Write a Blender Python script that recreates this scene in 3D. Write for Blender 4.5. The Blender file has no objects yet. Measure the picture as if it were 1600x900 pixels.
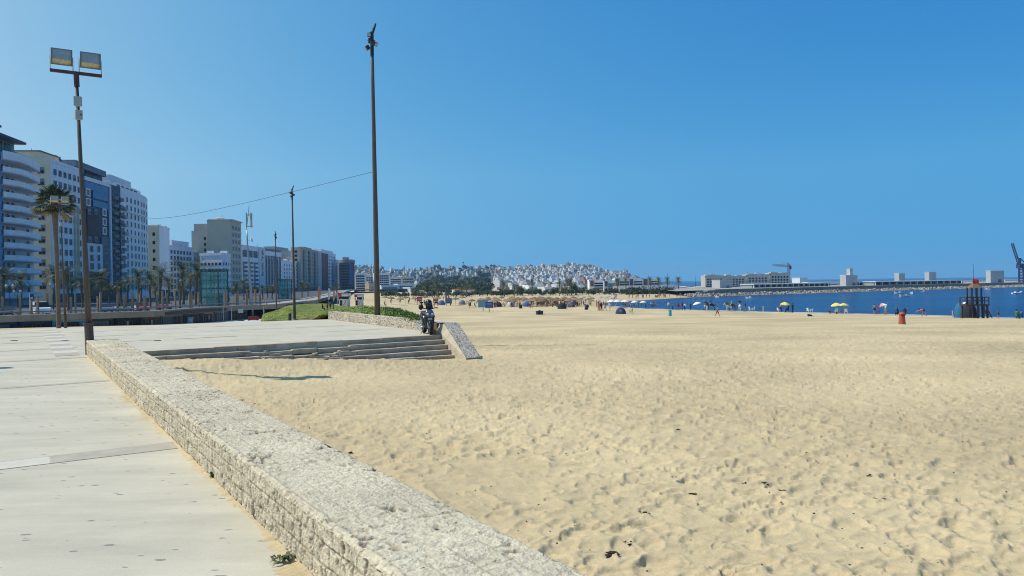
import bpy, bmesh, math, random
import numpy as np
from mathutils import Vector, Matrix

random.seed(7)
RNG = np.random.default_rng(11)
SC = bpy.context.scene
COL = SC.collection
R = math.radians

# ------------------------------------------------------------------ camera
CAMH, F, ROLL, HZ = 2.0, 1190.0, 0.013, 441.0
PITCH = math.atan((450 - HZ) / F)
cr, sr, cp, sp = math.cos(ROLL), math.sin(ROLL), math.cos(PITCH), math.sin(PITCH)

def ray(px, py):
    u, v = px - 800.0, 450.0 - py
    a, b = u * cr + v * sr, -u * sr + v * cr
    x, y, z = a, b * sp + F * cp, b * cp - F * sp
    return x / y, z / y

def PT(px, py, D):
    x, z = ray(px, py)
    return Vector((x * D, D, CAMH + z * D))

def GZ(px, py, z):
    rx, rz = ray(px, py)
    D = (z - CAMH) / rz
    return Vector((rx * D, D, z))

cam = bpy.data.cameras.new('camera')
cam.sensor_width = 36
cam.lens = 36 * F / 1600
cam.clip_start, cam.clip_end = 0.05, 20000
camo = bpy.data.objects.new('camera', cam)
COL.objects.link(camo)
SC.camera = camo
_r, _u, _f = Vector((1, 0, 0)), Vector((0, sp, cp)), Vector((0, cp, -sp))
_X, _Y, _Z = _r * cr - _u * sr, _r * sr + _u * cr, -_f
camo.matrix_world = Matrix(((_X.x, _Y.x, _Z.x, 0), (_X.y, _Y.y, _Z.y, 0), (_X.z, _Y.z, _Z.z, CAMH), (0, 0, 0, 1)))

# ------------------------------------------------------------------ light
SUN_EL = R(54)
SUN_AZ = R(5)
SUN_DIR = Vector((-math.cos(SUN_AZ) * math.cos(SUN_EL), math.sin(SUN_AZ) * math.cos(SUN_EL), math.sin(SUN_EL)))
sl = bpy.data.lights.new('sun', 'SUN')
sl.energy, sl.angle, sl.color = 4.3, R(0.53), (1.0, 0.94, 0.84)
so = bpy.data.objects.new('sun', sl)
COL.objects.link(so)
so.rotation_euler = (-SUN_DIR).to_track_quat('-Z', 'Y').to_euler()
W = bpy.data.worlds.new('World')
SC.world = W
W.use_nodes = True
nt = W.node_tree
bg = nt.nodes['Background']
sky = nt.nodes.new('ShaderNodeTexSky')
sky.sky_type = 'NISHITA'
sky.sun_disc = False
sky.sun_elevation = SUN_EL
sky.sun_rotation = math.atan2(SUN_DIR.x, SUN_DIR.y)
sky.air_density, sky.dust_density, sky.ozone_density, sky.altitude = 0.3, 3.0, 3.0, 0
# tone curve of the sky, one power per channel (deeper blue away from the sun)
sep, com = nt.nodes.new('ShaderNodeSeparateColor'), nt.nodes.new('ShaderNodeCombineColor')
# the sky just above the horizon carries on down to it
gen, sx_, cx_ = nt.nodes.new('ShaderNodeTexCoord'), nt.nodes.new('ShaderNodeSeparateXYZ'), nt.nodes.new('ShaderNodeCombineXYZ')
mz_ = nt.nodes.new('ShaderNodeMath'); mz_.operation = 'MAXIMUM'; mz_.inputs[1].default_value = 0.135
nt.links.new(gen.outputs['Generated'], sx_.inputs[0]); nt.links.new(sx_.outputs[2], mz_.inputs[0])
nt.links.new(sx_.outputs[0], cx_.inputs[0]); nt.links.new(sx_.outputs[1], cx_.inputs[1]); nt.links.new(mz_.outputs[0], cx_.inputs[2])
nt.links.new(cx_.outputs[0], sky.inputs[0])
nt.links.new(sky.outputs[0], sep.inputs[0])
for ch, (g, c) in enumerate(((1.81, 5.42), (0.88, 1.942), (0.36, 1.129))):
    pw = nt.nodes.new('ShaderNodeMath'); pw.operation = 'POWER'; pw.inputs[1].default_value = g
    ml = nt.nodes.new('ShaderNodeMath'); ml.operation = 'MULTIPLY'; ml.inputs[1].default_value = 10 * c * 0.1 ** g
    mn = nt.nodes.new('ShaderNodeMath'); mn.operation = 'MINIMUM'; mn.inputs[1].default_value = (3.4, 5.9, 8.6)[ch]   # clips like a camera near the sun
    nt.links.new(sep.outputs[ch], pw.inputs[0]); nt.links.new(pw.outputs[0], ml.inputs[0]); nt.links.new(ml.outputs[0], mn.inputs[0]); nt.links.new(mn.outputs[0], com.inputs[ch])
nt.links.new(com.outputs[0], bg.inputs['Color'])
bg.inputs['Strength'].default_value = 0.1
vs = SC.view_settings
vs.view_transform, vs.look, vs.exposure, vs.gamma = 'Standard', 'None', 0.0, 1.0
SC.render.engine = 'CYCLES'
SC.cycles.use_denoising = True
SC.cycles.filter_width = 1.05
SC.cycles.max_bounces = 6
SC.cycles.diffuse_bounces = 3
SC.cycles.glossy_bounces = 3
SC.cycles.volume_bounces = 0
SC.cycles.transparent_max_bounces = 8

# ------------------------------------------------------------------ materials
_M = {}
def mat(name, col, rough=0.8, var=0.12, scale=6.0, bump=0.0, bscale=40.0, metal=0.0, rand=0.0, spec=0.4, stretch=None, col2=None, trans=0.0, alpha=1.0, sub=None):
    """principled material; noise varies its colour, optional bump, optional per-object variation"""
    if name in _M:
        return _M[name]
    m = bpy.data.materials.new(name)
    m.use_nodes = True
    n, l = m.node_tree.nodes, m.node_tree.links
    b = n['Principled BSDF']
    b.inputs['Roughness'].default_value = rough
    b.inputs['Metallic'].default_value = metal
    b.inputs['Specular IOR Level'].default_value = spec
    b.inputs['Transmission Weight'].default_value = trans
    b.inputs['Alpha'].default_value = alpha
    tc = n.new('ShaderNodeTexCoord')
    vec = tc.outputs['Object']
    if stretch:
        mp = n.new('ShaderNodeMapping')
        mp.inputs['Scale'].default_value = stretch
        l.new(vec, mp.inputs[0])
        vec = mp.outputs[0]
    nz = n.new('ShaderNodeTexNoise')
    nz.inputs['Scale'].default_value = scale
    nz.inputs['Detail'].default_value = 5
    nz.inputs['Roughness'].default_value = 0.62
    l.new(vec, nz.inputs['Vector'])
    rp = n.new('ShaderNodeValToRGB')
    rp.color_ramp.elements[0].position, rp.color_ramp.elements[1].position = 0.3, 0.7
    c2 = col2 if col2 else tuple(min(1, c * (1 + var)) for c in col)
    c1 = tuple(c * (1 - var) for c in col)
    rp.color_ramp.elements[0].color = (*c1, 1)
    rp.color_ramp.elements[1].color = (*c2, 1)
    l.new(nz.outputs['Fac'], rp.inputs[0])
    out = rp.outputs[0]
    if rand:
        oi = n.new('ShaderNodeObjectInfo')
        mr = n.new('ShaderNodeMapRange')
        mr.inputs['To Min'].default_value, mr.inputs['To Max'].default_value = 1 - rand, 1 + rand * 0.6
        l.new(oi.outputs['Random'], mr.inputs['Value'])
        h = n.new('ShaderNodeHueSaturation')
        l.new(mr.outputs[0], h.inputs['Value'])
        l.new(out, h.inputs['Color'])
        out = h.outputs[0]
    l.new(out, b.inputs['Base Color'])
    if bump:
        nb = n.new('ShaderNodeTexNoise')
        nb.inputs['Scale'].default_value = bscale
        nb.inputs['Detail'].default_value = 6
        l.new(vec, nb.inputs['Vector'])
        bp = n.new('ShaderNodeBump')
        bp.inputs['Strength'].default_value = bump
        bp.inputs['Distance'].default_value = 0.02
        l.new(nb.outputs['Fac'], bp.inputs['Height'])
        l.new(bp.outputs[0], b.inputs['Normal'])
    _M[name] = m
    return m

WHITE = lambda: mat('white_render', (0.78, 0.80, 0.82), 0.85, 0.09, 0.9, stretch=(1, 1, .12))
WHITE2 = lambda: mat('offwhite_render', (0.66, 0.68, 0.70), 0.85, 0.12, 0.9, stretch=(1, 1, .12))
CREAM = lambda: mat('cream_render', (0.68, 0.58, 0.41), 0.85, 0.08, 0.2)
BEIGE = lambda: mat('beige_render', (0.50, 0.44, 0.35), 0.85, 0.10, 0.15)
GREYB = lambda: mat('grey_render', (0.34, 0.36, 0.37), 0.85, 0.1, 0.2)
BROWN = lambda: mat('brown_cladding', (0.16, 0.10, 0.08), 0.7, 0.12, 0.5)
NAVY = lambda: mat('navy_cladding', (0.03, 0.035, 0.06), 0.5, 0.2, 0.5)
SLATE = lambda: mat('slate_cladding', (0.13, 0.16, 0.20), 0.6, 0.1, 0.4)
GLASS = lambda: mat('dark_window_glass', (0.010, 0.014, 0.022), 0.25, 0.3, 0.8, spec=0.22)
BGLASS = lambda: mat('blue_curtain_glass', (0.02, 0.075, 0.24), 0.12, 0.35, 0.5, spec=0.6)
SHUT = lambda: mat('grey_shutter', (0.2, 0.2, 0.19), 0.7, 0.15, 1.0)
TRIM = lambda: mat('window_trim', (0.45, 0.45, 0.44), 0.7, 0.1, 1.0)
DARKM = lambda: mat('dark_metal', (0.035, 0.035, 0.04), 0.5, 0.2, 8, metal=0.3)
GALV = lambda: mat('galvanised_steel', (0.32, 0.33, 0.34), 0.45, 0.15, 5, metal=0.6)
RUST = lambda: mat('weathered_brown_steel', (0.10, 0.074, 0.058), 0.65, 0.35, 6, bump=0.2, bscale=30, stretch=(3, 3, 0.4))
BLACKP = lambda: mat('black_plastic', (0.012, 0.012, 0.014), 0.35, 0.2, 8)
RUBBER = lambda: mat('black_rubber', (0.015, 0.015, 0.015), 0.8, 0.2, 12)
CHROME = lambda: mat('polished_metal', (0.6, 0.6, 0.62), 0.2, 0.05, 5, metal=1.0)
CONC = lambda: mat('grey_concrete', (0.33, 0.31, 0.28), 0.9, 0.15, 1.2, bump=0.2, bscale=15)
WOODP = lambda: mat('pale_wood_post', (0.27, 0.20, 0.13), 0.85, 0.2, 4, stretch=(4, 4, .5))

def simple(name, col, rough=0.75, **k):
    return mat(name, col, rough, k.pop('var', 0.1), k.pop('scale', 4), **k)

# ------------------------------------------------------------------ mesh builder
class MB:
    def __init__(s):
        s.v, s.f, s.m = [], [], []
    def quad(s, *pts, mi=0):
        i = len(s.v)
        s.v += [tuple(p) for p in pts]
        s.f.append(tuple(range(i, i + len(pts))))
        s.m.append(mi)
    def hexa(s, b, t, mi=0, tmi=None):
        """prism between bottom ring b and top ring t (counter-clockwise)"""
        i, n = len(s.v), len(b)
        s.v += [tuple(p) for p in b] + [tuple(p) for p in t]
        s.f.append(tuple(i + k for k in reversed(range(n)))); s.m.append(mi)
        s.f.append(tuple(i + n + k for k in range(n))); s.m.append(mi if tmi is None else tmi)
        for k in range(n):
            k2 = (k + 1) % n
            s.f.append((i + k, i + k2, i + n + k2, i + n + k)); s.m.append(mi)
    def box(s, c, d, rz=0.0, mi=0, top=1.0, rot=None):
        x, y, z = d[0] / 2, d[1] / 2, d[2] / 2
        M = rot if rot is not None else Matrix.Rotation(rz, 3, 'Z')
        C = Vector(c)
        g = lambda a, b_, e, k: C + M @ Vector((a * x * k, b_ * y * k, e * z))
        s.hexa([g(-1, -1, -1, 1), g(1, -1, -1, 1), g(1, 1, -1, 1), g(-1, 1, -1, 1)],
               [g(-1, -1, 1, top), g(1, -1, 1, top), g(1, 1, 1, top), g(-1, 1, 1, top)], mi)
    def prism(s, poly, z0, z1, mi=0, tmi=None):
        a = sum(poly[k][0] * poly[(k + 1) % len(poly)][1] - poly[(k + 1) % len(poly)][0] * poly[k][1] for k in range(len(poly)))
        if a < 0: poly = list(reversed(poly))
        s.hexa([(p[0], p[1], z0) for p in poly], [(p[0], p[1], z1) for p in poly], mi, tmi)
    def tube(s, path, rad, n=8, mi=0, flat=1.0):
        path = [Vector(p) for p in path]
        if not hasattr(rad, '__len__'): rad = [rad] * len(path)
        i0 = len(s.v)
        up = None
        for k, p in enumerate(path):
            t = (path[min(k + 1, len(path) - 1)] - path[max(k - 1, 0)])
            t = t.normalized() if t.length > 1e-9 else Vector((0, 0, 1))
            if up is None:
                up = Vector((0, 1, 0)) if abs(t.y) < 0.9 else Vector((1, 0, 0))
            a = up - t * up.dot(t)
            a = a.normalized() if a.length > 1e-6 else t.orthogonal().normalized()
            up = a
            b = t.cross(a)
            for q in range(n):
                w = 2 * math.pi * q / n
                s.v.append(tuple(p + a * (rad[k] * math.cos(w)) + b * (rad[k] * flat * math.sin(w))))
        for k in range(len(path) - 1):
            for q in range(n):
                q2 = (q + 1) % n
                s.f.append((i0 + k * n + q, i0 + k * n + q2, i0 + (k + 1) * n + q2, i0 + (k + 1) * n + q)); s.m.append(mi)
        s.f.append(tuple(i0 + q for q in reversed(range(n)))); s.m.append(mi)
        e = i0 + (len(path) - 1) * n
        s.f.append(tuple(e + q for q in range(n))); s.m.append(mi)
    def lathe(s, prof, n=12, mi=0, c=(0, 0, 0), rot=None, sc=(1, 1)):
        i0 = len(s.v); C = Vector(c)
        for r, z in prof:
            for q in range(n):
                w = 2 * math.pi * q / n
                p = Vector((r * math.cos(w) * sc[0], r * math.sin(w) * sc[1], z))
                if rot is not None: p = rot @ p
                s.v.append(tuple(C + p))
        for k in range(len(prof) - 1):
            for q in range(n):
                q2 = (q + 1) % n
                s.f.append((i0 + k * n + q, i0 + k * n + q2, i0 + (k + 1) * n + q2, i0 + (k + 1) * n + q)); s.m.append(mi)
        s.f.append(tuple(i0 + q for q in reversed(range(n)))); s.m.append(mi)
        e = i0 + (len(prof) - 1) * n
        s.f.append(tuple(e + q for q in range(n))); s.m.append(mi)
    def ell(s, c, r, nu=12, nv=7, mi=0, rot=None):
        prof = [(max(0.001, math.sin(math.pi * k / nv)), -math.cos(math.pi * k / nv)) for k in range(nv + 1)]
        i0 = len(s.v)
        s.lathe(prof, nu, mi)
        for k in range(i0, len(s.v)):
            p = Vector((s.v[k][0] * r[0], s.v[k][1] * r[1], s.v[k][2] * r[2]))
            if rot is not None: p = rot @ p
            s.v[k] = tuple(Vector(c) + p)
    def mesh(s, name, mats, smooth=False, off=None):
        me = bpy.data.meshes.new(name)
        vs_ = s.v if off is None else [(a - off[0], b - off[1], c - off[2]) for a, b, c in s.v]
        me.from_pydata(vs_, [], s.f)
        if not isinstance(mats, (list, tuple)): mats = [mats]
        for m in mats: me.materials.append(m)
        me.polygons.foreach_set('material_index', s.m)
        if smooth:
            me.polygons.foreach_set('use_smooth', [True] * len(s.f))
        me.update()
        return me
    def build(s, name, mats, parent=None, smooth=False, world=False, loc=None):
        off = None
        if world and parent is not None: off = parent.location
        elif world and loc is not None: off = loc
        o = bpy.data.objects.new(name, s.mesh(name, mats, smooth, off))
        COL.objects.link(o)
        if parent is not None: o.parent = parent
        if loc is not None: o.location = loc
        return o

def tag(o, label=None, cat=None, group=None, kind=None):
    if label: o['label'] = label
    if cat: o['category'] = cat
    if group: o['group'] = group
    if kind: o['kind'] = kind
    return o

def thing(name, label, cat, loc=(0, 0, 0), rz=0.0, group=None):
    o = bpy.data.objects.new(name, None)
    o.empty_display_size = 0.3
    COL.objects.link(o)
    o.location = loc
    o.rotation_euler = (0, 0, rz)
    return tag(o, label, cat, group)

def put(name, me, parent=None, loc=(0, 0, 0), rz=0.0, sc=None, rot=None):
    o = bpy.data.objects.new(name, me)
    COL.objects.link(o)
    if parent is not None: o.parent = parent
    o.location = loc
    o.rotation_euler = rot if rot is not None else (0, 0, rz)
    if sc is not None: o.scale = (sc, sc, sc) if not hasattr(sc, '__len__') else sc
    return o

def kids(o):
    return [c for c in bpy.data.objects if c.parent == o]

def copy_tree(o, loc=None, rz=None, sc=None, label=None, parent=None):
    c = o.copy()
    COL.objects.link(c)
    if parent is not None: c.parent = parent
    if loc is not None: c.location = loc
    if rz is not None: c.rotation_euler = (0, 0, rz)
    if sc is not None: c.scale = (sc, sc, sc) if not hasattr(sc, '__len__') else sc
    if label: c['label'] = label
    for ch in list(o.children):
        copy_tree(ch, parent=c)
    return c

# ------------------------------------------------------------------ noise (numpy)
def vn(x, y, seed=0):
    xi, yi = np.floor(x).astype(np.int64), np.floor(y).astype(np.int64)
    fx, fy = x - xi, y - yi
    fx, fy = fx * fx * fx * (fx * (fx * 6 - 15) + 10), fy * fy * fy * (fy * (fy * 6 - 15) + 10)
    def h(a, b):
        k = (a * 374761393 + b * 668265263 + seed * 974634777) & 0xffffffff
        k = ((k ^ (k >> 13)) * 1274126177) & 0xffffffff
        return ((k ^ (k >> 16)) & 0xffff) / 65535.0
    a, b, c, d = h(xi, yi), h(xi + 1, yi), h(xi, yi + 1), h(xi + 1, yi + 1)
    return (a + (b - a) * fx) * (1 - fy) + (c + (d - c) * fx) * fy

def fbm(x, y, seed=0, oct=4, gain=0.5):
    s, a, t = 0, 1.0, 0
    for k in range(oct):
        s = s + a * vn(x * 2 ** k + 17 * k, y * 2 ** k - 9 * k, seed + k)
        t += a
        a *= gain
    return s / t

def gridmesh(name, X, Y, Z, mats, smooth=True, attr=None):
    ny, nx = X.shape
    me = bpy.data.meshes.new(name)
    co = np.stack([X, Y, Z], -1).reshape(-1, 3).astype(np.float32)
    idx = np.arange(ny * nx).reshape(ny, nx)
    q = np.stack([idx[:-1, :-1], idx[:-1, 1:], idx[1:, 1:], idx[1:, :-1]], -1).reshape(-1, 4)
    me.vertices.add(len(co)); me.vertices.foreach_set('co', co.ravel())
    me.loops.add(q.size); me.loops.foreach_set('vertex_index', q.ravel().astype(np.int32))
    me.polygons.add(len(q))
    me.polygons.foreach_set('loop_start', np.arange(0, q.size, 4, dtype=np.int32))
    try: me.polygons.foreach_set('loop_total', np.full(len(q), 4, dtype=np.int32))
    except Exception: pass
    me.polygons.foreach_set('use_smooth', np.full(len(q), smooth))
    if not isinstance(mats, (list, tuple)): mats = [mats]
    for m in mats: me.materials.append(m)
    if attr:
        for k, a in attr.items():
            at = me.attributes.new(k, 'FLOAT', 'POINT')
            at.data.foreach_set('value', a.ravel().astype(np.float32))
    me.update(calc_edges=True)
    me.validate()
    return me
# ================================================================== SETTING
WD, SD = Vector((-0.544, 0.839)), Vector((0.839, 0.544))
O2 = GZ(480, 893, 0).xy
def TQ(t, q, z=0.0):
    p = O2 + WD * t + SD * q
    return Vector((p.x, p.y, z))
WALL_END, STEP_T, STEP_Q, WALL_H = 20.6, 20.9, 12.1, 0.45
SEA_Z = -4.8

shore_near = [(1900, 508), (1750, 502.5), (1600, 497.5), (1400, 491.5), (1200, 487.3), (1100, 485), (1040, 483.3), (985, 481.3), (955, 478.5)]
shore_far = [(943, 475), (955, 472), (1000, 469.8), (1040, 467), (1100, 463.5), (1160, 461.5), (1400, 453.8), (1600, 448.2), (1750, 444), (1900, 440.5)]
WATER = [GZ(x, y, SEA_Z).xy for x, y in shore_near + shore_far]
_far = WATER[-1] + Vector((2500, 1200)); _near = WATER[0] + Vector((2500, -600))
WATER += [_far, _near]

def sm(x):
    x = np.clip(x, 0, 1)
    return x * x * (3 - 2 * x)

def plain(x, y):
    az = x / np.maximum(y, 0.5)
    p = -0.72 - 0.0335 * np.clip(y - 26, 0, 104)
    w = sm((-0.13 - az) / 0.05) * sm((az + 0.31) / 0.04) * sm((y - 55) / 40)
    tgt = -2.0 - 2.2 * sm((y - 150) / 60)
    p = p + w * (np.maximum(p, tgt) - p)
    rx, ry = x - O2.x, y - O2.y
    t, q = rx * WD.x + ry * WD.y, rx * SD.x + ry * SD.y
    p = p + (0.43 * np.exp(-(np.minimum(t - 20.2, 0) / 2.2) ** 2) * np.clip(1.25 - (q - 1) / 8.0, 0, 1)) * (t < 22) * (q > -.5) * (q < 14)
    p = p + 0.14 * np.exp(-((q - 0.7) / 0.9) ** 2) * (t < 21) * (q > 0)
    return p

def shore_sd(x, y):
    """signed distance to the water's edge, positive on land"""
    d = np.full(x.shape, 1e9)
    inside = np.zeros(x.shape, bool)
    n = len(WATER)
    for k in range(n):
        a, b = WATER[k], WATER[(k + 1) % n]
        ex, ey = b.x - a.x, b.y - a.y
        tt = np.clip(((x - a.x) * ex + (y - a.y) * ey) / (ex * ex + ey * ey), 0, 1)
        d = np.minimum(d, np.hypot(x - a.x - tt * ex, y - a.y - tt * ey))
        c = ((a.y > y) != (b.y > y))
        xi = a.x + (y - a.y) * ex / (ey if abs(ey) > 1e-9 else 1e-9)
        inside ^= c & (x < xi)
    return np.where(inside, -d, d)

def zs(x, y):
    x, y = np.asarray(x, float), np.asarray(y, float)
    s = shore_sd(x, y)
    land = np.minimum(plain(x, y), SEA_Z + 0.05 * s)
    return np.where(s >= 0, land, SEA_Z + np.maximum(0.06 * s, -4))

def SAND(px, py):
    """where the line of sight through a pixel meets the sand"""
    rx, rz = ray(px, py)
    D = np.exp(np.linspace(math.log(4), math.log(600), 3000))
    z = zs(rx * D, D)
    hit = np.nonzero(CAMH + rz * D <= z)[0]
    k = hit[0] if len(hit) else len(D) - 1
    return Vector((rx * D[k], D[k], float(z[k])))

# ---- sand sheet
iD = np.linspace(1 / 3.6, 1 / 60, 640)
Ds = np.concatenate([1 / iD, np.exp(np.linspace(math.log(62), math.log(760), 110))])
th = np.concatenate([np.linspace(-80, -29, 52), np.linspace(-28, 37, 1150), np.linspace(38, 80, 43)])
tt = np.tan(np.radians(th))
GX, GY = np.meshgrid(tt, Ds)
GX = GX * GY
GZ_ = zs(GX, GY)
near = np.clip((92 - GY) / 46, 0, 1) * (GZ_ > SEA_Z + 0.3)
wx = GX + 0.25 * (vn(GX * 1.3, GY * 1.3, 5) - .5)
wy = GY + 0.25 * (vn(GX * 1.3, GY * 1.3, 6) - .5)
rid = 1 - np.abs(2 * vn(wx * 1.3 + .5 * wy, wy * 4.3, 21) - 1)
rid2 = 1 - np.abs(2 * vn(wx * 2.8, wy * 8.0 + .4 * wx, 22) - 1)
patch = 0.5 + 0.5 * sm(fbm(GX * .23, GY * .23, 31, 3) * 2.4 - .6)
GZ_ = GZ_ + near * (0.05 * (fbm(GX * .5, GY * .5, 3, 3) - .5) + patch * (0.050 * (rid ** 3 - .4) + 0.024 * (rid2 ** 2.5 - .3) + 0.028 * (fbm(GX * 3.2, GY * 3.2, 8, 3) - .5)))
lD, lT = Ds, th
def stamp(x, y, rx_, ry_, ang, dep):
    D, T = y, math.degrees(math.atan2(x, y))
    ext = max(rx_, ry_) * 1.9
    i0, i1 = np.searchsorted(lD, [D - ext, D + ext])
    dt = math.degrees(ext / D)
    j0, j1 = np.searchsorted(lT, [T - dt, T + dt])
    if i1 - i0 < 2 or j1 - j0 < 2: return
    X, Y = GX[i0:i1, j0:j1] - x, GY[i0:i1, j0:j1] - y
    c, s = math.cos(ang), math.sin(ang)
    a, b = (X * c + Y * s) / rx_, (-X * s + Y * c) / ry_
    r = np.sqrt(a * a + b * b) * (1 + .25 * (vn(GX[i0:i1, j0:j1] * 7, GY[i0:i1, j0:j1] * 7, 44) - .5))
    f = -np.where(r < 1, np.clip((1 - r) * 4.2, 0, 1) * np.clip(.72 - .62 * a, .06, 1), 0) + 0.26 * np.exp(-((r - 1.1) / .2) ** 2)
    GZ_[i0:i1, j0:j1] += dep * f
for k in range(11500):
    u = random.random()
    D = 4.2 + 52 * u ** 1.2
    T = R(random.uniform(-27, 37))
    x, y = D * math.tan(T), D
    pr = fbm(np.array([x * .3]), np.array([y * .3]), 77, 2)[0]
    if pr < random.uniform(.28, .55): continue
    a = random.choice((.7, 1, 1, 1.3)) * random.uniform(.09, .165)
    stamp(x, y, a, a * random.uniform(1.0, 1.8), random.gauss(R(-58), .35), random.uniform(.008, .025) * (a / .14))
for k in range(55):   # trails of walkers
    x, y = random.uniform(-6, 24), random.uniform(5, 34)
    h = random.uniform(0, 6.28)
    for q in range(28):
        h += random.gauss(0, .06)
        x += .62 * math.cos(h); y += .62 * math.sin(h)
        if y < 4.3 or y > 58 or abs(x / y) > .74: continue
        o = .1 * (1 if q % 2 else -1)
        stamp(x - o * math.sin(h), y + o * math.cos(h), .13, .06, h, random.uniform(.015, .032))

def sand_material():
    m = mat('pale_beach_sand', (0.515, 0.41, 0.240), 0.95, 0.05, 1.6, bump=0.0, spec=0.15)
    n, l = m.node_tree.nodes, m.node_tree.links
    b = n['Principled BSDF']
    tc = n.new('ShaderNodeTexCoord')
    base = b.inputs['Base Color'].links[0].from_socket
    big = n.new('ShaderNodeTexNoise'); big.inputs['Scale'].default_value = .12; big.inputs['Detail'].default_value = 4
    l.new(tc.outputs['Object'], big.inputs['Vector'])
    fine = n.new('ShaderNodeTexNoise'); fine.inputs['Scale'].default_value = 60; fine.inputs['Detail'].default_value = 3
    l.new(tc.outputs['Object'], fine.inputs['Vector'])
    h = n.new('ShaderNodeHueSaturation')
    mr = n.new('ShaderNodeMapRange'); mr.inputs['From Min'].default_value = .3; mr.inputs['From Max'].default_value = .7
    mr.inputs['To Min'].default_value = .90; mr.inputs['To Max'].default_value = 1.08
    l.new(big.outputs['Fac'], mr.inputs['Value'])
    mr2 = n.new('ShaderNodeMapRange'); mr2.inputs['From Min'].default_value = .3; mr2.inputs['From Max'].default_value = .7
    mr2.inputs['To Min'].default_value = .95; mr2.inputs['To Max'].default_value = 1.04
    l.new(fine.outputs['Fac'], mr2.inputs['Value'])
    mu = n.new('ShaderNodeMath'); mu.operation = 'MULTIPLY'
    l.new(mr.outputs[0], mu.inputs[0]); l.new(mr2.outputs[0], mu.inputs[1])
    l.new(mu.outputs[0], h.inputs['Value']); l.new(base, h.inputs['Color'])
    # wet rim by the water, a real difference of the sand itself
    wet = n.new('ShaderNodeAttribute'); wet.attribute_name = 'wet'
    mx = n.new('ShaderNodeMix'); mx.data_type = 'RGBA'
    l.new(wet.outputs['Fac'], mx.inputs['Factor']); l.new(h.outputs[0], mx.inputs['A'])
    mx.inputs['B'].default_value = (0.24, 0.19, 0.12, 1)
    l.new(mx.outputs['Result'], b.inputs['Base Color'])
    b1 = n.new('ShaderNodeBump'); b1.inputs['Strength'].default_value = .85; b1.inputs['Distance'].default_value = .06
    nb = n.new('ShaderNodeTexNoise'); nb.inputs['Scale'].default_value = 3.6; nb.inputs['Detail'].default_value = 5; nb.inputs['Roughness'].default_value = .48
    l.new(tc.outputs['Object'], nb.inputs['Vector']); l.new(nb.outputs['Fac'], b1.inputs['Height'])
    l.new(b1.outputs[0], b.inputs['Normal'])
    return m
_sd = shore_sd(GX, GY)
wet = np.clip(1 - (_sd - 0.2) / 1.6, 0, 1) * (_sd < 1.9)
sand = put('beach_sand', gridmesh('beach_sand', GX, GY, GZ_, sand_material(), attr={'wet': wet}))
tag(sand, kind='structure')

# ---- sea
def sea_material():
    m = bpy.data.materials.new('blue_sea_water'); m.use_nodes = True
    n, l = m.node_tree.nodes, m.node_tree.links
    b = n['Principled BSDF']
    b.inputs['Roughness'].default_value = .16
    b.inputs['Specular IOR Level'].default_value = .12
    b.inputs['IOR'].default_value = 1.14
    tc = n.new('ShaderNodeTexCoord')
    mp = n.new('ShaderNodeMapping'); mp.inputs['Scale'].default_value = (.012, .05, 1); mp.inputs['Rotation'].default_value = (0, 0, R(8))
    l.new(tc.outputs['Object'], mp.inputs[0])
    nz = n.new('ShaderNodeTexNoise'); nz.inputs['Scale'].default_value = 1; nz.inputs['Detail'].default_value = 5
    l.new(mp.outputs[0], nz.inputs['Vector'])
    rp = n.new('ShaderNodeValToRGB')
    rp.color_ramp.elements[0].position, rp.color_ramp.elements[1].position = .33, .68
    rp.color_ramp.elements[0].color = (0.001, 0.032, 0.12, 1); rp.color_ramp.elements[1].color = (0.004, 0.06, 0.18, 1)
    l.new(nz.outputs['Fac'], rp.inputs[0]); l.new(rp.outputs[0], b.inputs['Base Color'])
    w1 = n.new('ShaderNodeTexNoise'); w1.inputs['Scale'].default_value = .9; w1.inputs['Detail'].default_value = 6; w1.inputs['Roughness'].default_value = .65
    l.new(tc.outputs['Object'], w1.inputs['Vector'])
    bp = n.new('ShaderNodeBump'); bp.inputs['Strength'].default_value = 1.0; bp.inputs['Distance'].default_value = .55
    l.new(w1.outputs['Fac'], bp.inputs['Height']); l.new(bp.outputs[0], b.inputs['Normal'])
    return m
mb = MB()
mb.quad((-900, 60, SEA_Z), (4200, 60, SEA_Z), (4200, 4600, SEA_Z), (-900, 4600, SEA_Z))
tag(mb.build('sea', sea_material()), kind='structure')
# thin line of foam along the water's edge
fo = MB()
P = [WATER[k] for k in range(0, 9)]
pts = []
for k in range(len(P) - 1):
    for q in range(24):
        pts.append(P[k].lerp(P[k + 1], q / 24))
for k in range(len(pts) - 1):
    a, b = pts[k], pts[k + 1]
    wv = lambda p: .25 + .9 * float(vn(np.array([p.x * .35]), np.array([p.y * .35]), 9)[0])
    n_ = Vector((-(b - a).y, (b - a).x)).normalized() * -1
    wa, wb = wv(a), wv(b)
    if (k // 5) % 4 == 3: continue
    fo.quad((a.x, a.y, SEA_Z + .03), (b.x, b.y, SEA_Z + .03), (b.x + n_.x * wb, b.y + n_.y * wb, SEA_Z + .03), (a.x + n_.x * wa, a.y + n_.y * wa, SEA_Z + .03))
tag(fo.build('sea_foam', simple('white_foam', (.62, .66, .68), .9)), kind='stuff')

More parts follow.
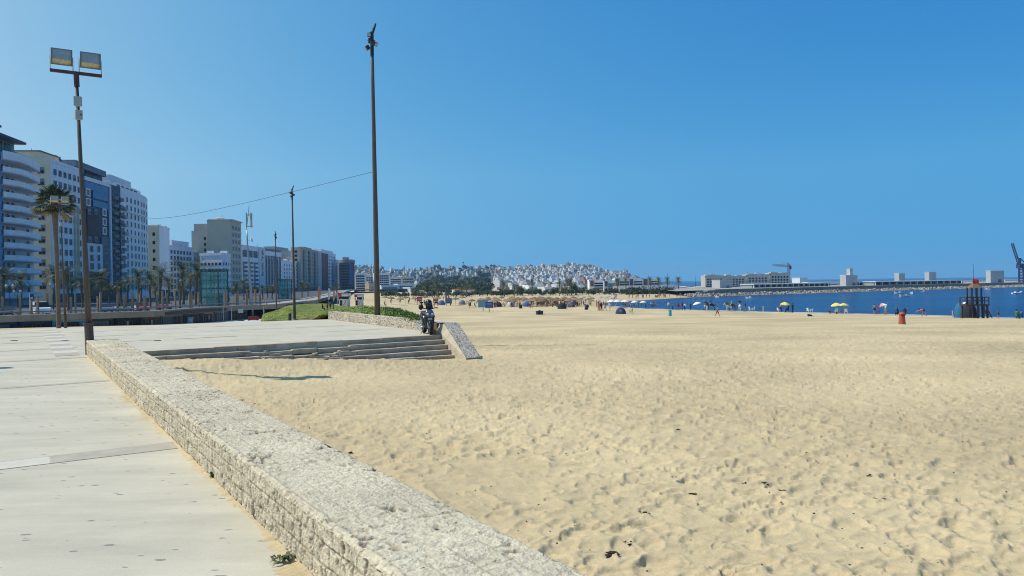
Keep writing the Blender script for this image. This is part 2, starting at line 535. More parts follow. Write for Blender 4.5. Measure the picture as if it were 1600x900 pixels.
# ---- plaza
def plaza_material():
    m = mat('pale_plaza_concrete', (0.50, 0.458, 0.355), 0.9, 0.07, 0.7, spec=0.2)
    n, l = m.node_tree.nodes, m.node_tree.links
    b = n['Principled BSDF']
    base = b.inputs['Base Color'].links[0].from_socket
    tc = n.new('ShaderNodeTexCoord')
    # pocks: small worn hollows filled with darker dirt
    mp = n.new('ShaderNodeMapping'); mp.inputs['Scale'].default_value = (7, 15, 9); mp.inputs['Rotation'].default_value = (0, 0, R(-20))
    l.new(tc.outputs['Object'], mp.inputs[0])
    vo = n.new('ShaderNodeTexVoronoi'); vo.inputs['Scale'].default_value = 1
    wn = n.new('ShaderNodeTexNoise'); wn.inputs['Scale'].default_value = 3.2; wn.inputs['Detail'].default_value = 3
    l.new(mp.outputs[0], wn.inputs['Vector'])
    wa = n.new('ShaderNodeVectorMath'); wa.operation = 'MULTIPLY_ADD'; wa.inputs[1].default_value = (.55, .55, .55)
    l.new(wn.outputs['Color'], wa.inputs[0]); l.new(mp.outputs[0], wa.inputs[2]); l.new(wa.outputs[0], vo.inputs['Vector'])
    gt = n.new('ShaderNodeTexNoise'); gt.inputs['Scale'].default_value = 1.1; gt.inputs['Detail'].default_value = 3
    l.new(tc.outputs['Object'], gt.inputs['Vector'])
    sx = n.new('ShaderNodeSeparateColor'); l.new(vo.outputs['Color'], sx.inputs[0])
    g = n.new('ShaderNodeMath'); g.operation = 'GREATER_THAN'; g.inputs[1].default_value = .70
    l.new(sx.outputs[0], g.inputs[0])
    ds = n.new('ShaderNodeMath'); ds.operation = 'MULTIPLY_ADD'; ds.inputs[1].default_value = .30; ds.inputs[2].default_value = .03
    l.new(sx.outputs[1], ds.inputs[0])
    d = n.new('ShaderNodeMath'); d.operation = 'LESS_THAN'
    l.new(vo.outputs['Distance'], d.inputs[0]); l.new(ds.outputs[0], d.inputs[1])
    k = n.new('ShaderNodeMath'); k.operation = 'MULTIPLY'; l.new(g.outputs[0], k.inputs[0]); l.new(d.outputs[0], k.inputs[1])
    g2 = n.new('ShaderNodeMath'); g2.operation = 'GREATER_THAN'; g2.inputs[1].default_value = .46; l.new(gt.outputs['Fac'], g2.inputs[0])
    k2 = n.new('ShaderNodeMath'); k2.operation = 'MULTIPLY'; l.new(k.outputs[0], k2.inputs[0]); l.new(g2.outputs[0], k2.inputs[1])
    mx = n.new('ShaderNodeMix'); mx.data_type = 'RGBA'; mx.inputs['B'].default_value = (.25, .245, .22, 1)
    l.new(k2.outputs[0], mx.inputs['Factor']); l.new(base, mx.inputs['A'])
    # broad weathering streaks
    mp2 = n.new('ShaderNodeMapping'); mp2.inputs['Scale'].default_value = (.35, 1.6, 1); mp2.inputs['Rotation'].default_value = (0, 0, R(-33))
    l.new(tc.outputs['Object'], mp2.inputs[0])
    st = n.new('ShaderNodeTexNoise'); st.inputs['Scale'].default_value = 1.0; st.inputs['Detail'].default_value = 8; st.inputs['Roughness'].default_value = .7
    l.new(mp2.outputs[0], st.inputs['Vector'])
    mr = n.new('ShaderNodeMapRange'); mr.inputs['From Min'].default_value = .25; mr.inputs['From Max'].default_value = .75; mr.inputs['To Min'].default_value = .80; mr.inputs['To Max'].default_value = 1.14
    l.new(st.outputs['Fac'], mr.inputs['Value'])
    fi = n.new('ShaderNodeTexNoise'); fi.inputs['Scale'].default_value = 90; fi.inputs['Detail'].default_value = 4
    l.new(tc.outputs['Object'], fi.inputs['Vector'])
    mr2 = n.new('ShaderNodeMapRange'); mr2.inputs['From Min'].default_value = .25; mr2.inputs['From Max'].default_value = .75; mr2.inputs['To Min'].default_value = .9; mr2.inputs['To Max'].default_value = 1.08
    l.new(fi.outputs['Fac'], mr2.inputs['Value'])
    mu = n.new('ShaderNodeMath'); mu.operation = 'MULTIPLY'; l.new(mr.outputs[0], mu.inputs[0]); l.new(mr2.outputs[0], mu.inputs[1])
    h = n.new('ShaderNodeHueSaturation'); l.new(mu.outputs[0], h.inputs['Value']); l.new(mx.outputs['Result'], h.inputs['Color'])
    l.new(h.outputs[0], b.inputs['Base Color'])
    bp = n.new('ShaderNodeBump'); bp.inputs['Strength'].default_value = .35; bp.inputs['Distance'].default_value = .008
    bn = n.new('ShaderNodeTexNoise'); bn.inputs['Scale'].default_value = 28; bn.inputs['Detail'].default_value = 8
    l.new(tc.outputs['Object'], bn.inputs['Vector']); l.new(bn.outputs['Fac'], bp.inputs['Height'])
    l.new(bp.outputs[0], b.inputs['Normal'])
    return m
PLZ = plaza_material()
poly = [TQ(-14, 0), TQ(STEP_T, 0), TQ(STEP_T, 12.45), TQ(37.4, 13.3), TQ(39.5, -5), TQ(41, -60), TQ(-14, -60)]
mb = MB(); mb.prism([(p.x, p.y) for p in poly], -1.6, 0.0)
plaza = tag(mb.build('plaza', PLZ), kind='structure')
# paving bands and seams laid in the slab
darkp, lightp, seam = simple('grey_paving_band', (.385, .345, .27), .9, var=.12, scale=5), simple('light_paving_band', (.53, .49, .40), .9, var=.08, scale=5), simple('dark_seam', (.25, .235, .20), .95, scale=9)
mb = MB()
def strip(t0, t1, q0, q1, z, mi):
    mb.quad(TQ(t0, q0, z), TQ(t0, q1, z), TQ(t1, q1, z), TQ(t1, q0, z), mi=mi)
for t0, wd in ((4.92, .42), (13.1, .2), (19.75, .26), (24, .3), (28, .3), (32, .3), (35.5, .3)):
    q, k = -0.02, 0
    lim = -40
    while q > lim:
        ln = 1.35 if t0 < 12 else random.uniform(1.8, 4.5)
        if q - ln < lim: break
        strip(t0, t0 + wd, q - ln, q - .012, .004, 0 if (k % 2 == 0) else 1)
        q -= ln; k += 1
    strip(t0 - .018, t0 - .002, -40, -.02, .004, 2)
    strip(t0 + wd + .002, t0 + wd + .014, -40, -.02, .004, 2)
for t0 in (26, 30.2, 34):
    for q0 in range(0, 12, 3):
        strip(t0, t0 + random.uniform(.1, .28), q0 + .3, q0 + 2.6, .004, random.choice((0, 1, 2)))
t, k = 20.75, 0
while t < 38:
    strip(t, t + 1.1, -.78, -.14, .008, 1 if k % 2 else 0); t += 1.12; k += 1
tag(mb.build('paving_bands', [darkp, lightp, seam]), kind='structure')

# ---- sand drifted along the foot of the wall
tg = np.linspace(-2, 20.4, 2600); qg = np.linspace(0, 1, 60) ** 1.5
Tm, Qm = np.meshgrid(tg, qg)
wid = .015 + .5 * np.clip(fbm(Tm * 1.1, Tm * 0, 51, 4) - .22, 0, 1) ** 1.7
hgt = .020 * np.clip(1 - Qm / wid, -1, .6) + .034 * (fbm(Tm * 13, Qm * 2.5 + Tm * 2, 52, 4) - .56) - .004 + .012 * np.exp(-(Qm / .03) ** 2)
hgt = np.maximum(hgt, -.02)
Xd, Yd = O2.x + WD.x * Tm - SD.x * Qm, O2.y + WD.y * Tm - SD.y * Qm
tag(put('sand_drift', gridmesh('sand_drift', Xd, Yd, hgt, sand_material())), kind='structure')

# ---- near stone wall
def stone_mat(name, c, joint_pit_col):
    m = mat(name, c, .95, .20, 16, spec=.15, bump=1.0, bscale=48)
    n, l = m.node_tree.nodes, m.node_tree.links
    b = n['Principled BSDF']
    base = b.inputs['Base Color'].links[0].from_socket
    a = n.new('ShaderNodeAttribute'); a.attribute_name = 'joint'  # mask of joints, pits and gaps between pebbles, all drawn darker
    mx = n.new('ShaderNodeMix'); mx.data_type = 'RGBA'; mx.inputs['B'].default_value = (*joint_pit_col, 1)
    tc = n.new('ShaderNodeTexCoord')
    nz = n.new('ShaderNodeTexNoise'); nz.inputs['Scale'].default_value = 1.3; nz.inputs['Detail'].default_value = 5
    l.new(tc.outputs['Object'], nz.inputs['Vector'])
    h = n.new('ShaderNodeHueSaturation')
    mr = n.new('ShaderNodeMapRange'); mr.inputs['From Min'].default_value = .3; mr.inputs['From Max'].default_value = .7; mr.inputs['To Min'].default_value = .82; mr.inputs['To Max'].default_value = 1.12
    l.new(nz.outputs['Fac'], mr.inputs['Value']); l.new(mr.outputs[0], h.inputs['Value'])
    l.new(base, h.inputs['Color'])
    l.new(a.outputs['Fac'], mx.inputs['Factor']); l.new(h.outputs[0], mx.inputs['A'])
    l.new(mx.outputs['Result'], b.inputs['Base Color'])
    return m
ST_TOP = stone_mat('pitted_stone_coping', (.56, .49, .355), (.17, .135, .095))
ST_SIDE = stone_mat('rough_stone_face', (.62, .535, .385), (.25, .195, .13))
tl = [-9.0]
while tl[-1] < WALL_END:
    y = max(3.2, O2.y + WD.y * tl[-1])
    tl.append(tl[-1] + min(.05, max(.009, .0021 * y)))
tl = np.array(tl); tl[-1] = WALL_END
WW = .86
def row_joints(seed, lo, hi):
    r = random.Random(seed); a = [-9.2]
    while a[-1] < WALL_END + .3: a.append(a[-1] + r.uniform(lo, hi))
    return np.array(a)
def jd(t, a):
    i = np.clip(np.searchsorted(a, t), 1, len(a) - 1)
    return np.minimum(np.abs(t - a[i - 1]), np.abs(a[i] - t)), i
wall = thing('stone_wall', 'long low wall of rough stone blocks with pitted coping along the near plaza', 'wall', TQ(0, 0))
wall['kind'] = 'thing'
def wpart(name, T, Q, Z, m, attr):
    X = WD.x * T + SD.x * Q; Y = WD.y * T + SD.y * Q
    return put(name, gridmesh(name, X, Y, Z, m, True, attr), wall)
# coping
qv = np.linspace(0, WW, 104)
T, Q = np.meshgrid(tl, qv)
d1 = np.abs(Q - .055 - .008 * (vn(T * 3, Q * 0, 61) - .5))
rows = np.floor(Q / .215).astype(int)
dj = np.full(T.shape, 9.)
for k in range(5):
    dd, _ = jd(T, row_joints(100 + k, .22, .5)); dj = np.where(rows == k, dd, dj)
de = np.minimum(np.abs(Q - .215), np.minimum(np.abs(Q - .43), np.abs(Q - .645)))
jn = np.exp(-(np.minimum(dj, de) / .008) ** 2) * (Q > .06) * sm(fbm(T * 2, Q * 2, 68, 2) * 3 - .9)
wq = Q + .03 * (vn(T * 9, Q * 9, 62) - .5)
pit = sm((vn(T * 21 + wq * 9, wq * 26, 63) - .66) / .10)
pit2 = sm((vn(T * 9 + wq * 7, wq * 11, 64) - .84) / .05)
gap = sm((fbm(T * 2.2, Q * 2.2, 66, 3) - .36) / .3)
rough = fbm(T * 26, Q * 26, 65, 3) - .5
Z = WALL_H + .017 * rough + .012 * (fbm(T * 5, Q * 5, 67, 3) - .5) - .024 * pit * gap - .04 * pit2 * gap - .006 * jn - .006 * np.exp(-(d1 / .007) ** 2)
edge = np.minimum(Q, WW - Q); Z -= .03 * np.exp(-(edge / .012) ** 2) + .02 * np.exp(-(edge / .03) ** 2) * vn(T * 11, Q * 3, 69)
wpart('coping', T, Q, Z, ST_TOP, {'joint': np.clip(.4 * jn + .62 * pit * gap + .8 * pit2 * gap + .35 * np.exp(-(d1 / .008) ** 2), 0, 1)})
# faces
def face(q0, zlo, sgn, seed, attrname):
    zv = np.concatenate([np.linspace(WALL_H, zlo, 62)])
    T, Zm = np.meshgrid(tl, zv)
    hh = Zm + .012 * (vn(T * 1.7, Zm * 0, seed) - .5)
    cr_ = .15
    rows = np.floor((WALL_H - hh) / cr_).astype(int)
    fr = (WALL_H - hh) / cr_ - rows
    dz_ = np.minimum(fr, 1 - fr) * cr_
    dj = np.full(T.shape, 9.); ids = np.zeros(T.shape)
    for k in range(-1, 12):
        dd, i = jd(T + .01 * (vn(T * 2, Zm * 22, seed + 1) - .5), row_joints(seed * 7 + k, .09, .28))
        dj = np.where(rows == k, dd, dj); ids = np.where(rows == k, i * 13 + k, ids)
    d = np.minimum(dj, dz_)
    jn = np.exp(-(d / .008) ** 2) * (.55 + .45 * sm(fbm(T * 3, Zm * 9, seed + 8, 2) * 2.6 - .7))
    pit = sm((vn(T * 44 + 3 * vn(T * 9, Zm * 9, seed + 6), Zm * 17, seed + 2) - .62) / .16)
    off = .022 * (fbm(T * 20, Zm * 14, seed + 3, 4) - .5) + .014 * (vn(ids * 1.7, ids * .9, seed + 4) - .5) - .012 * jn - .011 * pit
    top = np.exp(-((WALL_H - Zm) / .014) ** 2)
    wpart('stone_face', T, q0 + sgn * (off - .018 * top), Zm - .012 * top * (Zm > WALL_H - .001), ST_SIDE, {'joint': np.clip(.8 * jn + .55 * pit, 0, 1)})
face(0, -.06, -1, 71, 'a')
face(WW, -1.0, 1, 83, 'b')
mb = MB()
cq = [(-9, .03), (WALL_END - .012, .03), (WALL_END - .012, WW - .03), (-9, WW - .03)]
rel = lambda t, q: (WD.x * t + SD.x * q, WD.y * t + SD.y * q)
mb.prism([rel(*c) for c in cq], -1.0, WALL_H - .045)
mb.build('wall_core', simple('stone_core', (.48, .44, .35), .95, bump=.5, bscale=25), wall)

# ---- broad steps down to the sand
steps = thing('stone_steps', 'broad worn concrete steps with broken edges going down from the plaza to the sand', 'steps', TQ(STEP_T, 0))
steps['kind'] = 'thing'
stm = mat('worn_step_concrete', (.40, .335, .25), .95, .28, 2.2, bump=.5, bscale=18, spec=.1)
def srel(t, q, z):
    return Vector((WD.x * t + SD.x * q, WD.y * t + SD.y * q, z))
rs = random.Random(5)
for k in range(5):
    mb = MB()
    q = .88
    while q < STEP_Q - .01:
        ln = rs.uniform(.7, 1.6)
        q2 = min(STEP_Q, q + ln)
        brk = 4.6 < q < 7.9
        if brk and rs.random() < .45 and k in (0, 1):
            q2 = min(STEP_Q, q + .35)
        n = 9
        dt = rs.gauss(0, .012) + (rs.uniform(-.14, .04) if brk and k < 3 else 0)
        dz = rs.gauss(0, .004) - (rs.uniform(0, .07) if brk and k in (1, 2) else 0)
        t_front, t_back = -.33 * k - .03 + (.0 if k else 0), -.33 * k + .5
        zt, zb = -.165 * k + (.006 if k == 0 else 0), -.165 * k - (.115 if k == 0 else .165)
        if k == 0: t_back = .28
        rag = .035 if brk else .010
        for i in range(n):
            a, b = q + (q2 - q) * i / n, q + (q2 - q) * (i + 1) / n
            f0 = t_front - dt * .3 + rag * (vn(np.array([a * 9.]), np.array([k * 3.]), 90)[0] - .5)
            f1 = t_front - dt * .3 + rag * (vn(np.array([b * 9.]), np.array([k * 3.]), 90)[0] - .5)
            b2 = b if i < n - 1 else b - .008
            mb.hexa([srel(f0 + .02, a, zb + dz), srel(f1 + .02, b2, zb + dz), srel(t_back, b2, zb + dz), srel(t_back, a, zb + dz)],
                    [srel(f0, a, zt + dz), srel(f1, b2, zt + dz), srel(t_back, b2, zt + dz), srel(t_back, a, zt + dz)], mi=0)
        q = q2
    mb.build('step', stm, steps)
for k in range(15):     # broken slabs lying over the crumbled middle
    q, t = rs.uniform(4.4, 8.2), rs.uniform(-.85, -.05)
    mb = MB(); c = srel(t, q, -.12 + t * .40); w, d, h = rs.uniform(.2, .75), rs.uniform(.14, .3), rs.uniform(.05, .11)
    rot = Matrix.Rotation(math.atan2(SD.y, SD.x) + rs.gauss(0, .3), 3, 'Z') @ Matrix.Rotation(rs.gauss(0, .14), 3, 'X') @ Matrix.Rotation(rs.gauss(0, .1), 3, 'Y')
    n = 6; ring_ = [(math.cos(2 * math.pi * i / n + .4) * w * rs.uniform(.4, .6), math.sin(2 * math.pi * i / n + .4) * d * rs.uniform(.4, .65)) for i in range(n)]
    mb.hexa([c + rot @ Vector((x, y, -h)) for x, y in ring_], [c + rot @ Vector((x * .96, y * .94, 0)) for x, y in ring_])
    mb.build('broken_slab', stm, steps)
# under-body keeps daylight out of gaps
mb = MB()
b = [srel(-1.0, .9, -1.2), srel(-1.0, STEP_Q, -1.2), srel(.2, STEP_Q, -1.2), srel(.2, .9, -1.2)]
t_ = [srel(-1.0, .9, -.72), srel(-1.0, STEP_Q, -.72), srel(.2, STEP_Q, -.19), srel(.2, .9, -.19)]
mb.hexa(b, t_); mb.build('step_base', stm, steps)

# ---- sloping cheek wall beside the steps
PEB = stone_mat('pebble_dash', (.44, .40, .33), (.13, .115, .095))
cheek = thing('cheek_wall', 'short sloping pebble-dash wall closing the right end of the steps', 'wall', TQ(STEP_T, 12.1))
cheek['kind'] = 'thing'
prof = [(1.35, WALL_H), (.05, WALL_H), (-2.45, -.66)]
tv = np.linspace(1.35, -2.5, 150); qv = np.linspace(0, .62, 44)
T, Q = np.meshgrid(tv, qv)
Zc = np.where(T > .05, WALL_H, WALL_H + (T - .05) * (1.11 / 2.5))
pk = vn(T * 22, Q * 22, 95); Z2 = Zc + .028 * (pk - .5)
SK = .35 + .19 * np.minimum(T, 0)
X = WD.x * T + SD.x * (Q - .3 + SK); Y = WD.y * T + SD.y * (Q - .3 + SK)
put('coping', gridmesh('coping', X, Y, Z2, PEB, True, {'joint': .6 * sm((.47 - pk) / .12)}), cheek)
mb = MB()
for q0, q1 in ((-.285, .305),):
    pl = [(1.34, -1.2), (1.34, WALL_H - .03), (.05, WALL_H - .03), (-2.44, -.68), (-2.44, -1.2)]
    mb.hexa([srel(t, q0 + .35 + .19 * min(t, 0), z) for t, z in pl], [srel(t, q1 + .35 + .19 * min(t, 0), z) for t, z in pl])
mb.build('wall_core', mat('cream_wall_plaster', (.50, .43, .31), .95, .2, 3, bump=.6, bscale=16), cheek)

# ---- low wall at the back of the plaza
back = thing('stone_wall', 'low pale pitted stone wall behind the parked scooter holding back the grass bank', 'wall', TQ(21, 12))
back['kind'] = 'thing'; back.location = TQ(21, 12.4); back.rotation_euler = (0, 0, R(-3.2))
tv = np.linspace(0.9, 16.4, 420); zv = np.linspace(0, WALL_H, 26)
T, Zm = np.meshgrid(tv, zv)
pit = sm((vn(T * 17, Zm * 30, 97) - .62) / .14)
jn = np.exp(-(np.abs(((T + 50) % 1.9) - .95) / .015) ** 2)
X = WD.x * T + SD.x * (.03 * pit - .01 * fbm(T * 9, Zm * 9, 98)); Y = WD.y * T + SD.y * (.03 * pit)
BK = stone_mat('pale_pitted_wall', (.55, .485, .37), (.27, .21, .15))
put('stone_face', gridmesh('stone_face', X, Y, Zm, BK, True, {'joint': np.clip(pit + .5 * jn, 0, 1)}), back)
tv2 = np.linspace(0.9, 16.4, 420); qv = np.linspace(0, .5, 20); T, Q = np.meshgrid(tv2, qv)
X = WD.x * T + SD.x * Q; Y = WD.y * T + SD.y * Q
put('coping', gridmesh('coping', X, Y, WALL_H + .02 * (fbm(T * 9, Q * 9, 99) - .5), BK, True, {'joint': sm((vn(T * 8, Q * 14, 92) - .66) / .15)}), back)
mb = MB()
mb.hexa([srel(t, q, -1) for t, q in ((.92, .045), (16.38, .045), (16.38, .5), (.92, .5))], [srel(t, q, WALL_H - .03) for t, q in ((.92, .045), (16.38, .045), (16.38, .5), (.92, .5))])
mb.build('wall_core', simple('pale_core', (.6, .54, .43), .95), back)
mb = MB()
for q0, q1, t0, mi in ((-.36, -.16, .35, 0), (-.14, .1, .30, 1), (.11, .2, .3, 0)):
    mb.hexa([srel(t, q, -.2) for t, q in ((t0, q0), (t0 + .45, q0), (t0 + .45, q1), (t0, q1))][::-1], [srel(t, q, WALL_H - .01 - .02 * mi) for t, q in ((t0, q0), (t0 + .45, q0), (t0 + .45, q1), (t0, q1))][::-1], mi)
mb.build('end_pillar', [mat('brown_stone', (.17, .12, .08), .95, .25, 6, bump=.5), mat('cream_stone', (.56, .49, .36), .95, .15, 6, bump=.4)], back)

# ---- grassed bank
ctrl = [(405, 505, 92), (420, 495.5, 92), (440, 499.5, 82), (460, 500.5, 82), (480, 501, 80), (512, 499, 70), (447, 482, 95), (463, 477.5, 106), (495, 475, 118), (545, 477.5, 118),
        (505, 488, 84), (480, 490, 88), (530, 484, 64), (545, 489, 50), (560, 480.5, 53), (600, 483, 46), (630, 488, 40), (658, 498, 32.5),
        (520, 493, 45), (560, 493.5, 41), (590, 496, 38), (620, 497, 35.5), (645, 500, 33), (585, 480.5, 60), (570, 479.5, 80), (430, 489, 100)]
cx = np.array([c[0] / 40 for c in ctrl]); cd = np.array([math.log(c[2]) * 5 for c in ctrl]); cy = np.array([PT(*c).z for c in ctrl])
pxs = np.linspace(404, 664, 240)
lo = np.interp(pxs, [404, 440, 512, 522, 560, 600, 640, 664], [86, 76, 46.5, 44.5, 40.5, 36.8, 33.2, 31.6])
hi = np.interp(pxs, [404, 430, 463, 500, 540, 575, 600, 630, 664], [100, 108, 118, 124, 120, 84, 53, 44, 33.4])
rows = np.linspace(0, 1, 110)
PXg, Rg = np.meshgrid(pxs, rows)
Dg = lo[None, :] * (hi / lo)[None, :] ** Rg
wsum, zsum = 0, 0
for k in range(len(ctrl)):
    w = 1 / (((PXg / 40 - cx[k]) ** 2 + (np.log(Dg) * 5 - cd[k]) ** 2) ** 1.5 + 1e-3)
    wsum = wsum + w; zsum = zsum + w * cy[k]
Zg = zsum / wsum
rxs = np.array([ray(p, 480)[0] for p in pxs])
Xg = rxs[None, :] * Dg
Zg = Zg + .05 * (fbm(Xg * .8, Dg * .8, 12, 4) - .5) * 2 + .03 * (fbm(Xg * 5, Dg * 5, 13, 3) - .5)
skirt = np.minimum(np.minimum(np.minimum(1 - Rg, 9) * 60, (PXg - 404) / 6), (664 - PXg) / 3)
Zg = np.where(skirt < 1, Zg - 2.5 * (1 - np.clip(skirt, 0, 1)) ** 1.5, Zg)
def grass_mat():
    m = mat('short_lawn_grass', (.10, .155, .022), .9, .35, .9, bump=.9, bscale=14, col2=(.21, .235, .045), spec=.15)
    n, l = m.node_tree.nodes, m.node_tree.links
    b = n['Principled BSDF']; base = b.inputs['Base Color'].links[0].from_socket
    tc = n.new('ShaderNodeTexCoord')
    nz = n.new('ShaderNodeTexNoise'); nz.inputs['Scale'].default_value = .16; nz.inputs['Detail'].default_value = 5; nz.inputs['Roughness'].default_value = .7
    l.new(tc.outputs['Object'], nz.inputs['Vector'])
    rp = n.new('ShaderNodeValToRGB'); rp.color_ramp.elements[0].position = .55; rp.color_ramp.elements[1].position = .66
    l.new(nz.outputs['Fac'], rp.inputs[0])
    mx = n.new('ShaderNodeMix'); mx.data_type = 'RGBA'; mx.inputs['B'].default_value = (.22, .17, .075, 1)
    l.new(rp.outputs[0], mx.inputs['Factor']); l.new(base, mx.inputs['A']); l.new(mx.outputs['Result'], b.inputs['Base Color'])
    return m
GRM = grass_mat()
tag(put('grass_mound', gridmesh('grass_mound', Xg, Dg, Zg, GRM)), kind='structure')
def mound_z(px, D):
    j = int(np.clip(np.searchsorted(pxs, px), 0, len(pxs) - 1))
    i = int(np.clip(round((math.log(D / lo[j]) / math.log(hi[j] / lo[j])) * 109), 0, 109))
    return float(Zg[i, j])
# blades over the bank
gb = MB(); rg = random.Random(3)
for k in range(6000):
    j = rg.randrange(4, 234); i = int(109 * rg.random() ** 1.4)
    if pxs[j] < 515 and rg.random() < .35: continue
    x, y, z = Xg[i, j] + rg.uniform(-.05, .05), Dg[i, j] + rg.uniform(-.1, .1), Zg[i, j]
    h = rg.uniform(.03, .08) * (1.5 if pxs[j] > 590 else 1); a = rg.uniform(0, 3.14); w = .05
    dx, dy = w * math.cos(a), w * math.sin(a)
    gb.quad((x - dx, y - dy, z - .02), (x + dx, y + dy, z - .02), (x + rg.gauss(0, .05), y + rg.gauss(0, .05), z + h), mi=rg.choice((0, 0, 1)))
tag(gb.build('grass', [simple('grass_blade', (.14, .21, .03), .8), simple('dark_grass_blade', (.08, .13, .02), .8)]), kind='stuff')
# ================================================================== BUILDINGS
ROAD_Z = -1.9
class Fac:
    """a facade: u runs from A to B (metres), v up from z0, o outward"""
    def __init__(s, A, B, z0):
        s.A, s.B, s.z0 = Vector(A), Vector(B), z0
        s.L = (s.B - s.A).length
        s.d = (s.B - s.A) / s.L
        s.n = Vector((s.d.y, -s.d.x))
        s.ang = math.atan2(s.d.y, s.d.x)
    def P(s, u, v, o=0.0):
        p = s.A + s.d * u + s.n * o
        return Vector((p.x, p.y, s.z0 + v))
    def u(s, px):
        k = ray(px, 445)[0]          # x = k*y
        den = s.d.x - k * s.d.y
        return (k * s.A.y - s.A.x) / den
    def v(s, px, py):
        p = s.P(s.u(px), 0)
        return PT(px, py, p.y).z - s.z0
    def box(s, mb, u0, u1, v0, v1, o0, o1, mi=0):
        b = [s.P(u0, v0, o1), s.P(u1, v0, o1), s.P(u1, v0, o0), s.P(u0, v0, o0)]
        t = [s.P(u0, v1, o1), s.P(u1, v1, o1), s.P(u1, v1, o0), s.P(u0, v1, o0)]
        mb.hexa(b, t, mi)
    def pbox(s, mb, px0, px1, y0, y1, o0, o1, mi=0):
        """box given by picture extents on this facade (top y0, bottom y1 read at its left edge)"""
        u0, u1 = s.u(px0), s.u(px1)
        s.box(mb, u0, u1, s.v(px0, y1), s.v(px0, y0), o0, o1, mi)
    def add(s, name, me, u, v, root, o=0.0):
        return put(name, me, root, s.P(u, v, o) - root.location, s.ang)

_W = {}
def winmesh(w, h, style=0):
    k = (round(w, 2), round(h, 2), style)
    if k in _W: return _W[k]
    mb = MB()
    t = .07
    if style in (0, 1, 2):
        mb.box((0, -.03, h / 2), (w, .1, h), mi=1)                       # pane, dark
        for sx in (-1, 1): mb.box((sx * (w / 2 + t / 2), -.05, h / 2), (t, .16, h + 2 * t), mi=0)
        for z in (-t / 2, h + t / 2): mb.box((0, -.052, z), (w, .164, t), mi=0)
        mb.box((0, -.06, h / 2), (.05, .09, h), mi=0)
        if style == 1: mb.box((0, -.066, h * .76), (w * .98, .1, h * .46), mi=2)     # half-lowered shutter
        if style == 2: mb.box((w * .22, -.14, -.18), (.55, .32, .34), mi=3)          # air conditioner under the sill
    elif style == 3:
        mb.box((0, -.03, h / 2), (w, .1, h), mi=1)
    elif style == 4:   # white boxed surround
        q = .32
        mb.box((0, -.06, h / 2), (w, .1, h), mi=2)
        for sx in (-1, 1): mb.box((sx * (w / 2 + q / 2), -.15, h / 2), (q, .34, h + 2 * q), mi=3)
        for z in (-q / 2, h + q / 2): mb.box((0, -.152, z), (w, .344, q), mi=3)
    elif style == 5:   # arched
        n = 7
        pts = [(-w / 2, 0), (w / 2, 0)] + [(w / 2 * math.cos(math.pi * q / n), h - w / 2 + w / 2 * math.sin(math.pi * q / n)) for q in range(n + 1)]
        mb.hexa([(x, -.08, z) for x, z in pts], [(x, .03, z) for x, z in pts], mi=1)
    me = mb.mesh('window', [TRIM(), GLASS(), SHUT(), WHITE()])
    _W[k] = me
    return me

def rstyle(r):
    q = r.random()
    return 0 if q < .62 else (1 if q < .86 else 2)

def XY(px, D):
    return Vector((ray(px, 445)[0] * D, D))

def roof_clutter(root, corners, z, r, n=5):
    """tanks, aerials and plant rooms on the roof, each a part of its own"""
    a, b, c = corners[0], corners[1], corners[2]
    for k in range(n):
        mb = MB()
        p = a + (b - a) * r.uniform(.1, .9) + (c - b) * r.uniform(.1, .5)
        q = r.random()
        L = Vector((p.x, p.y, z)) - root.location
        if q < .35:
            mb.tube([L, L + Vector((0, 0, r.uniform(2, 4)))], .05, 4, 0)
            for h in (1.6, 2.0): mb.box(L + Vector((0, 0, h)), (1.1, .05, .05), r.uniform(0, 3), 0)
            mb.build('aerial', DARKM(), root)
        elif q < .7:
            mb.lathe([(.55, 0), (.6, .3), (.6, 1.2), (.3, 1.4)], 9, 0, L); mb.build('water_tank', GREYB(), root)
        else:
            mb.box(L + Vector((0, 0, .9)), (r.uniform(1.5, 3), r.uniform(1.5, 2.5), 1.8), 0, 0); mb.build('plant_room', WHITE2(), root)

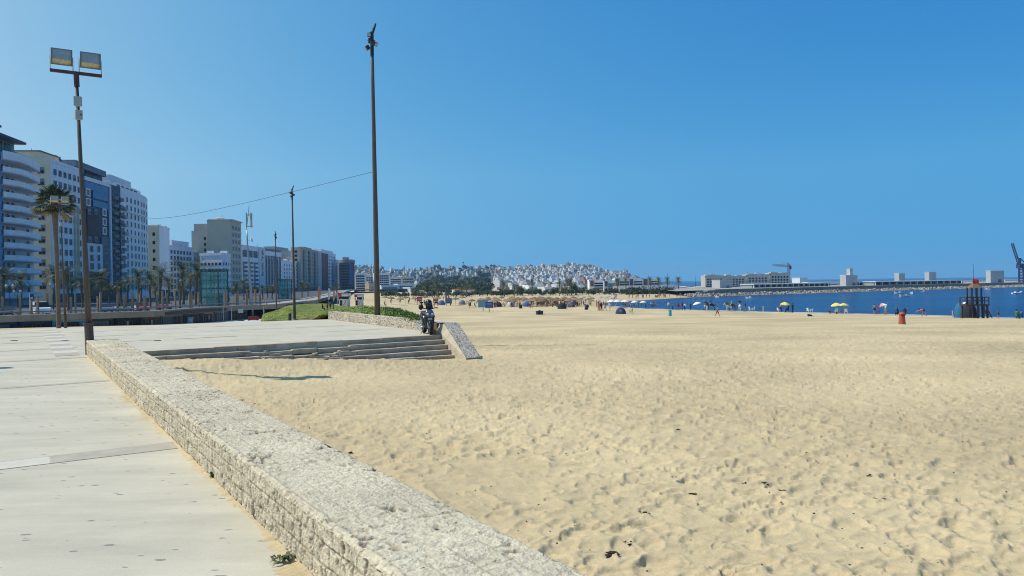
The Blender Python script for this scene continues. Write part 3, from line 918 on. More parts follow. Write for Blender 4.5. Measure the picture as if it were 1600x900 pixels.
def block(name, label, A, B, ytop, depth, wm, nfl=6, ncol=4, win=(1.3, 1.4), nside=0, z0=ROAD_Z, base=1, clutter=4, seed=1, group=None, parapet=True, bandm=None, wstyle=None, top_margin=1.0, skip=None, side_only_cols=None, um=(.08, .92), tier=None):
    r = random.Random(seed)
    a, b = XY(*A), XY(*B)
    f = Fac(a, b, z0)
    H = PT(A[0], ytop, A[1]).z - z0
    bk = -f.n * depth
    c, d = b + bk, a + bk
    mid = (a + b + c + d) / 4
    root = thing(name, label, 'building', (mid.x, mid.y, z0), 0, group)
    mb = MB()
    mb.prism([a, b, c, d], z0, z0 + H)
    mb.build('wall', wm, root, world=True)
    if parapet:
        mb = MB()
        for (p, q) in ((a, b), (d, a), (b, c)):
            ff = Fac(p, q, z0)
            ff.box(mb, -.12, ff.L + .12, H + .003, H + .75, -.25, .12)
        mb.build('parapet', wm, root, world=True)
    fh = (H - top_margin) / (nfl + base)
    w, h = win
    def col_rows(ff, n, u0, u1):
        for i in range(n):
            u = ff.L * (u0 + (u1 - u0) * (i + .5) / n)
            for k in range(nfl):
                if skip and skip(i, k): continue
                ff.add('window', winmesh(min(w, ff.L / n * .75), min(h, fh * .62), rstyle(r) if wstyle is None else wstyle), u, fh * (k + base) + fh * .28, root)
    if ncol: col_rows(f, ncol, *um)
    if nside:
        fs = Fac(d, a, z0); col_rows(fs, nside, .1, .95)
    if bandm is not None:
        mb = MB()
        for k in range(nfl):
            f.box(mb, 0, f.L, fh * (k + base) - .2, fh * (k + base) + .05, 0, .35)
        mb.build('floor_band', bandm, root, world=True)
    if tier:
        mb = MB()
        for (fr0, fr1, dz0, dz1) in tier:
            p0, p1 = a.lerp(b, fr0), a.lerp(b, fr1)
            off = -f.n * (depth * .12); off2 = -f.n * (depth * .8)
            mb.prism([p0 + off, p1 + off, p1 + off2, p0 + off2], z0 + H + dz0 + .002, z0 + H + dz1)
        mb.build('roof_storey', wm, root, world=True)
    if base:
        mb = MB()
        n = max(2, int(f.L / 5))
        for i in range(n):
            f.box(mb, f.L * (i + .1) / n, f.L * (i + .9) / n, .1, fh * base * .82, .02, .09)
        mb.build('shopfront', GLASS(), root, world=True)
    if clutter: roof_clutter(root, (a, b, c), z0 + H, r, clutter)
    return root, f, H, fh

# --- white tower with deep curved balconies
def tower_balconies():
    a, b = XY(-24, 158), XY(64.5, 184)
    f = Fac(a, b, ROAD_Z); H = PT(64.5, 255, 184).z - ROAD_Z
    back = -f.n * 18
    root = thing('apartment_tower', 'white tower at the left edge with curved balcony bands and a dark penthouse', 'building', ((a.x + b.x) / 2 - 9, (a.y + b.y) / 2, ROAD_Z))
    ug = f.u(9.5)
    mb = MB(); mb.prism([a - f.n * 1.5, b - f.n * 1.5, b + back, a + back], ROAD_Z, ROAD_Z + H)
    mb.build('wall', WHITE2(), root, world=True)
    mb = MB(); f.box(mb, 0, ug - 2.6, 3.2, H - .9, -1.45, .6)
    gl = mb.build('glass_column', BGLASS(), root, world=True)
    mb = MB()
    for k in range(24): f.box(mb, 0, ug - 2.6, 3.2 + k * (H - 4.1) / 24, 3.32 + k * (H - 4.1) / 24, .6, .68)
    for k in range(12): f.box(mb, (ug - 2.6) * k / 8, (ug - 2.6) * k / 8 + .12, 3.2, H - .9, .6, .67)
    mb.build('mullion', NAVY(), gl, world=False).matrix_world = Matrix.Identity(4)
    n = 12; fh = (H - 1.2) / n
    kx = f.u(30)
    prof = [(ug - 2.4, .9), (ug + .35 * (kx - ug), 2.3), (kx, 2.2), (kx + .5 * (f.L - kx), 1.2), (f.L - .1, .2)]
    for k in range(n):
        mb = MB()
        v0 = k * fh + fh * .62; v1 = v0 + (1.35 if k < n - 1 else 2.0)
        pts = [(f.A + f.d * u + f.n * o) for u, o in prof] + [f.A + f.d * (f.L - .1) - f.n * 1.45, f.A + f.d * (ug - 2.4) - f.n * 1.45]
        # parapet ring: outer skin with thickness, plus floor slab
        for i in range(len(prof) - 1):
            p, q = pts[i], pts[i + 1]
            ff = Fac(p, q, ROAD_Z); ff.box(mb, 0, ff.L, v0, v1, -.18, 0)
        mb.prism(pts, ROAD_Z + v0 + .02, ROAD_Z + v0 + .25)
        mb.build('balcony', WHITE(), root, world=True)
    wn = 0
    for k in range(n - 1):
        for u in (ug + 1.6, ug + 4.6, ug + 7.0, f.L - 3.2):
            f.add('window', winmesh(1.8 if u < ug + 3 else 1.2, 1.9, 0), u, k * fh + fh * .62 + .55, root, -1.5)
    mb = MB()
    hp = PT(30, 221, 172).z
    q = [f.A + f.d * 0, f.A + f.d * (f.L * .7), f.A + f.d * (f.L * .7) + back * .7, f.A + back * .7]
    z1 = ROAD_Z + H
    mb.prism([p - f.n * 2 for p in q], z1 + .01, z1 + 3.0, 1)
    mb.prism([p + f.n * .6 for p in q[:2]] + [p for p in q[2:]], z1 + 3.0, z1 + 3.5, 0)
    qq = [f.A, f.A + f.d * (f.L * .45), f.A + f.d * (f.L * .45) + back * .6, f.A + back * .6]
    mb.prism([p - f.n * 3 for p in qq], z1 + 3.5, z1 + 5.6, 1); mb.prism([p - f.n * 1.6 for p in qq[:2]] + qq[2:], z1 + 5.6, z1 + 6.1, 0)
    f.box(mb, f.L * .7, f.L - 1, H + .01, H + 1.5, -2.5, -2.2, 0)
    mb.build('penthouse', [NAVY(), SLATE()], root, world=True)
    mb = MB()
    for u, w in ((f.L * .1, 4), (f.L * .3, 5), (f.L * .52, 3)): f.box(mb, u, u + w, H + .6, H + 2.7, -2.0, -1.93)
    mb.build('penthouse_glazing', GLASS(), root, world=True)
tower_balconies()

# --- cream-sided white block
r2, f2, H2, fh2 = block('apartment_block', 'white apartment block with a cream end wall behind the tall palm', (80, 195), (133, 214.5), 252, 14, WHITE(), 11, 6, (1.5, 1.5), 0, seed=3, clutter=5)
fs = Fac(f2.A - f2.n * 14, f2.A, ROAD_Z)
mb = MB(); fs.box(mb, 0, fs.L + .25, 0, H2 + .9, .002, .2); mb.build('end_wall', CREAM(), r2, world=True)
for k in range(11): fs.add('window', winmesh(1.5, 1.6, 1), fs.L - 1.9, fh2 * (k + 1) + .8, r2, .2)
mb = MB()
p0, p1 = f2.P(.5, 0).xy, f2.P(f2.L * .55, 0).xy
mb.prism([p0 - f2.n * 2.5, p1 - f2.n * 2.5, p1 - f2.n * 12, p0 - f2.n * 12], ROAD_Z + H2 + .01, ROAD_Z + H2 + 2.6)
mb.build('roof_storey', CREAM(), r2, world=True)
mb = MB()
mb.prism([p0 - f2.n * 2.1 - f2.d * .4, p1 - f2.n * 2.1 + f2.d * .4, p1 - f2.n * 12.4, p0 - f2.n * 12.4], ROAD_Z + H2 + 2.6, ROAD_Z + H2 + 2.85)
mb.build('roof', BROWN(), r2, world=True)
mb = MB()   # vertical fins near the right end of the front
for px in (117.5, 122.5): f2.box(mb, f2.u(px) - .2, f2.u(px) + .2, 6, H2 - 10, .01, .5)
mb.build('fin', CREAM(), r2, world=True)
mb = MB(); mb.lathe([(.1, 0), (.6, .12), (1.1, .45), (1.15, .5)], 12, 0, f2.P(f2.L * .68, H2 + 2.6, -4) - r2.location, Matrix.Rotation(R(50), 3, 'Y'))
mb.tube([f2.P(f2.L * .68, H2 + .1, -4) - r2.location, f2.P(f2.L * .68, H2 + 2.6, -4) - r2.location], .1, 6)
mb.build('satellite_dish', DARKM(), r2)

# --- navy and glass tower
def navy_tower():
    a, b = XY(132.5, 217), XY(190, 243)
    f = Fac(a, b, ROAD_Z); H = PT(133, 274.5, 217).z - ROAD_Z
    back = -f.n * 16
    root = thing('apartment_tower', 'dark navy tower with blue glass bands, a maroon panel and white framed windows', 'building', ((a.x + b.x) / 2 - 8, (a.y + b.y) / 2, ROAD_Z))
    mb = MB(); mb.prism([a, b, b + back, a + back], ROAD_Z, ROAD_Z + H); mb.build('wall', NAVY(), root, world=True)
    mb = MB(); f.pbox(mb, 132.6, 172.5, 275, 281, .01, .6); f.box(mb, f.u(171.5), f.u(173.2), f.v(171.5, 445), H, .01, .6); mb.build('white_surround', WHITE(), root, world=True)
    for (x0, x1, y0, y1) in ((133, 171, 282, 294), (146, 171, 297, 309), (146, 171, 312, 322)):
        mb = MB(); f.pbox(mb, x0, x1, y0, y1, .01, .3)
        g = mb.build('glass_band', BGLASS(), root, world=True)
        mb = MB()
        n = max(3, int((x1 - x0) / 4))
        for k in range(1, n): f.pbox(mb, x0 + (x1 - x0) * k / n - .15, x0 + (x1 - x0) * k / n + .15, y0, y1, .3, .38)
        f.pbox(mb, x0, x1, (y0 + y1) / 2 - .25, (y0 + y1) / 2 + .25, .3, .37)
        mb.build('mullion', NAVY(), g).matrix_world = Matrix.Identity(4)
    for px, y in ((139, 302), (139, 317), (164, 333), (164, 348), (164, 362)):
        f.add('window', winmesh(1.9, 1.6, 4), f.u(px), f.v(px, y + 3), root)
    mb = MB(); f.pbox(mb, 136.5, 155, 326, 377, .01, .25); mb.build('maroon_panel', simple('maroon_cladding', (.055, .02, .022), .6), root, world=True)
    for px, y in ((140, 332), (150, 332), (140, 375), (150, 375)): f.add('window', winmesh(1.6, 1.5, 1), f.u(px), f.v(px, y + 3), root, .25)
    mb = MB(); f.pbox(mb, 137.5, 154, 342, 365, .25, .33); mb.build('bronze_panel', simple('bronze_mesh', (.05, .04, .035), .6), root, world=True)
    mb = MB(); f.pbox(mb, 133, 158.5, 379, 424, .01, .5); mb.build('white_panel', WHITE2(), root, world=True)
    for px in (141, 152):
        for y in (391, 405, 418): f.add('window', winmesh(2.0 if px < 145 else 1.6, 1.7, 0), f.u(px), f.v(px, y + 2.5), root, .5)
    mb = MB(); f.pbox(mb, 158.8, 172, 369, 432, .01, .3); mb.build('slate_panel', SLATE(), root, world=True)
    for y in (387, 402, 417): f.add('window', winmesh(2.0, 1.5, 0), f.u(165), f.v(165, y + 2.5), root, .3)
    n = 12
    for k in range(n):
        v = 5.2 + k * (H - 7.5) / n
        mb = MB()
        for u0, u1 in ((f.u(174.5), f.u(181)), (f.u(184), f.u(189.5))):
            f.box(mb, u0, u1, v, v + .18, .01, 1.3); f.box(mb, u0, u1, v + .18, v + 1.05, 1.2, 1.3); f.box(mb, u0, u0 + .1, v + .18, v + 1.05, .01, 1.2); f.box(mb, u1 - .1, u1, v + .18, v + 1.05, .01, 1.2)
        mb.build('balcony', SLATE(), root, world=True)
        for px in (178, 187): f.add('window', winmesh(1.5, 1.8, 3), f.u(px), v + .3, root)
    z1 = ROAD_Z + H
    p0, p1, p2, p3 = f.P(-4, 0).xy, f.P(f.L * .72, 0).xy, f.P(f.L * .72, 0).xy + back * .8, f.P(-4, 0).xy + back * .8
    mb = MB(); mb.prism([p0 - f.n * 2.4, p1 - f.n * 2.4, p2, p3], z1 + .01, z1 + 2.2, 1)
    mb.prism([p0 - f.n * .2, p1 - f.n * 1.2, p1 - f.n * 4, p2, p3], z1 + 2.2, z1 + 3.9, 0)
    mb.build('roof_storey', [SLATE(), NAVY()], root, world=True)
    mb = MB()
    for u in (2, 7, 12): f.box(mb, u, u + 4, H + .3, H + 2.0, -2.37, -2.3)
    mb.build('glazing', GLASS(), root, world=True)
    mb = MB(); f.box(mb, 0, f.L, .1, 4.3, .02, .1); mb.build('shopfront', GLASS(), root, world=True)
navy_tower()

# --- white block with rounded end
def round_block():
    pts = [XY(190.5, 243), XY(221, 262), XY(228.5, 269), XY(232.5, 277)]
    back = Vector((-14, 0))
    H = PT(193, 297, 244).z - ROAD_Z
    root = thing('apartment_block', 'white apartment block with a rounded corner, arched windows and many small balconies', 'building', (pts[0].x - 6, pts[1].y, ROAD_Z))
    mb = MB(); mb.prism(pts + [pts[3] + back, pts[0] + back], ROAD_Z, ROAD_Z + H); mb.build('wall', WHITE(), root, world=True)
    r = random.Random(9)
    n = 12; fh = (H - 1.2) / 13
    for s in range(3):
        f = Fac(pts[s], pts[s + 1], ROAD_Z)
        cols = (3, 7, 11.5, 16, 20) if s == 0 else ((f.L * .5,) if s == 2 else (f.L * .27, f.L * .75))
        for u in cols:
            u = u * f.L / 22.5 if s == 0 else u
            for k in range(n):
                if s == 0 and u < 4 and k % 3: continue
                f.add('window', winmesh(1.2, 1.5, 5 if k in (6, 7) else rstyle(r)), u, fh * (k + 1) + .55, root)
        if s < 2:
            for kk in range(0, 9):
                for u in ((1.6, 5.6) if s == 0 else ()):
                    if (kk + int(u)) % 2: continue
            for band in (8.0, 10.9):
                mb = MB(); f.box(mb, 0, f.L, band * fh, band * fh + .22, .003, .3); mb.build('cornice', WHITE2(), root, world=True)
    f = Fac(pts[0], pts[1], ROAD_Z)
    for k in range(1, 12):
        mb = MB(); u0 = .3
        f.box(mb, u0, u0 + 3.2, fh * k - .1, fh * k + .9, .003, 1.2); mb.build('balcony', GREYB(), root, world=True)
    z1 = ROAD_Z + H; mb = MB()
    q = [p + Vector((-2.2, 1.5)) for p in pts]
    mb.prism(q[:3] + [q[2] + back * .6, q[0] + back * .6], z1 + .01, z1 + 2.7)
    q2 = [p + Vector((-4, 2)) for p in pts]
    mb.prism([q2[0], q2[1], q2[1] + back * .5, q2[0] + back * .5], z1 + 2.7, z1 + 5.2)
    mb.build('roof_storey', WHITE2(), root, world=True)
    mb = MB(); ff = Fac(q[0], q[1], ROAD_Z)
    for k in range(5): ff.box(mb, .8 + k * 4.2, 3.6 + k * 4.2, H + .5, H + 2.1, .02, .1)
    mb.build('glazing', GLASS(), root, world=True)
    mb = MB()
    for s in range(3):
        ff = Fac(pts[s], pts[s + 1], ROAD_Z); ff.box(mb, 0, ff.L, H + .003, H + .9, -.2, 0)
    mb.build('parapet', WHITE(), root, world=True)
round_block()

# --- mid-distance row
r5, f5, H5, fh5 = block('apartment_block', 'narrow cream slab block with one column of small windows beside the rounded white block', (250, 290), (266, 304), 355, 8.6, WHITE(), 7, 0, clutter=2, seed=5)
fs = Fac(f5.A - f5.n * 8.6, f5.A, ROAD_Z)
mb = MB(); fs.box(mb, 0, fs.L - .02, 0, H5 + .7, .002, .16); mb.build('end_wall', CREAM(), r5, world=True)
for k in range(7): fs.add('window', winmesh(.9, 1.3, 3), fs.L * .78, fh5 * (k + 1) + .9, r5, .16)
rb, fb, Hb, fhb = block('hotel_building', 'pale hotel with a regular grid of small square windows beside the cream slab', (262, 302), (303, 328), 385, 12, WHITE2(), 7, 7, (1.7, 1.5), seed=6, wstyle=0, clutter=5, tier=[(.3, .95, 0, 3)])
mb = MB()
for k in range(8): fb.box(mb, fb.L * (.08 + .84 * k / 7) - .12, fb.L * (.08 + .84 * k / 7) + .12, 3, Hb - .6, .003, .3)
mb.build('pilaster', WHITE(), rb, world=True)
block('apartment_block', 'narrow beige block squeezed between the grid hotel and the round white block', (302, 340), (315, 350), 396, 10, BEIGE(), 5, 3, (1.4, 1.4), seed=7, clutter=3)
# tall beige block with blank end wall
r6, f6, H6, fh6 = block('apartment_tower', 'tall beige tower with a blank end wall and stacked balconies on its sea side', (362, 345), (378, 362), 346, 10.4, BEIGE(), 9, 3, (2.2, 1.5), seed=8, clutter=3, bandm=WHITE2(), wstyle=3)
fs = Fac(f6.A - f6.n * 10.4, f6.A, ROAD_Z)
mb = MB()
q0, q1 = fs.P(-7.4, 0, -1.5).xy, fs.P(-.02, 0, -1.5).xy
mb.prism([q0, q1, q1 + Vector((0, 9)), q0 + Vector((0, 9))], ROAD_Z, PT(310, 362, 350).z)
q0 = fs.P(-6.3, 0, -1.5).xy
mb.prism([q0, q1, q1 + Vector((0, 8)), q0 + Vector((0, 8))], PT(310, 362, 350).z + .01, PT(312, 351, 350).z)
mb.build('stair_wing', BEIGE(), r6, world=True)
fw = Fac(fs.P(-7.4, 0, -1.5).xy, fs.P(-.02, 0, -1.5).xy, ROAD_Z)
for k in range(9): fw.add('window', winmesh(.9, 1.4, 3), fw.L * .8, 4 + k * 2.6, r6)
mb = MB()
f6b = Fac(f6.A - f6.n * 9, f6.A - f6.n * 2.2, ROAD_Z)
mb.lathe([(1.6, 0), (2.4, .1), (2.4, .9), (1.4, 1.3)], 14, 0, f6b.P(3, H6 + .8, -4) - r6.location)
mb.build('water_tank', BEIGE(), r6)
mb = MB(); f6.box(mb, -.3, f6.L + .6, H6 + .78, H6 + 1.05, -10, .9); mb.build('roof_overhang', WHITE2(), r6, world=True)

def white_round():
    pts = [XY(313, 292), XY(347, 290), XY(356, 294), XY(361, 303)]
    H = PT(313, 399, 292).z - ROAD_Z
    root = thing('apartment_block', 'low white block with a rounded corner standing behind the tall glass lift', 'building', (pts[1].x - 4, pts[1].y + 5, ROAD_Z))
    mb = MB(); mb.prism(pts + [pts[3] + Vector((-11, 6)), pts[0] + Vector((0, 14))], ROAD_Z, ROAD_Z + H); mb.build('wall', WHITE(), root, world=True)
    mb = MB()
    for s in range(3):
        ff = Fac(pts[s], pts[s + 1], ROAD_Z); ff.box(mb, -.1, ff.L + .1, H - .2, H + .8, -.2, .15)
    mb.build('parapet', WHITE(), root, world=True)
    r = random.Random(4)
    for s in range(3):
        f = Fac(pts[s], pts[s + 1], ROAD_Z)
        cols = [f.L * (i + .5) / 6 for i in range(6)] if s == 0 else [f.L * .3, f.L * .75]
        for k in range(5):
            for u in cols: f.add('window', winmesh(.85, 1.1, 3 if r.random() < .5 else 0), u, 2.6 + k * 2.3, root)
    roof_clutter(root, (pts[0], pts[1], pts[2] + Vector((0, 8))), ROAD_Z + H, r, 6)
white_round()

# --- hotel with the vertical name
r8, f8, H8, fh8 = block('hotel_building', 'white hotel with boxy white balconies and its name in tall vertical lettering', (378, 385), (439, 452), 385, 14, SLATE(), 0, 0, seed=10, clutter=3)
um0, um1 = f8.u(403), f8.u(412.5)
mb = MB(); f8.box(mb, um0, um1, 0, H8 + .9, .003, .9); mb.build('sign_column', WHITE2(), r8, world=True)
mb = MB()
for v0, v1 in ((H8 - 1.6, H8 + .9), (H8 - 7.6, H8 - 5.2)): f8.box(mb, 0, um0 - .02, v0, v1, .003, .5)
for i in range(4): f8.box(mb, um0 * i / 3 - .3, um0 * i / 3 + .3 - (.32 if i == 3 else 0), 2.5, H8 - 1.6, .003, .45)
f8.box(mb, um1 + .02, f8.L, H8 - 3.2, H8 - .6, .003, .5)
for i in range(7): f8.box(mb, um1 + .1 + (f8.L - um1 - .6) * i / 6, um1 + .6 + (f8.L - um1 - .6) * i / 6, 2.5, H8 - 3.2, .003, .4)
mb.build('white_frame', WHITE(), r8, world=True)
for k in range(6):
    for i in range(3):
        mb = MB(); u = um0 * (i + .5) / 3
        v = 3 + k * 2.2
        f8.box(mb, u - 2.3, u + 2.3, v, v + 1.15, .003, 1.2); mb.build('balcony', WHITE(), r8, world=True)
        f8.add('window', winmesh(2.6, 1.0, 3), u, v + 1.16, r8)
for i in range(6):
    for k in range(7):
        u = um1 + .35 + (f8.L - um1 - .6) * (i + .5) / 6
        f8.add('window', winmesh(1.3, 1.2, 4 if False else (0 if (i + k) % 3 else 1)), u, 3.2 + k * 2.3, r8)
for i in range(3): f8.add('window', winmesh(4.5, 1.7, 3), um0 * (i + .5) / 3, H8 - 4.6, r8)
def lettering(name, body, size, root, loc, rot, m, ext=.05):
    cu = bpy.data.curves.new(name, 'FONT'); cu.body = body; cu.size = size; cu.extrude = ext; cu.align_x = 'CENTER'; cu.align_y = 'CENTER'
    o = bpy.data.objects.new(name, cu); COL.objects.link(o)
    dg = bpy.context.evaluated_depsgraph_get()
    me = bpy.data.meshes.new_from_object(o.evaluated_get(dg))
    bpy.data.objects.remove(o); me.materials.clear(); me.materials.append(m)
    return put(name, me, root, loc, rot=rot)
pz = f8.P((um0 + um1) / 2, f8.v(408, 410), .97) - r8.location
M3 = Matrix.Rotation(f8.ang, 3, 'Z') @ Matrix.Rotation(R(90), 3, 'X') @ Matrix.Rotation(R(90), 3, 'Z')
lettering('sign_lettering', 'Barceló Tanger', 5.2, r8, pz, M3.to_euler(), NAVY()).scale = (.46, 1, 1)

block('apartment_block', 'white block with small dark windows to the right of the lettered hotel', (440, 462), (471, 512), 408, 14, WHITE(), 6, 7, (1.6, 1.3), seed=11, clutter=4)
block('apartment_block', 'grey stepped block rising behind the lettered hotel', (431, 530), (460, 575), 390, 12, GREYB(), 7, 5, (2.4, 1.2), seed=12, clutter=4, bandm=WHITE2(), wstyle=3, tier=[(.1, .8, 0, 2.5)])
r10, f10, H10, fh10 = block('apartment_tower', 'tall beige tower striped by dark vertical rows of balconies', (470, 500), (503, 575), 388, 6, mat('sand_render', (.40, .36, .27), .85, .1, .2), 9, 8, (1.7, 1.8), nside=1, seed=13, clutter=3, tier=[(.2, .55, 0, 1.8)], wstyle=3)
for i in range(4):
    mb = MB(); f10.box(mb, f10.L * (.1 + .25 * i), f10.L * (.16 + .25 * i), 3, H10 - .6, .12, .6); mb.build('recess_shade_strip', SLATE(), r10, world=True)  # plain slate strips; their dark colour stands in for shaded balcony recesses
r11, f11, H11, fh11 = block('apartment_tower', 'white and brown tower with a brown cladding stripe along its left side', (503, 562), (525.5, 622), 394, 10, WHITE(), 9, 3, (3.4, 1.5), seed=14, clutter=3, tier=[(.1, .9, 0, 2.6)], um=(.42, .98), wstyle=3)
mb = MB(); f11.box(mb, 0, f11.L * .4, 0, H11 - .5, .003, .5); mb.build('brown_panel', simple('red_brown_cladding', (.17, .07, .055), .7), r11, world=True)
block('apartment_block', 'slim white block wedged before the brown round-topped tower', (525, 610), (533, 628), 407, 10, WHITE2(), 8, 2, (1.6, 1.3), seed=15, clutter=1)
r12, f12, H12, fh12 = block('office_tower', 'brown tower with a glass strip and a rounded top at the end of the row', (532, 600), (554.5, 603), 412, 16, simple('brown_stone_cladding', (.15, .11, .10), .8), 8, 5, (1.1, 1.2), seed=16, clutter=0, wstyle=3, um=(.03, .6))
mb = MB(); f12.box(mb, f12.L * .62, f12.L * .86, 4, H12 - .5, .003, .4); mb.build('glass_strip', BGLASS(), r12, world=True)
mb = MB()
cen = f12.P(f12.L * .52, 0, -7)
for rr, z0_, z1_ in ((6.2, .8, 3.0), (4.6, 3.0, 3.4)): mb.lathe([(rr, z0_ + H12), (rr, z1_ + H12)], 24, 0, cen - r12.location)
mb.lathe([(5.6, .8 + H12), (5.6, 1.6 + H12)], 24, 0, cen - r12.location)
mb.build('round_roof', simple('pale_brown_render', (.3, .26, .24), .8), r12)
mb = MB(); f12.box(mb, f12.L * .2, f12.L * .65, H12 + 3.4, H12 + 5.4, -9, -6); mb.build('plant_room', GREYB(), r12, world=True)

# --- lower blocks at the foot of the hill
def z_at(px, y, D): return PT(px, y, D).z
low = [
 ('white six-storey block just right of the brown round-topped tower', 555, 571, 428, 640, WHITE, 6, 5), ('cream-topped white block behind the tall mast', 571, 586, 431, 655, WHITE2, 6, 4),
 ('white balconied block right of the tall mast', 592, 609, 428, 650, WHITE, 7, 5), ('long bluish white block on the lower slope', 609, 628, 434, 700, WHITE2, 5, 6),
 ('cream block stepping up the lower slope', 628, 647, 433, 760, CREAM, 4, 6), ('white terrace block low by the beach promenade', 596, 622, 447, 560, WHITE, 4, 8),
 ('white terrace block with a set-back top near the dark trees', 622, 646, 445, 575, WHITE, 4, 7), ('small white block against the dark trees', 641, 656, 450, 560, WHITE2, 3, 4),
 ('white house with a terrace among the dark trees', 672, 693, 444, 720, WHITE, 3, 5), ('long low red-roofed white building below the trees', 716, 742, 455, 430, WHITE, 2, 8),
 ('cream house behind the red-roofed building', 737, 757, 448, 560, CREAM, 2, 5), ('pale blue panel-fronted hall by the waterfront', 753, 776, 457, 400, lambda: mat('pale_blue_wall', (.3, .42, .5), .7, .1, .3), 1, 5),
 ('wide white block on the slope left of the old town', 780, 802, 447, 620, WHITE, 3, 6), ('white block with a flat terrace above the palm row', 803, 824, 444, 650, WHITE2, 4, 6),
 ('white waterfront block under the old town', 826, 850, 447, 560, WHITE, 3, 8), ('grey-white waterfront block beside the palms', 851, 872, 450, 540, WHITE2, 3, 6),
 ('low white waterfront block left of the new flats', 873, 892, 446, 600, WHITE, 3, 6), ('small white waterfront building near the round tree', 893, 914, 449, 520, WHITE2, 3, 6)]
for i, (lb, x0, x1, y0, D, wm, nf, nc) in enumerate(low):
    rt, ff, HH, _ = block('apartment_block' if nf > 3 else 'house', lb, (x0, D), (x1, D * 1.01), y0, 10, wm(), nf, nc, (1.5, 1.3), z0=-4.2, base=.5, clutter=2 if nf > 3 else 0, seed=40 + i, wstyle=3)
    if 'red-roofed' in lb:
        mb = MB(); ff.box(mb, -.5, ff.L + .5, HH + .76, HH + 1.3, -9, .6); mb.build('roof', simple('red_roof_tile', (.30, .09, .05), .85), rt, world=True)

# --- new white flats by the bay, with brown stair towers
xs = [(921, 943, 439), (944, 962, 440), (961, 983, 437), (983, 1004, 436.5), (1004, 1030, 436.5)]
wh = ['leftmost of the new white waterfront flats, beside the round tree', 'second of the new white waterfront flats from the left', 'middle one of the new white waterfront flats, tallest brown stair tower', 'fourth of the new white waterfront flats from the left', 'rightmost of the new white waterfront flats, next to open sky']
for i, (x0, x1, y0) in enumerate(xs):
    D = 470 + i * 12
    rt, ff, HH, fh = block('apartment_block', wh[i], (x0, D), (x1, D), y0, 12, WHITE(), 3, 5, (1.3, 1.7), z0=-4.2, base=.8, clutter=1, seed=70 + i, wstyle=5 if i % 2 else 3, group='new white waterfront flats', um=(.36, .98))
    mb = MB(); ff.box(mb, ff.L * .06, ff.L * .3, 3, HH + .2, .003, .5); mb.build('stair_tower', BROWN(), rt, world=True)
    mb = MB(); ff.box(mb, ff.L * .3, ff.L, HH * .36, HH * .36 + .2, .003, 1.0); ff.box(mb, ff.L * .3, ff.L, HH * .62, HH * .62 + .2, .003, 1.0); mb.build('balcony', WHITE2(), rt, world=True)

# ================================================================== HILL
RIDGE = [(380, 420), (470, 416), (555, 414), (585, 416), (605, 421.5), (625, 423), (650, 419.5), (675, 419), (696, 417.5), (735, 417.5), (753, 416.5), (790, 419), (818, 417.5), (851, 416), (875, 415), (890, 414), (911, 415), (932, 417.5), (942, 424.5), (978, 425.5), (984, 432.5), (1000, 437), (1030, 444), (1060, 450), (1080, 453)]
rx_ = [p[0] for p in RIDGE]; ry_ = [p[1] for p in RIDGE]
def ridge(px): return float(np.interp(px, rx_, ry_))
D0, D1 = 360., 1700.
def hill_pt(px, t):
    yb = 463.5 - (px - 800) * .012
    y = yb - (yb - ridge(px) - 1.5) * t
    D = D0 + (D1 - D0) * t
    return PT(px, y, D)
hp = np.arange(370, 1084, 4.0); ht = np.linspace(-.02, 1.08, 60)
HX, HY, HZm = (np.zeros((len(ht), len(hp))) for _ in range(3))
for j, p in enumerate(hp):
    for i, t in enumerate(ht):
        q = hill_pt(p, min(t, 1.0))
        if t > 1: k = (D1 + (t - 1) * 4000) / D1; q = Vector((q.x * k, q.y * k, q.z - (t - 1) * 300))
        HX[i, j], HY[i, j], HZm[i, j] = q.x, q.y, q.z
HZm += 1.2 * (fbm(HX * .02, HY * .02, 201, 3) - .5)
tag(put('hills', gridmesh('hills', HX, HY, HZm, mat('scrub_hillside', (.035, .05, .025), .95, .3, .02, col2=(.09, .09, .055)))), kind='structure')

def housemesh(seed):
    r = random.Random(seed); mb = MB()
    w, d, h = r.uniform(5, 9), r.uniform(5, 8), r.uniform(4.5, 9)
    mb.box((0, 0, h / 2 - 1.5), (w, d, h + 3), mi=0)
    for sx, sy, ww, dd in ((0, -d / 2 + .1, w, .2), (0, d / 2 - .1, w, .2), (-w / 2 + .1, 0, .2, d - .42), (w / 2 - .1, 0, .2, d - .42)):
        mb.box((sx, sy, h + .31), (ww, dd, .6), mi=0)
    if r.random() < .6: mb.box((r.uniform(-.2, .2) * w, d * .12, h + 1.3), (w * r.uniform(.35, .6), d * .5, 2.55), mi=0)
    n = max(2, int(w / 2.3))
    for f in range(max(1, int(h / 2.9))):
        for i in range(n):
            if r.random() < .2: continue
            mb.box((w * ((i + .5) / n - .5), -d / 2 - .03, f * 2.9 + 1.5), (1.0, .1, 1.3), mi=1)
    return mb
hm_ = [simple('house_%s' % n, c, .9, rand=.16, scale=.4) for n, c in (('white', (.80, .79, .76)), ('offwhite', (.68, .67, .65)), ('cream', (.52, .45, .34)), ('ochre', (.42, .30, .2)), ('pink', (.45, .29, .25)), ('grey', (.34, .35, .36)))]
kindw = ['white', 'offwhite', 'cream', 'ochre', 'pink', 'grey']
hv = [[housemesh(300 + v).mesh('house', [hm_[c], GLASS()]) for v in range(5)] for c in range(6)]
hl = ['white flat-roofed house crowded on the old town hill', 'dull white flat-roofed house crowded on the old town hill', 'cream flat-roofed house crowded on the old town hill', 'ochre flat-roofed house crowded on the old town hill', 'pinkish flat-roofed house crowded on the old town hill', 'grey flat-roofed house crowded on the old town hill']
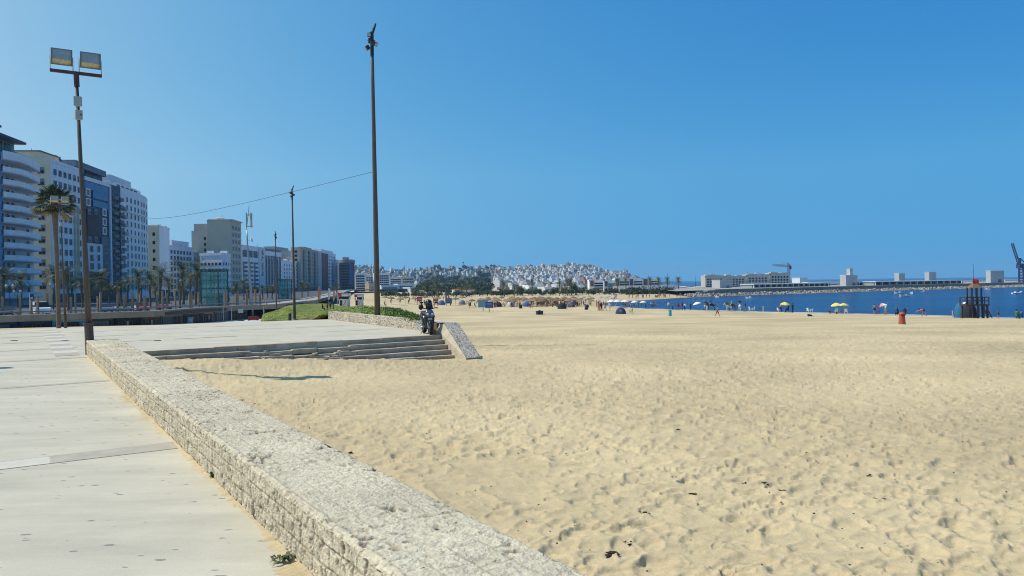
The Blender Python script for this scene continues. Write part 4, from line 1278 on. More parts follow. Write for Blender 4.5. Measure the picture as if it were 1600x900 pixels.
def tree_zone(px, y):
    return (655 < px < 772 and y > 428 + 10 * abs(math.sin(px * .07)) and vn(np.array([px * .05]), np.array([y * .12]), 210)[0] > .24)
hr = random.Random(77); placed = 0; rest = MB()
cand = []
for k in range(4200):
    px = hr.uniform(556, 1036) if hr.random() < .42 else hr.uniform(775, 1000)
    t = hr.random() ** .75
    t = .16 + .84 * t
    q = hill_pt(px, t)
    y = 463.5 - (px - 800) * .012 - (463.5 - (px - 800) * .012 - ridge(px) - 1.5) * t
    if tree_zone(px, y): continue
    dens = 1 if px > 775 else .75
    if hr.random() > dens: continue
    cand.append((q, px, t))
cand.sort(key=lambda c: c[0].y)
for q, px, t in cand:
    c = hr.choices(range(6), (36, 24, 14, 8, 9, 9))[0]; v = hr.randrange(5)
    rz = hr.uniform(.05, 1.0); s = hr.uniform(.36, .72) if hr.random() < .86 else hr.uniform(.75, 1.05)
    if placed < 300 and hr.random() < .17:
        o = put('house', hv[c][v], None, q + Vector((0, 0, -.2)), rz, s); placed += 1
        tag(o, hl[c], 'house', kindw[c] + ' houses on the old town hill')
    else:
        m_ = housemesh(300 + v)
        M_ = Matrix.Translation(q) @ Matrix.Rotation(rz, 4, 'Z') @ Matrix.Scale(s, 4)
        i0 = len(rest.v)
        rest.v += [tuple(M_ @ Vector(p)) for p in m_.v]
        rest.f += [tuple(i + i0 for i in f) for f in m_.f]
        rest.m += [(c if mi == 0 else 6) for mi in m_.m]
tag(rest.build('hillside_houses', hm_ + [GLASS()]), kind='stuff')
# ================================================================== ROAD DECK AND SHOPS
edge_px = [-90, 0, 120, 240, 370, 430, 490, 530, 550]
edge_D = [97, 101, 107, 113, 138, 144, 175, 260, 520]
def EP(px, back=0.0):
    D = float(np.interp(px, edge_px, edge_D))
    p = XY(px, D)
    a, b = XY(px - 3, float(np.interp(px - 3, edge_px, edge_D))), XY(px + 3, float(np.interp(px + 3, edge_px, edge_D)))
    d = (b - a).normalized()
    return p + Vector((-d.y, d.x)) * back
pts = [EP(p, .3) for p in edge_px]
mb = MB(); mb.prism(pts + [Vector((-35, 620)), Vector((-200, 620)), Vector((-200, 95))], -2.35, ROAD_Z)
tag(mb.build('elevated_road', simple('road_asphalt', (.07, .07, .075), .9, var=.15, scale=.3)), kind='structure')
mb = MB()
for o0, o1, z in ((2.5, 8, .006),):
    q = [EP(p, o0) for p in edge_px] ; q2 = [EP(p, o1) for p in edge_px]
    for i in range(len(q) - 1): mb.quad((*q[i], ROAD_Z + z), (*q[i + 1], ROAD_Z + z), (*q2[i + 1], ROAD_Z + z), (*q2[i], ROAD_Z + z))
tag(mb.build('pavement', simple('pavement_slabs', (.30, .28, .25), .9, scale=.8)), kind='structure')
fasc = thing('concrete_parapet', 'long grey concrete parapet along the edge of the raised seafront road', 'parapet', (*EP(240), ROAD_Z)); fasc['kind'] = 'thing'
mb = MB(); mc = MB()
fine_px = list(range(-90, 551, 10))
for a, b in zip(fine_px[:-1], fine_px[1:]):
    ff = Fac(EP(a), EP(b), 0)
    ff.box(mb, 0, ff.L, -2.45, -1.62, -.28, 0); ff.box(mc, 0, ff.L, -1.62, -1.53, -.33, .06)
mb.build('fascia', mat('weathered_concrete', (.27, .23, .18), .9, .25, .6, stretch=(1, 1, .3)), fasc, world=True)
mc.build('coping', simple('pale_coping', (.40, .38, .33), .9), fasc, world=True)
rail = thing('guard_rail', 'grey metal guard rail beside the raised seafront road', 'guard rail', (*EP(240, 2), ROAD_Z)); rail['kind'] = 'thing'
mb = MB()
rp_ = [Vector((*EP(p, 1.6), ROAD_Z + .72)) for p in fine_px]
mb.tube([p - rail.location for p in rp_], .10, 6); mb.build('rail', simple('dull_green_rail', (.20, .25, .26), .6), rail)
for k in range(0, len(fine_px), 2):
    mb = MB(); mb.box(Vector((*EP(fine_px[k], 1.72), ROAD_Z + .36)) - rail.location, (.1, .1, .72)); mb.build('post', GALV(), rail)

shop_spec = [(-40, 'dark_blue', 'dark blue shuttered beach shop at the far left under the road'), (30, 'dark_blue', 'dark blue shop front with slanting panels left of the palm trunk'), (82, 'light_blue', 'light blue painted shop with small square windows between palm and lamp post'), (136, 'dark_grey', 'dark corrugated shop front just right of the near lamp post'), (180, 'black', 'black-fronted shop with white notices under the road'), (222, 'brown', 'brown shop with stacked goods beneath the road'), (262, 'slate', 'slate grey shop front with a leaning blue board'), (296, 'dark_grey', 'dark shop with vertical cream slats'), (326, 'tan', 'tan stone-faced shop under the road'), (343, 'slate', 'narrow open-fronted shop near the white paving'), (366, 'dark_grey', 'last dark shop beside the builders clutter')]
scol = {'dark_blue': (.02, .05, .13), 'light_blue': (.16, .34, .47), 'dark_grey': (.05, .055, .06), 'black': (.02, .02, .022), 'brown': (.12, .09, .06), 'slate': (.12, .15, .18), 'tan': (.28, .20, .12)}
for i, (px, c, lb) in enumerate(shop_spec):
    p1 = shop_spec[i + 1][0] if i + 1 < len(shop_spec) else 392
    f = Fac(EP(px, 1.2), EP(p1, 1.2), -4.25)
    root = thing('beach_shop', lb, 'shop', (f.A.x, f.A.y, -4.25), group='shops under the raised road')
    mb = MB(); f.box(mb, .05, f.L - .05, 0, 1.88, -3, 0); mb.build('wall', simple('shop_' + c, scol[c], .75, var=.2, scale=1), root, world=True)
    n = max(1, int(f.L / 3))
    for k in range(n):
        mb = MB(); f.box(mb, f.L * (k + .14) / n, f.L * (k + .8) / n, .05, 1.45, .01, .07, 0)
        for q in range(5): f.box(mb, f.L * (k + .14 + .66 * q / 5) / n, f.L * (k + .14 + .66 * q / 5) / n + .06, .05, 1.45, .07, .12, 1)
        mb.build('shutter', [(GLASS() if (i + k) % 3 else SHUT()), (WOODP() if c == 'dark_grey' and i > 5 else SLATE())], root, world=True)
    mb = MB(); f.box(mb, .2, f.L - .2, 1.5, 1.82, .01, .12); mb.build('fascia_board', simple('board_' + c, tuple(v * 1.6 + .01 for v in scol[c]), .7), root, world=True)
    if i in (4, 5, 8):
        mb = MB(); f.box(mb, f.L * .45, f.L * .52, .5, 1.25, .13, .18); mb.build('notice', simple('pale_notice', (.55, .55, .52), .8), root, world=True)
# leaning board, paving, builders' clutter
mb = MB(); p = XY(292, 108); mb.quad((p.x - .5, p.y, -3.5), (p.x + .35, p.y, -3.5), (p.x + .35, p.y + .3, -2.4), (p.x - .5, p.y + .3, -2.4))
mb = MB(); mb.box((0, 0, .62), (.85, .06, 1.25), rot=Matrix.Rotation(R(-12), 3, 'X')); mb.box((0, -.085, .75), (.6, .02, .5), mi=1, rot=Matrix.Rotation(R(-12), 3, 'X'))
o = mb.build('leaning_board', [simple('pale_blue_board', (.30, .48, .62), .6), simple('white_print', (.6, .62, .62), .7)], loc=(*EP(292, -.5), -4.2)); tag(o, 'pale blue board leaning outside the slate grey shop', 'sign board')
mb = MB()
q = [XY(318, 118), XY(338, 205), XY(452, 205), XY(448, 118)]
mb.quad(*[(a.x, a.y, -4.17) for a in q][::-1]); tag(mb.build('promenade', simple('white_paving', (.50, .49, .46), .9, scale=.6)), kind='structure')

def onground(px, D, z): p = XY(px, D); return Vector((p.x, p.y, z))
t = thing('barrier', 'red plastic road barrier on the white paving', 'barrier', onground(395, 135, -4.17), 0.2)
mb = MB(); mb.box((0, 0, .42), (1.85, .32, .7), top=.92); mb.build('body', simple('red_plastic', (.33, .02, .02), .5), t)
mb = MB()
for x in (-.6, 0, .6): mb.box((x, -.13, .5), (.28, .1, .3))
mb.build('panel', simple('dark_red_panel', (.12, .01, .01), .5), t)
mb = MB()
for x in (-.7, .7): mb.box((x, 0, .04), (.3, .6, .08))
mb.build('foot', BLACKP(), t)
for i, (px, hgt, lb) in enumerate(((375.5, .0, 'white sign on a short post standing left of the red barrier'), (412, .0, 'dark sign post with a heavy base right of the red barrier'))):
    t = thing('sign_post', lb, 'sign', onground(px, 134, -4.17))
    mb = MB(); mb.box((0, 0, .06), (1.0, .7, .12)); mb.build('base', DARKM(), t)
    mb = MB(); mb.tube([(0, 0, .1), (0, 0, 1.7)], .05, 6); mb.build('pole', DARKM(), t)
    mb = MB(); mb.box((0, -.06, 1.75), (.9 if i == 0 else .35, .05, .7)); mb.build('panel', simple('pale_sign_face', (.38, .48, .55), .6) if i == 0 else simple('dark_sign_face', (.1, .08, .07), .6), t)
for px, lb in ((348, 'slim grey canopy post at the shop corner, nearest the shops'), (361, 'slim grey canopy post standing alone on the white paving'), (411, 'tall thin post behind the sign with the heavy base')):
    mb = MB(); mb.tube([(0, 0, 0), (0, 0, 2.5)], .09, 8); mb.box((0, 0, .06), (.3, .3, .12)); mb.box((0, 0, 2.53), (.26, .26, .08))
    tag(mb.build('canopy_post', GALV(), loc=onground(px, 132, -4.17)), lb, 'post')

# ---- pale posts along the road
post_px = [(-2, 5), (13, 4), (38, 3), (59.5, 5), (65.5, 3.2), (86, 6), (117.5, 3.5), (128.5, 5.5), (163, 3.2), (165, 6.5), (191, 4), (195.5, 5.6), (199.5, 3.3), (215.5, 4.5), (222.3, 4), (231, 3), (240.5, 5), (246.7, 4), (257.5, 3.1), (267, 5), (281.5, 3), (290.5, 5), (296.5, 4), (302, 3.2), (321, 3), (336, 3.2), (339.5, 5), (362.5, 3.5), (371.5, 3), (374, 5), (383, 3.2), (389.5, 4), (399, 3), (408, 4), (421, 3.4), (428, 4.4)]
pm = []
for h in (2.5, 2.8, 3.1):
    mb = MB(); mb.box((0, 0, h / 2), (.26, .26, h), top=.9); mb.box((0, 0, h + .04), (.3, .3, .08)); mb.box((0, 0, .15), (.34, .34, .3))
    pm.append(mb.mesh('wooden_post', WOODP()))
for i, (px, bk) in enumerate(post_px):
    tag(put('wooden_post', pm[(i * 7) % 3], None, (*EP(px, bk), ROAD_Z), .3 * i), 'slim pale square post lining the raised seafront road', 'post', 'pale posts along the raised road')

# ---- glass lifts
def glass_lift(px0, px1, D, ytop, lb):
    p = XY((px0 + px1) / 2, D); w = (px1 - px0) * D / F
    h = PT(px0, ytop, D).z - ROAD_Z
    t = thing('glass_lift', lb, 'lift tower', (p.x, p.y, ROAD_Z), R(-12)); d = w * .85
    gm = mat('green_lift_glass', (.16, .46, .42), .08, .1, .5, trans=.0, alpha=.27)
    mb = MB()
    for x, y, a, b in ((0, -d / 2, w - .2, .03), (0, d / 2, w - .2, .03), (-w / 2, 0, .03, d - .2), (w / 2, 0, .03, d - .2)): mb.box((x, y, h / 2), (a, b, h - .3))
    mb.build('glass_wall', gm, t)
    fr = mat('dark_green_frame', (.03, .08, .075), .5)
    mb = MB()
    for x in (-1, 1):
        for y in (-1, 1): mb.box((x * w / 2, y * d / 2, h / 2), (.18, .18, h))
    for k in range(5):
        z = .15 + k * (h - .35) / 4
        for y in (-1, 1): mb.box((0, y * d / 2, z), (w - .19, .12, .12))
        for x in (-1, 1): mb.box((x * w / 2, 0, z), (.12, d - .19, .12))
    for x in (-.2, .25): mb.box((x * w, -d / 2 + .06, h / 2), (.08, .06, h - .4))
    mb.build('frame', fr, t)
    mb = MB(); mb.box((0, 0, h + .12), (w + .5, d + .5, .22)); mb.build('roof', fr, t)
    mb = MB(); mb.box((0, 0, 1.4), (w * .6, d * .6, 2.3)); mb.box((0, 0, h / 2 + 1), (.12, .12, h - 2.2)); mb.build('cabin', simple('lift_cabin', (.1, .16, .16), .5), t)
glass_lift(320, 350, 150, 423, 'tall green glass lift shaft standing in front of the low white rounded block')
glass_lift(437, 453, 215, 437.5, 'smaller green glass lift shaft right of the lettered hotel')

# ================================================================== LAMPS, MASTS, CABLE
def flood_lamp(label, loc, group=None):
    t = thing('floodlight_post', label, 'floodlight post', loc, 0.0, group)
    lean = Vector((-.27, 0))
    H = 8.36
    P_ = lambda z: Vector((lean.x * z / H, 0, z))
    mb = MB(); mb.tube([P_(0), P_(.9)], [.125, .12], 14); mb.tube([P_(.9), P_(.96)], [.15, .15], 14); mb.build('sleeve', RUST(), t, smooth=False)
    mb = MB(); mb.tube([P_(.96), P_(3), P_(5.2), P_(8.26)], [.09, .075, .06, .044], 14); mb.build('pole', RUST(), t, smooth=True)
    ax = Vector((SD.x, SD.y, 0)); nx = Vector((-WD.x, -WD.y, 0))
    rz = math.atan2(SD.y, SD.x)
    top = P_(H)
    mb = MB(); mb.box(top + Vector((0, 0, 0)), (1.34, .07, .09), rz); mb.tube([P_(7.96), P_(8.36)], .075, 10); mb.build('crossbar', simple('red_brown_bar', (.10, .04, .035), .6, var=.3), t)
    Mz = Matrix.Rotation(rz, 3, 'Z')
    for sx in (-.37, .37):
        c = top + ax * sx + Vector((0, 0, .42))
        tilt = Mz @ Matrix.Rotation(R(14), 3, 'X')
        mb = MB()
        b = [tilt @ Vector(v) for v in ((-.25, -.06, -.21), (.25, -.06, -.21), (.25, .22, -.15), (-.25, .22, -.15))]
        t_ = [tilt @ Vector(v) for v in ((-.25, -.06, .21), (.25, -.06, .21), (.25, .22, .12), (-.25, .22, .12))]
        mb.hexa([c + v for v in b], [c + v for v in t_])
        fl = mb.build('floodlight', simple('pale_lamp_housing', (.46, .45, .42), .5), t)
        mb = MB()
        for x, z, w, h in ((0, .222, .54, .025), (0, -.222, .54, .025), (-.26, 0, .025, .42), (.26, 0, .025, .42)): mb.box(c + tilt @ Vector((x, -.075, z)), (w, .07, h), rot=tilt)
        mb.build('rim', simple('grey_lamp_rim', (.16, .16, .16), .5), fl)
        mb = MB(); mb.box(c + tilt @ Vector((0, -.066, .075)), (.48, .012, .27), rot=tilt, mi=0)
        for q in range(7): mb.box(c + tilt @ Vector((-.206 + q * .0686, -.066 - .006 * (q % 2), -.138)), (.0666, .018, .15), rot=tilt, mi=1)
        mb.build('lens', [mat('lamp_glass', (.24, .32, .40), .2), mat('gold_reflector', (.85, .50, .20), .5, .3, 9)], fl)
        mb = MB()
        for x in (-.29, .29):
            mb.tube([c + tilt @ Vector((x, .04, .02)), top + ax * (sx + x) + Vector((0, 0, .05))], .014, 6)
        mb.build('yoke', simple('white_yoke', (.55, .55, .55), .5), fl)
    for z, mi in ((7.5, 0), (7.1, 1)):
        mb = MB(); mb.box(P_(z) + nx * .12, (.19, .13, .27), rz - .35 + .5 * mi); 
        bx_ = mb.build('control_box', simple('grey_box', (.36, .37, .33), .6), t)
        mb = MB(); mb.tube([P_(z) + nx * .17 + ax * .06, P_(z) + nx * .205 + ax * .06], .02, 8); mb.build('knob', BLACKP(), bx_)
    return t
lp = XY(139, 22.6)
lamp = flood_lamp('brown floodlight post with two lamps standing at the end of the near stone wall', (lp.x, lp.y, 0))
l0 = copy_tree(lamp, (-19.4, 19.5, 0), 0, None, 'floodlight post standing beyond the left edge of the photo')
l2 = copy_tree(lamp, onground(101.5, 69, -1.65), R(8), (1.12, 1.12, 1.33), 'smaller floodlight post with two lamps beside the tall palm')
for c in l2.children:
    pass
for px in (22, 101, 174, 246):
    mb = MB(); mb.lathe([(.13, -.05), (.13, .012), (.10, .018), (.02, .018)], 14); g_ = GZ(px, 532.5, 0)
    tag(mb.build('floor_light', DARKM(), loc=(g_.x, g_.y, 0)), 'small dark round light set flush in the pale plaza', 'floor light', 'floor lights in a row across the plaza')
def mast(label, loc, H, rb, group):
    t = thing('light_mast', label, 'light mast', loc, 0, group)
    mb = MB(); lean = -.006
    mb.tube([(lean * H * k / 6, 0, H * k / 6) for k in range(7)], [rb * (1 - .52 * k / 6) for k in range(7)], 14); mb.build('pole', RUST(), t, smooth=True)
    mb = MB(); mb.box((0, 0, .12), (.5, .5, .24)); mb.build('base_plate', CONC(), t)
    x0 = lean * H
    mb = MB(); mb.box((x0, 0, H - .25), (.28, .08, .08)); mb.box((x0, 0, H - .6), (.08, .32, .08)); mb.tube([(x0, 0, H - 1), (x0, 0, H + .2)], .09, 8); mb.build('bracket', DARKM(), t)
    for (dx, dy, dz, az, el) in ((-.2, -.12, -.62, 200, 35), (.17, -.08, -.42, 330, 30), (-.1, .13, -.2, 120, 30), (-.08, -.12, .02, 250, 10)):
        M_ = Matrix.Rotation(R(az), 3, 'Z') @ Matrix.Rotation(R(el), 3, 'Y')
        mb = MB(); c = Vector((x0 + dx, dy, H + dz))
        mb.box(c, (.17, .22, .2), rot=M_); fl = mb.build('floodlight', DARKM(), t)
        mb = MB(); mb.box(c + M_ @ Vector((.09, 0, 0)), (.02, .19, .17), rot=M_); mb.build('lens', simple('floodlight_glass', (.35, .35, .33), .3), fl)
    mb = MB(); mb.tube([(x0 + .05, 0, H + .15), (x0 + .1, 0, H + .35), (x0 + .2, 0, H + .62)], [.05, .07, .04], 8); mb.build('aerial', DARKM(), t)
    return t
mp = PT(590, 495.5, 38)
m1 = mast('tallest brown light mast rising from the bank behind the stone wall', (mp.x, mp.y, mp.z - .15), 14.15, .148, 'brown light masts by the beach')
p_ = PT(460.5, 500, 83)
m2 = copy_tree(m1, (p_.x, p_.y, p_.z - .1), .8, (1, 1, 1.0), 'middle light mast rising from the lower grass slope')
p_ = PT(432, 487, 138)
m3 = copy_tree(m1, (p_.x, p_.y, p_.z - 1), 2.0, (1, 1, 1.06), 'farthest light mast, thin against the lettered hotel')
# antenna tower
t = thing('antenna_mast', 'tall grey telecom mast with three long panel aerials and a small dish', 'antenna mast', onground(394.5, 142, -4.17))
H = PT(394, 332, 142).z + 4.17
mb = MB(); mb.tube([(-.16 * k, 0, (H - 3.2) * k / 6) for k in range(7)], [.24, .22, .2, .18, .16, .14, .12], 10); mb.build('pole', GALV(), t, smooth=True)
for k in range(3):
    a = k * 2.1 + 1.2
    mb = MB(); mb.box((-.35 + .55 * math.cos(a), .55 * math.sin(a), H - 1.4), (.22, .16, 2.7), a, top=.95); mb.build('panel_aerial', simple('pale_green_aerial', (.33, .40, .33), .6), t)
mb = MB()
for z in (H - 2.6, H - .5): mb.lathe([(.5, z), (.55, z), (.55, z + .08), (.5, z + .08)], 12, 0, (-.35, 0, 0))
mb.tube([(-.96, 0, H - 3.2), (-.4, 0, H + 1.2)], .06, 6); mb.build('collar', GALV(), t)
mb = MB(); mb.lathe([(.02, 0), (.3, .06), (.42, .2), (.42, .24)], 14, 0, (-.1, -.2, H - 5.2), Matrix.Rotation(R(70), 3, 'Y')); mb.tube([(-.7, 0, H - 5.2), (-.1, -.2, H - 5.2)], .04, 6); mb.build('dish', WHITE2(), t)
# cable
a, b = PT(582.5, 268.5, 38), PT(231, 340.5, 268)
pts = []
for k in range(41):
    s = k / 40; p = a.lerp(b, s); p.z -= 4 * .9 * s * (1 - s); pts.append(p)
mb = MB(); mb.tube([p - a for p in pts], [.011 + .045 * k / 40 for k in range(41)], 5)
tag(mb.build('cable', DARKM(), loc=a), 'thin dark cable sagging from the tallest mast to the white rounded block', 'cable')

# ================================================================== PALMS AND TREES
def palm_meshes(seed, H, nf, L, droop, lw, th=.2, fan=False):
    r = random.Random(seed)
    tr = MB(); n = 14
    bend = r.uniform(-.25, .25)
    path = [(bend * (k / n) ** 2, .1 * math.sin(k * .5), H * k / n) for k in range(n + 1)]
    tr.tube(path, [th * (1.25 if k == 0 else 1.0 if k < n - 3 else 1 + .22 * (k - n + 3)) * (1 + .06 * (k % 2)) for k in range(n + 1)], 10)
    for k in range(70):      # old leaf stubs under the crown
        z = H - r.uniform(0, min(2.2, H * .28)); a = r.uniform(0, 6.28)
        c = Vector((bend * (z / H) ** 2, 0, z)) + Vector((math.cos(a), math.sin(a), 0)) * th * 1.05
        tr.quad(c + Vector((-.05, 0, -.1)), c + Vector((.05, 0, -.1)), c + Vector((.06 * math.cos(a), .16 * math.sin(a), .16)), mi=1)
    cr_ = MB(); C = Vector((bend, 0, H))
    for k in range(nf):
        az = 2.4 * k + r.uniform(-.3, .3); s = (k + .5) / nf
        el = R(82) - R(118) * s ** 1.1 + r.gauss(0, .08)
        ln = L * r.uniform(.8, 1.1)
        h = Vector((math.cos(az), math.sin(az), 0))
        if fan:
            tip = C + h * ln * .62 * math.cos(el) + Vector((0, 0, ln * .62 * math.sin(el)))
            cr_.tube([C, tip], [.035, .02], 4, 0)
            dirv = (tip - C).normalized(); side = dirv.cross(Vector((0, 0, 1)))
            side = side.normalized() if side.length > .1 else Vector((1, 0, 0))
            mi = 0 if s < .72 else (1 if s < .86 else 2)
            for q in range(13):
                w = R(-78 + 13 * q); ln2 = ln * .52 * r.uniform(.8, 1.1)
                d = dirv * math.cos(w) + side * math.sin(w)
                e = tip + d * ln2 + Vector((0, 0, -droop * ln2 * (.35 + abs(math.sin(w)) * .3)))
                pz = d.cross(Vector((0, 0, 1))); pz = pz.normalized() * lw if pz.length > .05 else Vector((lw, 0, 0))
                m_ = tip.lerp(e, .55) + Vector((0, 0, .05))
                cr_.quad(tip, m_ - pz, e, m_ + pz, mi=mi)
        else:
            p = C.copy(); e = el; ns = 9; prev = p
            up = Vector((0, 0, 1)); side = h.cross(up)
            mi = 0 if s < .6 else (1 if s < .9 else 2)
            for q in range(ns):
                e -= droop * (.05 + .17 * q / ns)
                step = h * math.cos(e) + up * math.sin(e)
                nx_ = p + step * ln / ns
                nrm = step.cross(side).normalized()
                cr_.quad(p + side * .025, p - side * .025, nx_ - side * .02, nx_ + side * .02, mi=mi)
                ll = ln * .30 * math.sin(math.pi * min(.97, (q + 1.2) / (ns + 1.0))) + .1
                for sd in (-1, 1):
                    for u in (.15, .6):
                        b0 = p.lerp(nx_, u); tipv = b0 + side * sd * ll * .8 + step * ll * .55 - nrm * 0 + up * (-.18 * ll)
                        wv = step * lw
                        cr_.quad(b0 - wv * .5, b0.lerp(tipv, .5) - wv * .6 + up * .03, tipv, b0.lerp(tipv, .5) + wv * .6 + up * .03, mi=mi)
                p = nx_
    bark = mat('palm_bark', (.17, .125, .085), .95, .3, 5, bump=.5, bscale=20)
    leafs = [simple('palm_leaf', (.045, .075, .02), .55, var=.3, scale=1), simple('old_palm_leaf', (.12, .13, .035), .6, var=.3, scale=1), simple('dry_palm_leaf', (.23, .18, .08), .8, var=.2, scale=1)]
    return tr.mesh('trunk', [bark, simple('leaf_stub', (.22, .165, .11), .9)], True), cr_.mesh('crown', leafs)
def palm(label, loc, meshes, rz=0, sc=1, group=None):
    t = thing('palm_tree', label, 'palm tree', loc, rz, group)
    put('trunk', meshes[0], t); put('crown', meshes[1], t)
    if hasattr(sc, '__len__'): t.scale = sc
    else: t.scale = (sc, sc, sc)
    return t
D = 80; zc = PT(86, 318, D).z
big = palm_meshes(1, zc + 3.2, 60, 2.15, .9, .07, .21, fan=True)
b_ = onground(90.5, D, -3.2)
palm('tall fan palm with a shaggy trunk towering over the raised road', b_, big, .4)
PV = [palm_meshes(20 + k, 5.5, 34, 2.7, 1.0, .05, .2) for k in range(4)]
pl = [(4, 432, 128), (33, 437, 150), (85.5, 429, 190), (106.5, 428, 128), (113, 444, 170), (128, 442, 150), (139, 441, 175), (158, 436, 140), (170, 449, 185), (188, 446, 150), (199, 441, 175), (216, 432, 150), (221, 446, 210), (234, 438, 140), (242.5, 452, 190), (249.5, 428, 150), (263, 441, 170), (281, 448, 138), (286, 421, 165), (297, 437, 190), (306, 423, 160), (313, 435, 185), (331, 436, 220), (357, 452, 190), (368, 448, 200), (381, 443, 210), (388, 452, 230), (399, 452, 215), (410, 450, 220), (418, 454, 240), (425, 452, 215), (472, 445, 240), (481, 447, 260), (526, 455, 250)]
for i, (px, y, D) in enumerate(pl):
    z = PT(px, y, D).z; s = max(.55, (z - ROAD_Z) / 5.5)
    w = min(1.25, max(.8, s))
    palm('green date palm lining the raised seafront road in front of the buildings', onground(px, D, ROAD_Z), PV[i % 4], i * 1.3, (w, w, s), 'palms along the raised road')

def tree_meshes(seed, h, w, nleaf, ls, col):
    r = random.Random(seed); mb = MB()
    blobs = [(Vector((r.gauss(0, w * .26), r.gauss(0, w * .26), h * r.uniform(.38, .85))), w * r.uniform(.18, .34)) for _ in range(9)]
    for k in range(nleaf):
        c, rad = blobs[k % len(blobs)]
        d = Vector((r.gauss(0, 1), r.gauss(0, 1), r.gauss(0, .8))).normalized()
        p = c + d * rad * r.uniform(.45, 1.1)
        n = (d + Vector((r.gauss(0, .6), r.gauss(0, .6), r.gauss(0, .6)))).normalized()
        a = n.orthogonal().normalized(); b = n.cross(a); s = ls * r.uniform(.6, 1.3)
        mb.quad(p - a * s, p - b * s * .6, p + a * s, p + b * s * .6, mi=r.choice((0, 0, 1)))
    tr = MB(); tr.tube([(0, 0, -1), (.05, 0, h * .3), (.1, .1, h * .6)], [w * .05, w * .04, w * .02], 7)
    for q in range(3):
        c = blobs[q][0]; tr.tube([(.05, 0, h * .28), tuple(c)], [w * .03, w * .012], 5)
    return tr.mesh('trunk', mat('tree_bark', (.10, .075, .05), .95, .3, 3)), mb.mesh('crown', [simple(col + '_leaf', dict(dark=(.028, .05, .022), mid=(.045, .075, .03), olive=(.07, .08, .035))[col], .7, var=.3, scale=.6), simple(col + '_leaf_light', dict(dark=(.05, .08, .03), mid=(.075, .11, .04), olive=(.11, .12, .05))[col], .7, var=.3, scale=.6)])
TV = [tree_meshes(60, 8, 9, 520, .75, 'dark'), tree_meshes(61, 10, 8, 520, .75, 'dark'), tree_meshes(62, 7, 9, 520, .7, 'mid'), tree_meshes(63, 6, 8, 450, .65, 'olive')]
def tree(label, loc, v, s, rz, group):
    t = thing('tree', label, 'tree', loc, rz, group); t.scale = (s, s, s * .95)
    put('trunk', TV[v][0], t); put('crown', TV[v][1], t)
tr_ = random.Random(31)
n = 0
while n < 95:
    px = tr_.uniform(650, 775); tq = tr_.uniform(.1, .98); q = hill_pt(px, tq)
    yb = 463.5 - (px - 800) * .012; y = yb - (yb - ridge(px)) * tq
    if not tree_zone(px, y) and tr_.random() < .8: continue
    tree('dark green tree in the wooded gap on the hillside', q, tr_.choice((0, 1, 0, 2)), tr_.uniform(.55, 1.05) * (1 + .4 * tq), tr_.uniform(0, 6), 'trees in the wooded gap on the hill'); n += 1
for k in range(85):
    px = tr_.uniform(556, 985); tq = tr_.choice((tr_.uniform(.88, 1), tr_.uniform(.2, 1))); q = hill_pt(px, tq)
    tree('dark tree standing between the hillside houses', q, tr_.choice((0, 1, 2)), tr_.uniform(.45, .85), tr_.uniform(0, 6), 'trees between the hillside houses')
for k in range(62):
    px = 600 + 405 * (k + tr_.random()) / 62; D = tr_.uniform(335, 365)
    v = tr_.choice((0, 2, 2, 3)); s = tr_.uniform(.28, .46) * (1.6 if 790 < px < 910 and tr_.random() < .35 else 1)
    tree('leafy tree in the long green row behind the beach', onground(px, D, -4.3), v, s, tr_.uniform(0, 6), 'trees in the row behind the beach')
for k in range(20):
    px = tr_.uniform(640, 915); D = tr_.uniform(322, 350); i = tr_.randrange(4)
    palm('palm rising from the green row behind the beach', onground(px, D, -4.3), PV[i], k, (.75, .75, tr_.uniform(.7, 1.15)), 'palms behind the beach')
for k, px in enumerate((965, 978, 1016, 1030, 1043, 1060)):
    palm('small palm before the long pale wall by the white waterfront flats', onground(px, 395, -4.3), PV[k % 4], k, (1.0, 1.0, 1.15), 'palms before the waterfront wall')
bush = [tree_meshes(70, 3.2, 9, 420, .55, 'dark')]
TV.append(bush[0])
for k, px in enumerate((984, 991, 999, 1007, 1021, 1029, 1037, 1043)):
    tree('low dark rounded bush at the top of the far sand', onground(px, 345, -4.5), 4, .8, k, 'dark bushes above the far sand')
# pale wall before the flats
w0, w1 = XY(958, 402), XY(1062, 405); f = Fac(w0, w1, -4.4)
t = thing('boundary_wall', 'long low pale wall with dark openings in front of the white waterfront flats', 'wall', (*w0, -4.4)); t['kind'] = 'thing'
mb = MB(); f.box(mb, 0, f.L, 0, 3.6, -.4, 0); mb.build('wall', WHITE(), t, world=True)
mb = MB(); f.box(mb, -.1, f.L + .1, 3.6, 3.8, -.5, .1); mb.build('coping', WHITE2(), t, world=True)
for px in (984, 990, 998): f.add('opening', winmesh(1.6, 2.2, 3), f.u(px), .6, t)
# ================================================================== PEOPLE
SKIN = {k: simple('skin_' + k, c, .6, var=.05) for k, c in dict(tan=(.30, .155, .095), fair=(.42, .25, .17), brown=(.20, .105, .065)).items()}
def cloth(n, c): return simple('cloth_' + n, c, .85, var=.12, scale=9)
CL = dict(black=(.015, .015, .018), navy=(.02, .03, .09), red=(.33, .03, .025), white=(.68, .68, .66), blue=(.05, .16, .4), orange=(.5, .13, .03), pink=(.5, .2, .22), green=(.04, .16, .09), grey=(.2, .2, .21), maroon=(.13, .02, .03), khaki=(.33, .29, .2), teal=(.04, .25, .27))
def C_(n): return cloth(n, CL[n])
HAIR = lambda: simple('dark_hair', (.012, .009, .007), .6)

